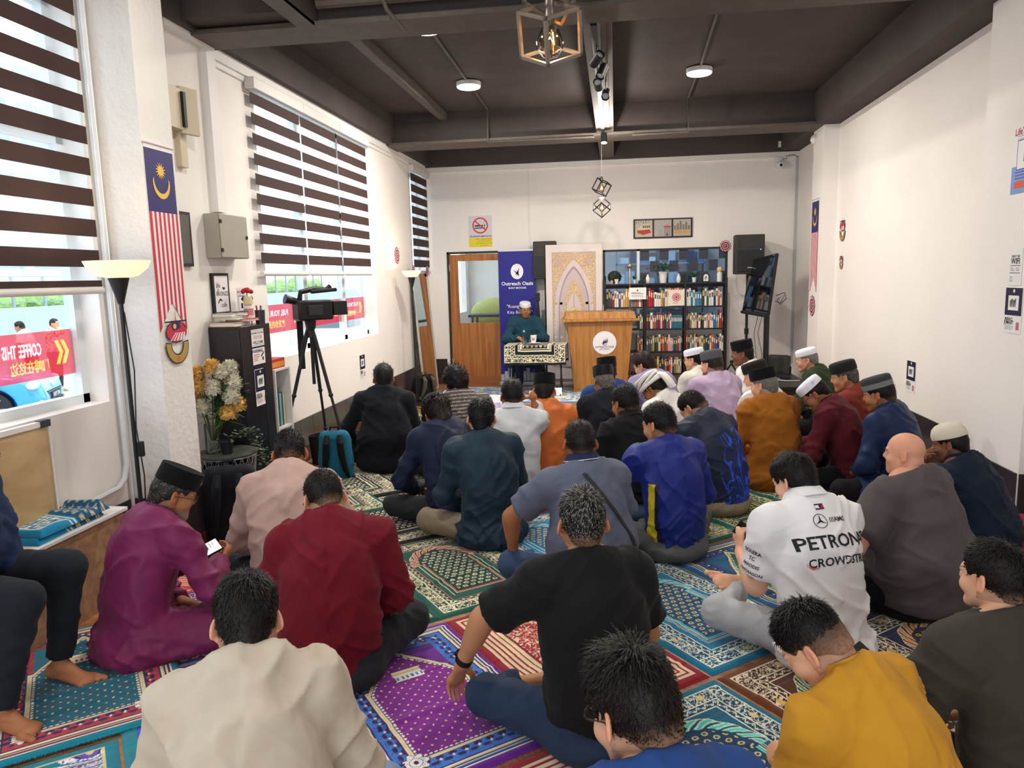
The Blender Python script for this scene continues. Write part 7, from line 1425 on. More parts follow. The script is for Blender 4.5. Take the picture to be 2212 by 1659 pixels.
def plant(lab, x, r, h, n, L_, pm=ptm, y=11.06, z=1.501, kind=0, name='potted_plant', loc=None, droop=0, lm=None):
    t = thing(name, lab, 'potted plant', loc or (x, y, z)); obj('pot', MB().lathe([(r * .72, 0), (r, h), (r * 1.08, h), (r * 1.08, h * .9), (r * .93, h * .95), (r * .8, h * .9)], 24, pm), None, t); b = MB(); q = random.Random(int(abs(x) * 1000) + n)
    for i in range(n):
        a = q.uniform(0, 2 * PI); el = q.uniform(.5, 1.45) if kind == 0 else q.uniform(-.2, 1.3); l = L_ * q.uniform(.6, 1.1); w = l * (.12 if kind == 0 else .28); o_ = Vector((math.cos(a) * r * .3, math.sin(a) * r * .3, h)) if kind == 0 else Vector((math.cos(a), math.sin(a), 0)) * q.uniform(0, L_) + Vector((0, 0, h + q.uniform(0, L_ * .8)))
        if kind == 1: l *= .35; w = l * .35
        d = Vector((math.cos(a) * math.cos(el), math.sin(a) * math.cos(el), math.sin(el))); s_ = Vector((-math.sin(a), math.cos(a), 0)) * w; m_ = o_ + d * l * .5 + Vector((0, 0, l * .05)); e_ = o_ + d * l - Vector((0, 0, l * .15 + droop)); b.add([o_, m_ - s_, e_, m_ + s_], [(0, 1, 2, 3)], leafm if q.random() < .6 else leafd)
    obj('leaves', b, None, t, smooth=0); return t
plant('small spiky plant in a white pot on the left bay of the bookcase', .01, .032, .07, 22, .13); plant('large leafy plant in a big white pot on top of the bookcase', .70 - .02, .062, .16, 170, .13, kind=1); plant('small green plant in a white pot on the right bay of the bookcase', .70 + .42, .033, .07, 16, .13); plant('tiny plant in a white pot behind the staff', .27, .024, .055, 14, .09)
for lab, x in (('white bottle vase with a red flower, left of the big plant', .70 - .24), ('white bottle vase with a red flower, right of the big plant', .70 + .20)):
    t = place('flower_vase', lab, 'vase', x); obj('vase_body', MB().lathe([(.022, 0), (.034, .04), (.028, .08), (.012, .115), (.016, .13)], 20, ptm), None, t); obj('stem', MB().tube([(0, 0, .1), (.005, 0, .2)], .0025, 6, leafd), None, t); b = MB()
    for k in range(6): a = k * PI / 3; b.add([(0, 0, .2), (math.cos(a - .4) * .025, math.sin(a - .4) * .02, .215), (math.cos(a) * .04, math.sin(a) * .03, .225), (math.cos(a + .4) * .025, math.sin(a + .4) * .02, .215)], [(0, 1, 2, 3)], P('#c4213a'))
    obj('flower', b, None, t, smooth=0)
t = place('reed_diffuser', 'reed diffuser in a glass jar at the left end of the bookcase top', 'diffuser', -.06); obj('jar', MB().lathe([(.02, 0), (.022, .04), (.012, .055)], 16, P('#b8a58c', .3)), None, t)
for k in range(4): obj('reed', MB().tube([(0, 0, .02), (-.02 + k * .013, 0, .13)], .0015, 5, P('#6d3b2a')), None, t)
t = place('perfume_bottle', 'small dark diffuser bottle behind the staff on the bookcase', 'bottle', .34); obj('bottle_body', MB().box(-.016, -.012, 0, .016, .012, .04, BK), None, t, .004); obj('reed', MB().tube([(0, 0, .03), (.012, 0, .12)], .0015, 5, BK), None, t)
t = place('arched_frame', 'black arched frame with a small bird emblem on the bookcase', 'picture', .70 + .585); P_ = [(-.052, 0), (.052, 0)] + [(.052 * math.cos(a), .075 + .052 * math.sin(a)) for a in np.linspace(0, PI, 16)]; b = MB(); b.prism(P_, -.012, 0, BK, Matrix(FACE['B']).to_4x4()); obj('frame', b, None, t, .002); b = MB(); b.poly([(x * .68, .012 + y * .8) for x, y in P_], W_, .001); b.disc(0, .055, .018, PU, .002, 16, .008, .5, 5); b.disc(.004, .075, .008, BK, .002, 10); o = obj('emblem', b, None, t, smooth=0); o.rotation_euler = (R_(90), 0, 0); o.location = (0, -.001, 0)
t = place('pompon_vase', 'white ribbed vase with a pale yellow pompon flower at the right end', 'vase', .70 + .775); obj('vase_body', MB().lathe([(.036, 0), (.038, .12), (.02, .14), (.018, .145)], 28, ptm), None, t); obj('pompon', MB().ball((0, 0, .175), .04, M('pompon_yellow', '#e6d296', .9, bump=(60, 1, .02)), 20, 14), None, t)
tag(obj('storage_bag', MB().ball((0, 0, 0), .1, M('black_bag', '#23222a', .7, bump=(12, .8)), 16, 10, (1, .5, .95)), None, None, loc=(-.02, 11.14, 1.6)), 'black bag on the left end of the bookcase top', 'bag')
# TV on stand
t = thing('television', 'large dark television on a black stand turned toward the left', 'television', (1.9, 10.4, 0)); TLc, BLc, TRc, BRc = Vector((1.89, 10.9, 1.80)), Vector((1.77, 10.9, 1.09)), Vector((2.03, 9.97, 1.86)), Vector((1.94, 9.97, 1.08)); n_ = (TRc - TLc).cross(BLc - TLc).normalized(); n_ = n_ if n_.x > 0 else -n_
off = Vector(t.location); V = [p - off for p in (BLc, BRc, TRc, TLc)] + [p - off + n_ * .035 for p in (BLc, BRc, TRc, TLc)]
obj('tv_body', MB().add(V, [(0, 1, 2, 3), (7, 6, 5, 4), (0, 4, 5, 1), (1, 5, 6, 2), (2, 6, 7, 3), (3, 7, 4, 0)], BK), None, t, .004); ce = sum((Vector(v) for v in V[:4]), Vector()) / 4
obj('screen', MB().add([(Vector(v) - ce) * .965 + ce - n_ * .003 for v in V[:4]], [(0, 1, 2, 3)], M('tv_screen', '#0c1018', .06, spec=.9)), None, t, smooth=0)
obj('bottom_bar', MB().tube([V[0] - n_ * .0 + Vector((0, 0, -.02)), V[1] + Vector((0, 0, -.02))], .022, 8, BK), None, t)
for y in (-.16, .02): obj('stand_post', MB().box(.09, y, .05, .12, y + .05, 1.5, blkm), None, t)
obj('stand_base', MB().box(-.18, -.4, .01, .34, .35, .05, blkm), None, t, .01); obj('cable_loop', MB().tube([(.16, -.35, 1.32), (.24, -.45, 1.36), (.27, -.42, 1.28), (.2, -.38, 1.2), (.16, -.4, 1.27), (.25, -.44, 1.33), (.2, -.4, 1.22), (.15, -.35, 1.25)], .005, 6, BK), None, t)
for k in range(2): obj('hanging_cable', MB().tube([(.05 + k * .06, .2, 1.1), (-.03 + k * .05, .1, .8), (.02 + k * .08, .2, .5), (.05, .1, .15)], .004, 6, BK), None, t)
pa_speaker('black floor monitor speaker standing below the television', 2.20, 10.55, 0, .34, .48, .28, -.4, pole=False)
t = thing('cctv_camera', 'white dome security camera in the top right corner of the back wall', 'security camera', (2.30, YB - .06, 3.12)); obj('camera_body', MB().ball((0, -.03, 0), .055, whp, 20, 12), None, t); obj('lens', MB().ball((.005, -.078, -.015), .02, BK, 12, 8), None, t); obj('mount', MB().lathe([(.05, 0), (.05, .02)], 20, whp, (0, 0, .04)).box(-.04, 0, .03, .04, .05, .09, whp), None, t); obj('cable', MB().tube([(.03, 0, .05), (.06, .01, .09), (.1, .02, .08), (.1, .02, .12), (.2, .02, .13), (.26, .03, .1)], .004, 6, BK), None, t)
tag(obj('junction_box', MB().box(-.035, 0, -.04, .035, .03, .04, whp), None, None, .003, loc=(2.3, YB - .135, ZB + .09)), 'small white box on the dark beam above the security camera', 'electrical box'); tag(obj('motion_sensor', MB().ball((0, 0, 0), .045, whp, 20, 12, (1, 1, 1.2)), None, None, loc=(2.385, 9.72, 3.2)), 'white motion sensor at the top of the far right column', 'sensor')
t = thing('stage_platform', 'low black platform with cables by the right wall behind the green-shirted man', 'platform', (2.25, 9.0, 0)); obj('platform_top', MB().box(-.14, -.35, .22, .30, 1.2, .25, P('#26262a', .35)), None, t, .004); obj('platform_side', MB().box(-.13, -.34, 0, .29, 1.19, .22, P('#1a1618', .5)), None, t)
t.location = (2.06, 9.55, 0); 
tag(obj('power_adapter', MB().box(-.06, -.03, 0, .06, .03, .03, BK).tube([(-.06, 0, .012), (-.16, -.1, .012), (-.02, -.22, .012), (.14, -.2, .012)], .006, 6, P('#dcdcdc')), None, None, .003, loc=(2.15, 9.85, .251)), 'black adapter with white cable on the low platform', 'adapter')
t = thing('folding_stand', 'folded black stand on the floor beside the bookcase', 'stand', (1.70, 10.72, 0)); [obj('bar', MB().tube([a, b_], .014, 8, BK), None, t) for a, b_ in (((-.12, 0, .02), (.1, .05, .42)), ((.12, 0, .02), (-.1, .05, .38)), ((-.1, .05, .38), (.1, .05, .42)), ((-.12, -.1, .02), (.12, -.1, .02)))]
# table of the speaker
t = thing('folding_table', 'small folding table with black crossed legs before the speaker', 'table', (-1.10, 10.22, 0)); obj('tabletop', MB().box(-.40, -.22, .685, .40, .22, .70, P('#5b4a3c')), None, t, .003)
for x in (-.34, .34):
    for s_ in (-1, 1): obj('leg', MB().tube([(x, s_ * .2, .01), (x, -s_ * .2, .685)], .010, 8, BK), None, t)
    obj('brace', MB().tube([(x, -.2, .03), (x, .2, .03)], .008, 6, BK), None, t)
for sx, x in ((-1, -.34), (1, .34)): pass
def drape():
    h = .008; W_d, L_d = .92, 1.02; nx, ny = int(W_d / h), int(L_d / h); X, Y = np.meshgrid(np.linspace(0, RW, nx), np.linspace(0, RL, ny), indexing='ij'); col = rug_colors(STY['black'], X, Y, 5).reshape(-1, 3); u = (X / RW - .5) * W_d; v = (Y / RL - .5) * L_d
    hx, hy = .42, .235; ax = np.abs(u); ay = np.abs(v); ox = np.clip(ax - hx, 0, None); oy = np.clip(ay - hy, 0, None); px = np.sign(u) * (np.minimum(ax, hx) + .12 * ox); py = np.sign(v) * (np.minimum(ay, hy) + .10 * oy + .012 * np.sin(u * 30) * (oy > 0)); pz = .712 - .97 * np.maximum(ox, oy) + .002 * np.sin(u * 20)
    I = np.arange(nx * ny).reshape(nx, ny); F = np.stack([I[:-1, :-1], I[1:, :-1], I[1:, 1:], I[:-1, 1:]], -1).reshape(-1, 4); o = mesh_np('draped_rug', np.stack([px, py, pz], -1).reshape(-1, 3), F, plush, None, col); o.location = (-1.10, 10.22, 0); md = o.modifiers.new('thick', 'SOLIDIFY'); md.thickness = .006; tag(o, 'black and cream prayer rug draped over the small table of the speaker', 'prayer rug')
drape()
t = thing('water_bottle', 'small clear water bottle on the draped table', 'bottle', (-1.26, 10.14, .722)); obj('bottle_body', MB().lathe([(.028, 0), (.031, .01), (.031, .11), (.024, .14), (.013, .165)], 24, glassm('bottle_plastic', '#d8eef2')), None, t); obj('cap', MB().lathe([(.015, .163), (.015, .185), (.013, .187)], 16, P('#7fc4cc')), None, t)
t = thing('paper_cup', 'white paper cup with a round red mark on the draped table', 'cup', (-1.13, 10.16, .735)); obj('cup_body', MB().lathe([(.032, 0), (.044, .10), (.046, .102), (.042, .10)], 28, P('#eceae6')), None, t); o = obj('printed_mark', MB().disc(0, 0, .018, RD, 0, 20, .008), None, t, smooth=0); o.rotation_euler = (R_(83), 0, 0); o.location = (0, -.0415, .055)
t = thing('saucer', 'white plate under the paper cup', 'plate', (-1.12, 10.16, .722)); obj('plate', MB().lathe([(.05, 0), (.085, .010), (.086, .012), (.05, .004), (.001, .004)], 32, P('#ebebea', .3)), None, t)
t = thing('stacking_chair', 'red-backed black metal chair under the speaker', 'chair', (-1.34, 10.87, 0), PI); seat = P('#5a1f2c')
obj('seat', MB().box(-.2, -.2, .36, .2, .22, .41, seat), None, t, .01); obj('backrest', MB().box(-.19, -.25, .55, .19, -.21, .86, seat), None, t, .01)
for x in (-.2, .2):
    for y in (-.2, .2): obj('leg', MB().tube([(x, y, .36), (x * 1.05, y * 1.05, 0)], .011, 8, blkm), None, t)
    obj('back_frame', MB().tube([(x, -.2, .36), (x, -.235, .86)], .011, 8, blkm), None, t)
for k, (x, y, rz) in enumerate(((-.26, 10.3, .2), (-.85, 10.05, .1), (-1.05, 9.8, 0), (-1.55, 9.45, -.1))):
    pos = ('rightmost, nearest the lectern', 'second from the right', 'third from the right', 'leftmost')[k]
    tag(obj('place_card', MB().add([(-.11, -.04, 0), (.11, -.04, 0), (.11, .0, .10), (-.11, .0, .10), (.11, .05, 0), (-.11, .05, 0)], [(0, 1, 2, 3), (3, 2, 4, 5), (0, 5, 4, 1)], P('#e8e6ea')), None, None, 0, 0, loc=(x, y, .02), rot=(0, 0, rz)), 'white folded paper card on the floor before the table, ' + pos, 'card', 'white cards on the floor')
# ================================================================== left foreground things
def backpack(lab, loc, rz, w, h, d, m, m2, tilt=-.15, scale=1):
    t = thing('backpack', lab, 'backpack', loc, rz); F_ = Field(); 
    F_.fn(lambda p: (lambda q: np.linalg.norm(np.maximum(q, 0), axis=1) + np.minimum(q.max(1), 0) - .05)(np.abs(p - A3(0, 0, h / 2)) - A3(w / 2 * 1, d / 2, h / 2) * 1 + .05 + np.stack([.02 * np.clip(p[:, 2] / h - .5, 0, 1) * 2, .03 * np.clip(p[:, 2] / h - .4, 0, 1) * 2, 0 * p[:, 2]], 1)), A3(-w / 2, -d / 2, 0), A3(w / 2, d / 2, h), .02, '+')
    V, F = F_.mesh(.010); V = relax(V, F, 2); N = vnormals(V, F); V = fold_disp(V, N, .008, 7, .2); V[:, 2] = np.maximum(V[:, 2], .002); V[:, 1] -= V[:, 2] * tilt; mesh_np('bag_body', V, F, m, t)
    sk = lambda p: (p[0], p[1] - p[2] * tilt, p[2])
    for s_ in (-1, 1):
        b = MB(); pts = [sk((s_ * w * .18, -d / 2 - .0, h * .93)), sk((s_ * w * .2, -d / 2 - .045, h * .8)), sk((s_ * w * .23, -d / 2 - .05, h * .55)), sk((s_ * w * .3, -d / 2 - .03, h * .25)), sk((s_ * w * .38, -d / 2 + .0, h * .08))]; b.tube(pts, [.022, .03, .03, .022, .012], 8, m2); b.v = [(v[0], v[1] * 1, v[2]) for v in b.v]; obj('shoulder_strap', b, None, t)
    obj('top_handle', MB().tube([sk((-.04, 0, h - .02)), sk((-.03, 0, h + .03)), sk((.03, 0, h + .03)), sk((.04, 0, h - .02))], .009, 8, m2), None, t); obj('front_pocket', MB().box(-w * .36, d / 2 - .03, h * .08, w * .36, d / 2 + .025, h * .5, m), None, t, .02, rot=(tilt * .8, 0, 0)); return t
bpn = fabric('navy_nylon', '#14161f', rough=.7); bpb = fabric('black_nylon', '#101114', rough=.7); bpt = fabric('teal_nylon', '#1f6d8c', rough=.7)
backpack('navy black backpack leaning on the wire table by the pillar', (-2.48, 4.36, 0), R_(25), .34, .50, .20, bpn, bpn, .12)
backpack('teal and black backpack propped on the tripod leg', (-2.33, 5.80, 0), R_(15), .28, .42, .17, bpt, bpb, .1); backpack('black backpack slumped at the foot of the far floor lamp', (-2.62, 9.75, 0), R_(50), .34, .36, .18, bpb, P('#4b473f'), .1)
t = thing('wire_basket_table', 'round side table with silver wire basket and grey top', 'table', (-2.66, 4.67, 0)); wr = P('#b9bab6', .3, metal=.6); obj('tabletop', MB().lathe([(.19, .485), (.2, .49), (.2, .5), (.19, .505)], 40, P('#4b4f4a', .35)), None, t); b = MB(); n = 22
for k in range(n):
    for s_ in (-1, 1):
        b.tube([((.19 - .05 * u) * math.cos(2 * PI * k / n + s_ * u * .9), (.19 - .05 * u) * math.sin(2 * PI * k / n + s_ * u * .9), .485 - .47 * u) for u in np.linspace(0, 1, 7)], .0022, 5, wr)
for r_, z in ((.19, .48), (.165, .25), (.14, .015)): b.tube([(r_ * math.cos(a), r_ * math.sin(a), z) for a in np.linspace(0, 2 * PI, 30)[:-1]], .004, 6, wr, True)
obj('wire_basket', b, None, t)
t = thing('flower_vase', 'glass vase of white and yellow pompon flowers on the wire table', 'vase', (-2.73, 4.62, .506)); obj('vase_body', MB().lathe([(.05, 0), (.052, .01), (.052, .20), (.05, .20), (.049, .012)], 28, glassm('vase_glass', '#eef4f2')), None, t); peb = P('#d8d2c6', .6); b = MB(); q = random.Random(3)
for k in range(70): b.ball((q.uniform(-.032, .032), q.uniform(-.032, .032), .012 + q.uniform(0, .085)), q.uniform(.006, .011), peb, 6, 4, (1, 1, .7))
o = obj('pebbles', b, None, t); o['kind'] = 'stuff'; fw_, fy_ = M('flower_white', '#e4dfcd', .85), M('flower_yellow', '#e8c272', .85)
heads = [(-2.79, 4.60, 1.05, 1), (-2.69, 4.62, 1.09, 1), (-2.78, 4.58, .97, 1), (-2.62, 4.62, 1.06, 0), (-2.585, 4.66, 1.08, 0), (-2.655, 4.56, .96, 0), (-2.545, 4.62, .985, 0), (-2.54, 4.57, .90, 0), (-2.82, 4.6, .87, 1), (-2.745, 4.55, .835, 0), (-2.53, 4.62, .84, 1), (-2.57, 4.57, .79, 1), (-2.60, 4.66, 1.0, 1)]
for k, (x, y, z, yel) in enumerate(heads):
    c = Vector((x + 2.73, y - 4.62, z - .506)); m_ = fy_ if yel else fw_; f_ = obj('flower_head', MB().ball(c, .046, m_, 14, 10, (1, 1, .85)), None, t); b = MB(); q2 = random.Random(k)
    for i in range(300):
        a = q2.uniform(0, 2 * PI); zz = q2.uniform(-.7, 1); r_ = math.sqrt(1 - zz * zz); d = Vector((r_ * math.cos(a), r_ * math.sin(a), zz)); s_ = d.cross(Vector((0, 0, 1)) if abs(d.z) < .9 else Vector((1, 0, 0))).normalized() * .0085; L_ = q2.uniform(.060, .072); b.add([c + d * .024 - s_ * .5, c + d * L_ * .8 - s_ + Vector((0, 0, -.002)), c + d * L_, c + d * L_ * .8 + s_, c + d * .024 + s_ * .5], [(0, 1, 2, 3, 4)], m_)
    o = obj('petals', b, None, f_, smooth=0); o['kind'] = 'stuff'; st0 = Vector((.0, 0, .05)); obj('stem', MB().tube([st0, st0.lerp(c, .5) + Vector((0, 0, .04)), c], .003, 6, P('#55662f')), None, f_)
b = MB(); q = random.Random(8)
for k in range(110): a = q.uniform(0, 2 * PI); l = q.uniform(.07, .15); o_ = Vector((q.uniform(-.03, .14), q.uniform(-.05, .05), q.uniform(.22, .48))); d = Vector((math.cos(a), math.sin(a) * .6, q.uniform(-.6, .6))).normalized(); s_ = d.cross(Vector((0, 0, 1))).normalized() * l * .12; b.add([o_, o_ + d * l * .5 - s_, o_ + d * l, o_ + d * l * .5 + s_], [(0, 1, 2, 3)], leafm if k % 2 else leafd)
obj('foliage', b, None, t, smooth=0)
t = thing('potted_ivy', 'trailing grey-green ivy in a small black pot on the wire table', 'potted plant', (-2.62, 4.60, .506)); obj('pot', MB().lathe([(.034, 0), (.045, .09), (.048, .09), (.048, .08)], 20, BK), None, t); b = MB(); q = random.Random(2); iv = M('ivy_leaf', '#5c6f4e', .6, var=(30, .4))
for k in range(210):
    u = q.random() ** .7; o_ = Vector((.04 + .20 * u + q.uniform(-.03, .03), .10 * u + q.uniform(-.06, .06), .10 + .05 * math.sin(u * 3) - .34 * max(0, u - .55) * 1.4 + q.uniform(-.02, .03))); a = q.uniform(0, 2 * PI); l = q.uniform(.02, .038); d = Vector((math.cos(a), math.sin(a), q.uniform(-.4, .6))).normalized(); s_ = d.cross(Vector((0, 0, 1))).normalized() * l * .35; b.add([o_, o_ + d * l * .45 - s_, o_ + d * l, o_ + d * l * .45 + s_], [(0, 1, 2, 3)], iv)
obj('ivy_leaves', b, None, t, smooth=0)
# camcorder on its tripod
tc = Vector((-2.56, 5.98, 0)); t = thing('tripod', 'tall black tripod carrying the camcorder', 'tripod', tc); apex = Vector((0, 0, 1.20))
for k, e in enumerate((Vector((.38, -.20, .01)), Vector((-.26, -.30, .01)), Vector((-.04, .34, .01)))):
    st = apex + Vector((e.x, e.y, 0)).normalized() * .04; L = obj('leg', MB().tube([st, st.lerp(e, .42)], .015, 10, BK).tube([st.lerp(e, .40), st.lerp(e, .72)], .0115, 10, BK).tube([st.lerp(e, .70), e], .009, 10, BK), None, t)
    for u in (.42, .72): obj('leg_clamp', MB().ball(st.lerp(e, u), .021, BK, 10, 6), None, L)
    obj('rubber_foot', MB().ball(e + Vector((0, 0, .012)), .018, BK, 10, 6, (1, 1, .9)), None, L)
obj('centre_column', MB().tube([(0, 0, .78), (0, 0, 1.27)], .014, 10, BK), None, t); obj('tripod_head', MB().lathe([(.045, 1.18), (.03, 1.24), (.04, 1.26), (.045, 1.30), (.05, 1.32)], 16, BK), None, t, .003); obj('pan_handle', MB().tube([(-.02, .0, 1.28), (-.06, -.06, 1.12), (-.075, -.08, .93)], .011, 8, BK), None, t)
t = thing('camcorder', 'black professional camcorder on the tall tripod', 'video camera', tc + Vector((0, 0, 1.325)), R_(-45)); t.scale = (1.4,) * 3; cb = P('#141417', .45)
obj('camera_body', MB().box(-.055, -.09, 0, .055, .13, .12, cb), None, t, .012); obj('lens_hood', MB().prism([(-.055, -.045), (.055, -.045), (.062, .04), (-.062, .04)], .13, .22, cb, Matrix.Translation((.0, 0, .065)) @ Matrix.Rotation(R_(-90), 4, 'X')), None, t, .004)
obj('top_handle', MB().tube([(0, -.06, .12), (0, -.05, .17), (0, .03, .185), (0, .11, .18), (0, .14, .2)], .016, 10, cb), None, t); obj('viewfinder', MB().lathe([(.02, 0), (.024, .05), (.03, .07)], 16, cb, mat=Matrix.Translation((0, -.08, .115)) @ Matrix.Rotation(R_(75), 4, 'X')), None, t); obj('microphone', MB().tube([(.04, .0, .17), (.04, .16, .18)], .012, 10, BK), None, t)
obj('neck_strap', MB().box(-.075, -.06, -.30, -.07, -.02, .06, BK), None, t, .002); obj('control_panel', MB().box(.055, -.03, .03, .062, .06, .09, P('#2b2b30')), None, t, .003)
t = thing('light_stand', 'thin black stand with a red knob at the corner of the black cabinet', 'stand', (-2.50, 4.98, 0)); obj('pole', MB().tube([(0, 0, .1), (0, 0, 1.05)], .009, 8, BK), None, t); obj('red_knob', MB().ball((.02, 0, .28), .018, P('#b3202f')), None, t)
for k in range(3): a = k * 2.1 + .3; obj('leg', MB().tube([(0, 0, .28), (.17 * math.cos(a), .17 * math.sin(a), .01)], .008, 6, BK), None, t)
tag(obj('waste_bin', MB().lathe([(.10, 0), (.125, .26), (.13, .265), (.12, .26), (.097, .01)], 28, BK), None, None, loc=(-2.66, 6.32, 0)), 'black waste bin behind the pink-shirted man', 'bin'); tag(obj('equipment_case', MB().box(-.11, -.22, 0, .11, .22, .09, P('#2a2324')).box(-.112, -.222, .088, .112, .222, .10, P('#9a7a55')), None, None, .004, loc=(-2.46, 5.45, 0), rot=(0, 0, .5)), 'flat dark case with tan top edge on the floor beside the cabinet', 'case')
# bench, board, folded rugs
bw = M('bench_wood', wood=('#8f6b4e', '#b08a66', (.5, 4, 4), 5), rough=.5); t = thing('low_bench', 'low wooden bench with white top along the left wall', 'bench', (-2.745, 2.2, 0)); obj('bench_top', MB().box(-.115, -1.6, .455, .135, 1.33, .475, P('#dcdad9', .4)), None, t, .003); obj('front_panel', MB().box(.105, -1.58, 0, .12, 1.31, .455, bw), None, t); obj('end_panel', MB().box(-.11, 1.29, 0, .105, 1.31, .455, bw), None, t)
bl = M('board_wood', wood=('#b59468', '#cdb086', (.6, 1, 7), 6), rough=.5); t = thing('display_board', 'pale wood board with white frame leaning on the wall under the first window', 'board', (-2.80, 2.65, .477), face='L'); obj('board_face', MB().box(-.9, 0, -.01, .60, .50, .005, bl), None, t); obj('frame', MB().box(-.9, .50, -.015, .61, .525, .012, P('#e4e2e0')).box(.60, 0, -.015, .61, .50, .012, P('#e4e2e0')), None, t); obj('corner_cap', MB().box(.55, .495, -.018, .615, .53, .016, P('#3a3a40')), None, t, .003)
for k, (st, lab, z, ro) in enumerate((('aqua', 'lower folded blue prayer rug on the bench', .476, .1), ('aqua', 'upper folded bright blue prayer rug on the bench', .505, -.08))):
    o = bpy.data.objects.new('folded_prayer_rug', rug_mesh(st, .008, .23, .46, 1, .012)); C.objects.link(o); o.location = (-2.86, 2.92 + .03 * k, z); o.rotation_euler = (0, 0, ro * .3); o.scale = (1, 1, 2.2); tag(o, lab, 'prayer rug', 'folded rugs on the bench')
for k, (c_, lab, z) in enumerate((('#7a1430', 'folded crimson rug at the bottom by the near right column', .0), ('#b8b0aa', 'folded grey mat in the middle by the near right column', .08), ('#8e1838', 'folded crimson rug on top by the near right column', .13))):
    b = MB(); b.box(-.26, -.34, 0, .26, .34, (.075, .045, .07)[k], M('folded_%d' % k, c_, .95, bump=(20, .9, .01))); tag(obj('folded_rug', b, None, None, .03, 60, loc=(2.26, 4.25, z + .001), rot=(0, 0, .12 - .1 * k)), lab, 'rug', 'folded rugs by the near right column')
# ================================================================== the street outside
gz = -.78; struct('floor_street', MB().box(-45, -12, gz - .1, XL - .25, 80, gz, M('asphalt', '#9aa0a4', .9, var=(2, .1)))); struct('floor_pavement', MB().box(-4.6, -8, gz, XL - .23, 30, gz + .12, M('pavement', '#b9b6b2', .9, var=(4, .1))))
struct('wall_street', MB().box(-17.3, -12, gz, -17, 60, 1.10, M('street_wall', '#9eabb8', .9, var=(1, .06))))
t = thing('fence', 'grey mesh fence with posts on top of the street wall', 'fence', (-17.15, 20, 1.10)); b = MB()
for k in range(36): b.box(-.03, -20 + k * 1.2, 0, .03, -19.92 + k * 1.2, .9, P('#7f8b93'))
for z in (.15, .4, .65, .88): b.box(-.01, -20, z, .01, 23, z + .025, P('#7f8b93'))
obj('fence_rails', b, None, t)
hedge = M('hedge', '#7fa35c', .9, bump=(6, 1, .1), var=(6, .35)); b = MB(); q = random.Random(6)
for k in range(60): b.ball((q.uniform(-.4, .3), -12 + k * .6, q.uniform(.2, .5)), q.uniform(.35, .6), hedge, 10, 7)
tag(obj('hedge', b, None, None, loc=(-18.2, 20, .9)), 'row of green shrubs behind the street wall', 'shrubs', kind='stuff')
bm = M('facade', '#c9d0d6', .9); t = thing('office_building', 'pale multi-storey building across the street', 'building', (-36, 20, gz)); obj('walls', MB().box(-4, -30, 0, 0, 50, 16, bm), None, t); b = MB()
for fl_ in range(7): b.box(0, -30, 1.5 + fl_ * 2.2, .1, 50, 2.7 + fl_ * 2.2, P('#90a2b4', .3))
obj('window_band', b, None, t)
for k in range(22): obj('pilaster', MB().box(0, -29 + k * 3.6, 0, .3, -28.4 + k * 3.6, 16, bm), None, t)
b = MB(); b.box(-1, -1, 0, 1, 30, .5, P('#8d99a5')); 
for k in range(14): b.box(-.05, -1 + k * 2.2, .5, .05, -.9 + k * 2.2, 1.3, P('#8d99a5'))
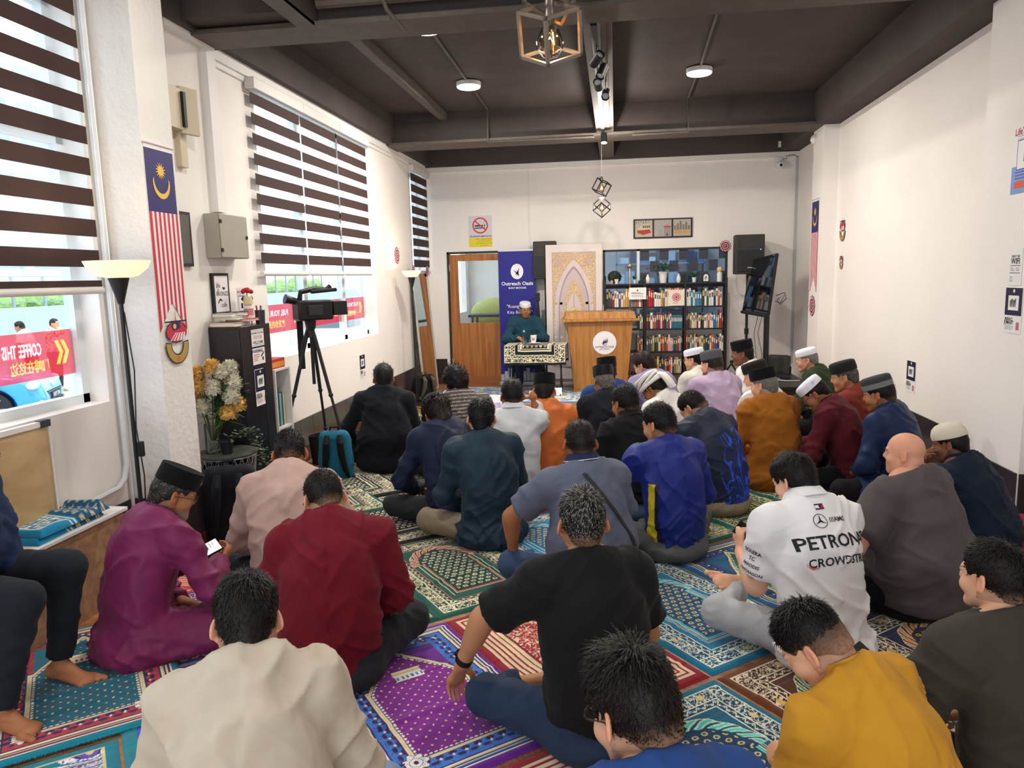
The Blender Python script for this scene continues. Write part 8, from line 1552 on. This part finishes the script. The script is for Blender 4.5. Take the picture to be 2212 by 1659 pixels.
# cars
def car(lab, loc, rz, col, plate=None):
    t = thing('car', lab, 'car', loc, rz); cm = M('car_' + col, col, .25, spec=.6, coat=.6); Ln, Wd = 4.2, 1.72; prof = [(-2.1, .35), (-2.08, .75), (-1.95, .92), (-1.5, 1.0), (-1.0, 1.42), (.3, 1.47), (1.05, 1.02), (1.75, .88), (2.05, .72), (2.12, .45), (2.08, .25), (-2.05, .25)]
    F_ = Field(); pr_ = np.array(prof); 
    def body(p):      # extruded side outline, narrowed toward roof, nose and tail
        a = pr_; bq = np.roll(pr_, -1, 0); x, z = p[:, 0], p[:, 2]; dmin = np.full(len(p), 9.); ins = np.zeros(len(p), bool)
        for (x0, z0), (x1, z1) in zip(a, bq):
            e = A3(x1 - x0, z1 - z0); t_ = np.clip(((x - x0) * e[0] + (z - z0) * e[1]) / (e @ e), 0, 1); dmin = np.minimum(dmin, np.hypot(x - x0 - t_ * e[0], z - z0 - t_ * e[1])); c_ = ((z0 > z) != (z1 > z)) & (x < (x1 - x0) * (z - z0) / (z1 - z0 + 1e-12) + x0); ins ^= c_
        d2 = np.where(ins, -dmin, dmin); hw = Wd / 2 - .16 * np.clip((z - .95) / .5, 0, 1) - .22 * np.clip((np.abs(x) - 1.4) / .7, 0, 1) ** 2; return smax(d2, np.abs(p[:, 1]) - hw, .16)
    F_.fn(body, A3(-2.2, -.9, .2), A3(2.2, .9, 1.55), .01, '+')
    for wx in (-1.3, 1.32): F_.fn(lambda p, wx=wx: np.maximum(np.hypot(p[:, 0] - wx, p[:, 2] - .32) - .38, .55 - np.abs(p[:, 1])), A3(wx - .4, -1, -.1), A3(wx + .4, 1, .75), .02, '-')
    V, F = F_.mesh(.035); V = relax(V, F, 2); Nn = vnormals(V, F); cz_ = V[F].mean(1); g = (cz_[:, 2] > 1.03) & (cz_[:, 2] < 1.40) & (np.abs(Nn[F[:, 0], 2]) < .85); mesh_np('car_body', V, F, [cm, P('#2d3a44', .1, spec=.8)], t, midx=g.astype(int))
    for wx in (-1.3, 1.32):
        for sy in (-1, 1):
            Tm = Matrix.Translation((wx, sy * .74, .32)) @ Matrix.Rotation(R_(90), 4, 'X'); w_ = obj('wheel', MB().lathe([(.24, -.1), (.31, -.09), (.32, 0), (.31, .09), (.24, .1)], 30, P('#1b1b1d', .8), mat=Tm), None, t); b = MB()
            for k in range(7): a = 2 * PI * k / 7; b.box(0, -.022, -.108, .235, .022, .108, P('#9aa0a6', .3, metal=.6), Tm @ Matrix.Rotation(a, 4, 'Z'))
            obj('rim', b, None, w_)
    for sy in (-1, 1): obj('headlight', MB().ball((1.93, sy * .62, .70), .15, P('#e6eef2', .1, spec=.9), 16, 10, (.7, 1.2, .55)), None, t); obj('fog_light', MB().ball((2.02, sy * .62, .38), .06, P('#e6eef2', .2), 12, 8), None, t)
    b = MB()
    for k in range(5): b.box(2.03, -.42 + .02 * k, .54 - k * .035, 2.115, .42 - .02 * k, .56 - k * .035, BK)
    for k in range(4): b.box(2.06, -.5, .27 + k * .03, 2.125, .5, .285 + k * .03, BK)
    obj('grille', b, None, t); obj('badge', MB().ball((2.08, 0, .63), .05, P('#c9ccd0', .2, metal=.8), 12, 8, (.4, 1.2, .8)), None, t)
    b = MB().box(2.12, -.26, .40, 2.135, .26, .52, BK); o = obj('number_plate', b, None, t); tx = MB().text(plate or 'VDY 354', 0, 0, .11, W_, 0, True); o2 = obj('plate_number', tx, None, o, smooth=0); o2.rotation_euler = (R_(90), 0, R_(90)); o2.location = (2.137, 0, .46)
    obj('side_mirror', MB().ball((.75, -.92, 1.0), .09, cm, 12, 8, (.7, 1, .8)), None, t); return t
car('bright blue car parked outside the first window', (-12.4, 11.6, gz), R_(25), '#2f8fd0', 'VXY 354'); car('white car parked further back outside the first window', (-15.0, 13.6, gz), R_(250), '#d5d9dc', 'WTA 8120'); car('silver car seen through the middle window behind the camcorder', (-8.8, 22.5, gz), R_(92), '#c4ccd2', 'BPK 207')
t = thing('bollard', 'yellow and black striped bollard beside the blue car', 'bollard', (-10.0, 12.75, gz + .0)); [obj('stripe_ring', MB().lathe([(.09, 0), (.09, .16)], 20, P('#e0b030' if k % 2 == 0 else '#33373c')), None, t, loc=(0, 0, k * .16)) for k in range(6)]; obj('top_cap', MB().ball((0, 0, .96), .09, P('#33373c'), 16, 8, (1, 1, .5)), None, t)
wtee = fm('street_white', '#d9dcde'); 
def tex_snake(V, N): n = np.abs((vnoise(V * 16, 4) * 3) % 1 - .5) < .13; c = np.tile(np.array(lin('#dcdad0')), (len(V), 1)); c[n] = lin('#2a2a28'); return c
pp('st1', who='street man', label='man in white t-shirt facing left in the street beside the white car', loc=(-13.0, 14.9, gz + .0), th=200, pose='stand', lean=14, hp=14, skin='tan', hair='short', top=dict(m=wtee, sleeve='short'), bot=dict(m=char), seed=201, arms=H(.2, .2, 1.0))
pp('st2', who='street man', label='man in snake-patterned shirt with a hand at his face in the street', loc=(-13.0, 15.6, gz), th=10, pose='stand', lean=4, hp=6, skin='mid', hair='crop', top=dict(m=vc, tex=tex_snake, sleeve='short', cm=wtee), bot=dict(m=char), seed=202, arms=H(.05, .14, 1.52, -.2, .1, .95), w=1.05)
pp('st3', who='street man', label='bearded man in white t-shirt standing rightmost of the three in the street', loc=(-13.1, 16.5, gz), th=-10, pose='stand', lean=2, hp=2, skin='brown', hair='short', beard=.6, top=dict(m=wtee, sleeve='short'), bot=dict(m=char), seed=203)
def finish_rugs():
    L_ = {}
    for o in RUGS:
        if o.get('label'): continue
        st = o['_st']; cen = o.matrix_basis @ Vector((RW / 2, RL / 2, 0)); best = sorted(PEOPLE, key=lambda p: (p[1] - cen).length) if PEOPLE else [('man', Vector((0, 0, 0)))]
        nmn, pp = best[0]; d = cen - pp; w = 'under' if d.length < .38 else ('left of' if abs(d.x) > abs(d.y) and d.x < 0 else 'right of' if abs(d.x) > abs(d.y) else 'behind' if d.y < 0 else 'in front of')
        lab = '%s %s %s' % (nm[st], w, nmn); L_.setdefault(lab, []).append(o); del o['_st']
    for lab, os_ in L_.items():
        os_.sort(key=lambda o: o.location.x)
        for k, o in enumerate(os_):
            o['label'] = lab if len(os_) == 1 else lab + (', further left' if k == 0 else ', further right' if k == len(os_) - 1 else ', between the others')
            o['group'] = 'prayer rugs covering the floor'
if 'PEOPLE' not in globals(): PEOPLE = []
finish_rugs()

for o in bpy.data.objects:
    l = o.get('label')
    if l and not 4 <= len(l.split()) <= 16: print('LABEL', len(l.split()), o.name, l)
_c = {}
for o in bpy.data.objects:
    if o.parent is None and o.get('label'): _c.setdefault(o['label'], []).append(o.name)
for k, v in _c.items():
    if len(v) > 1: print('DUP', k, v)
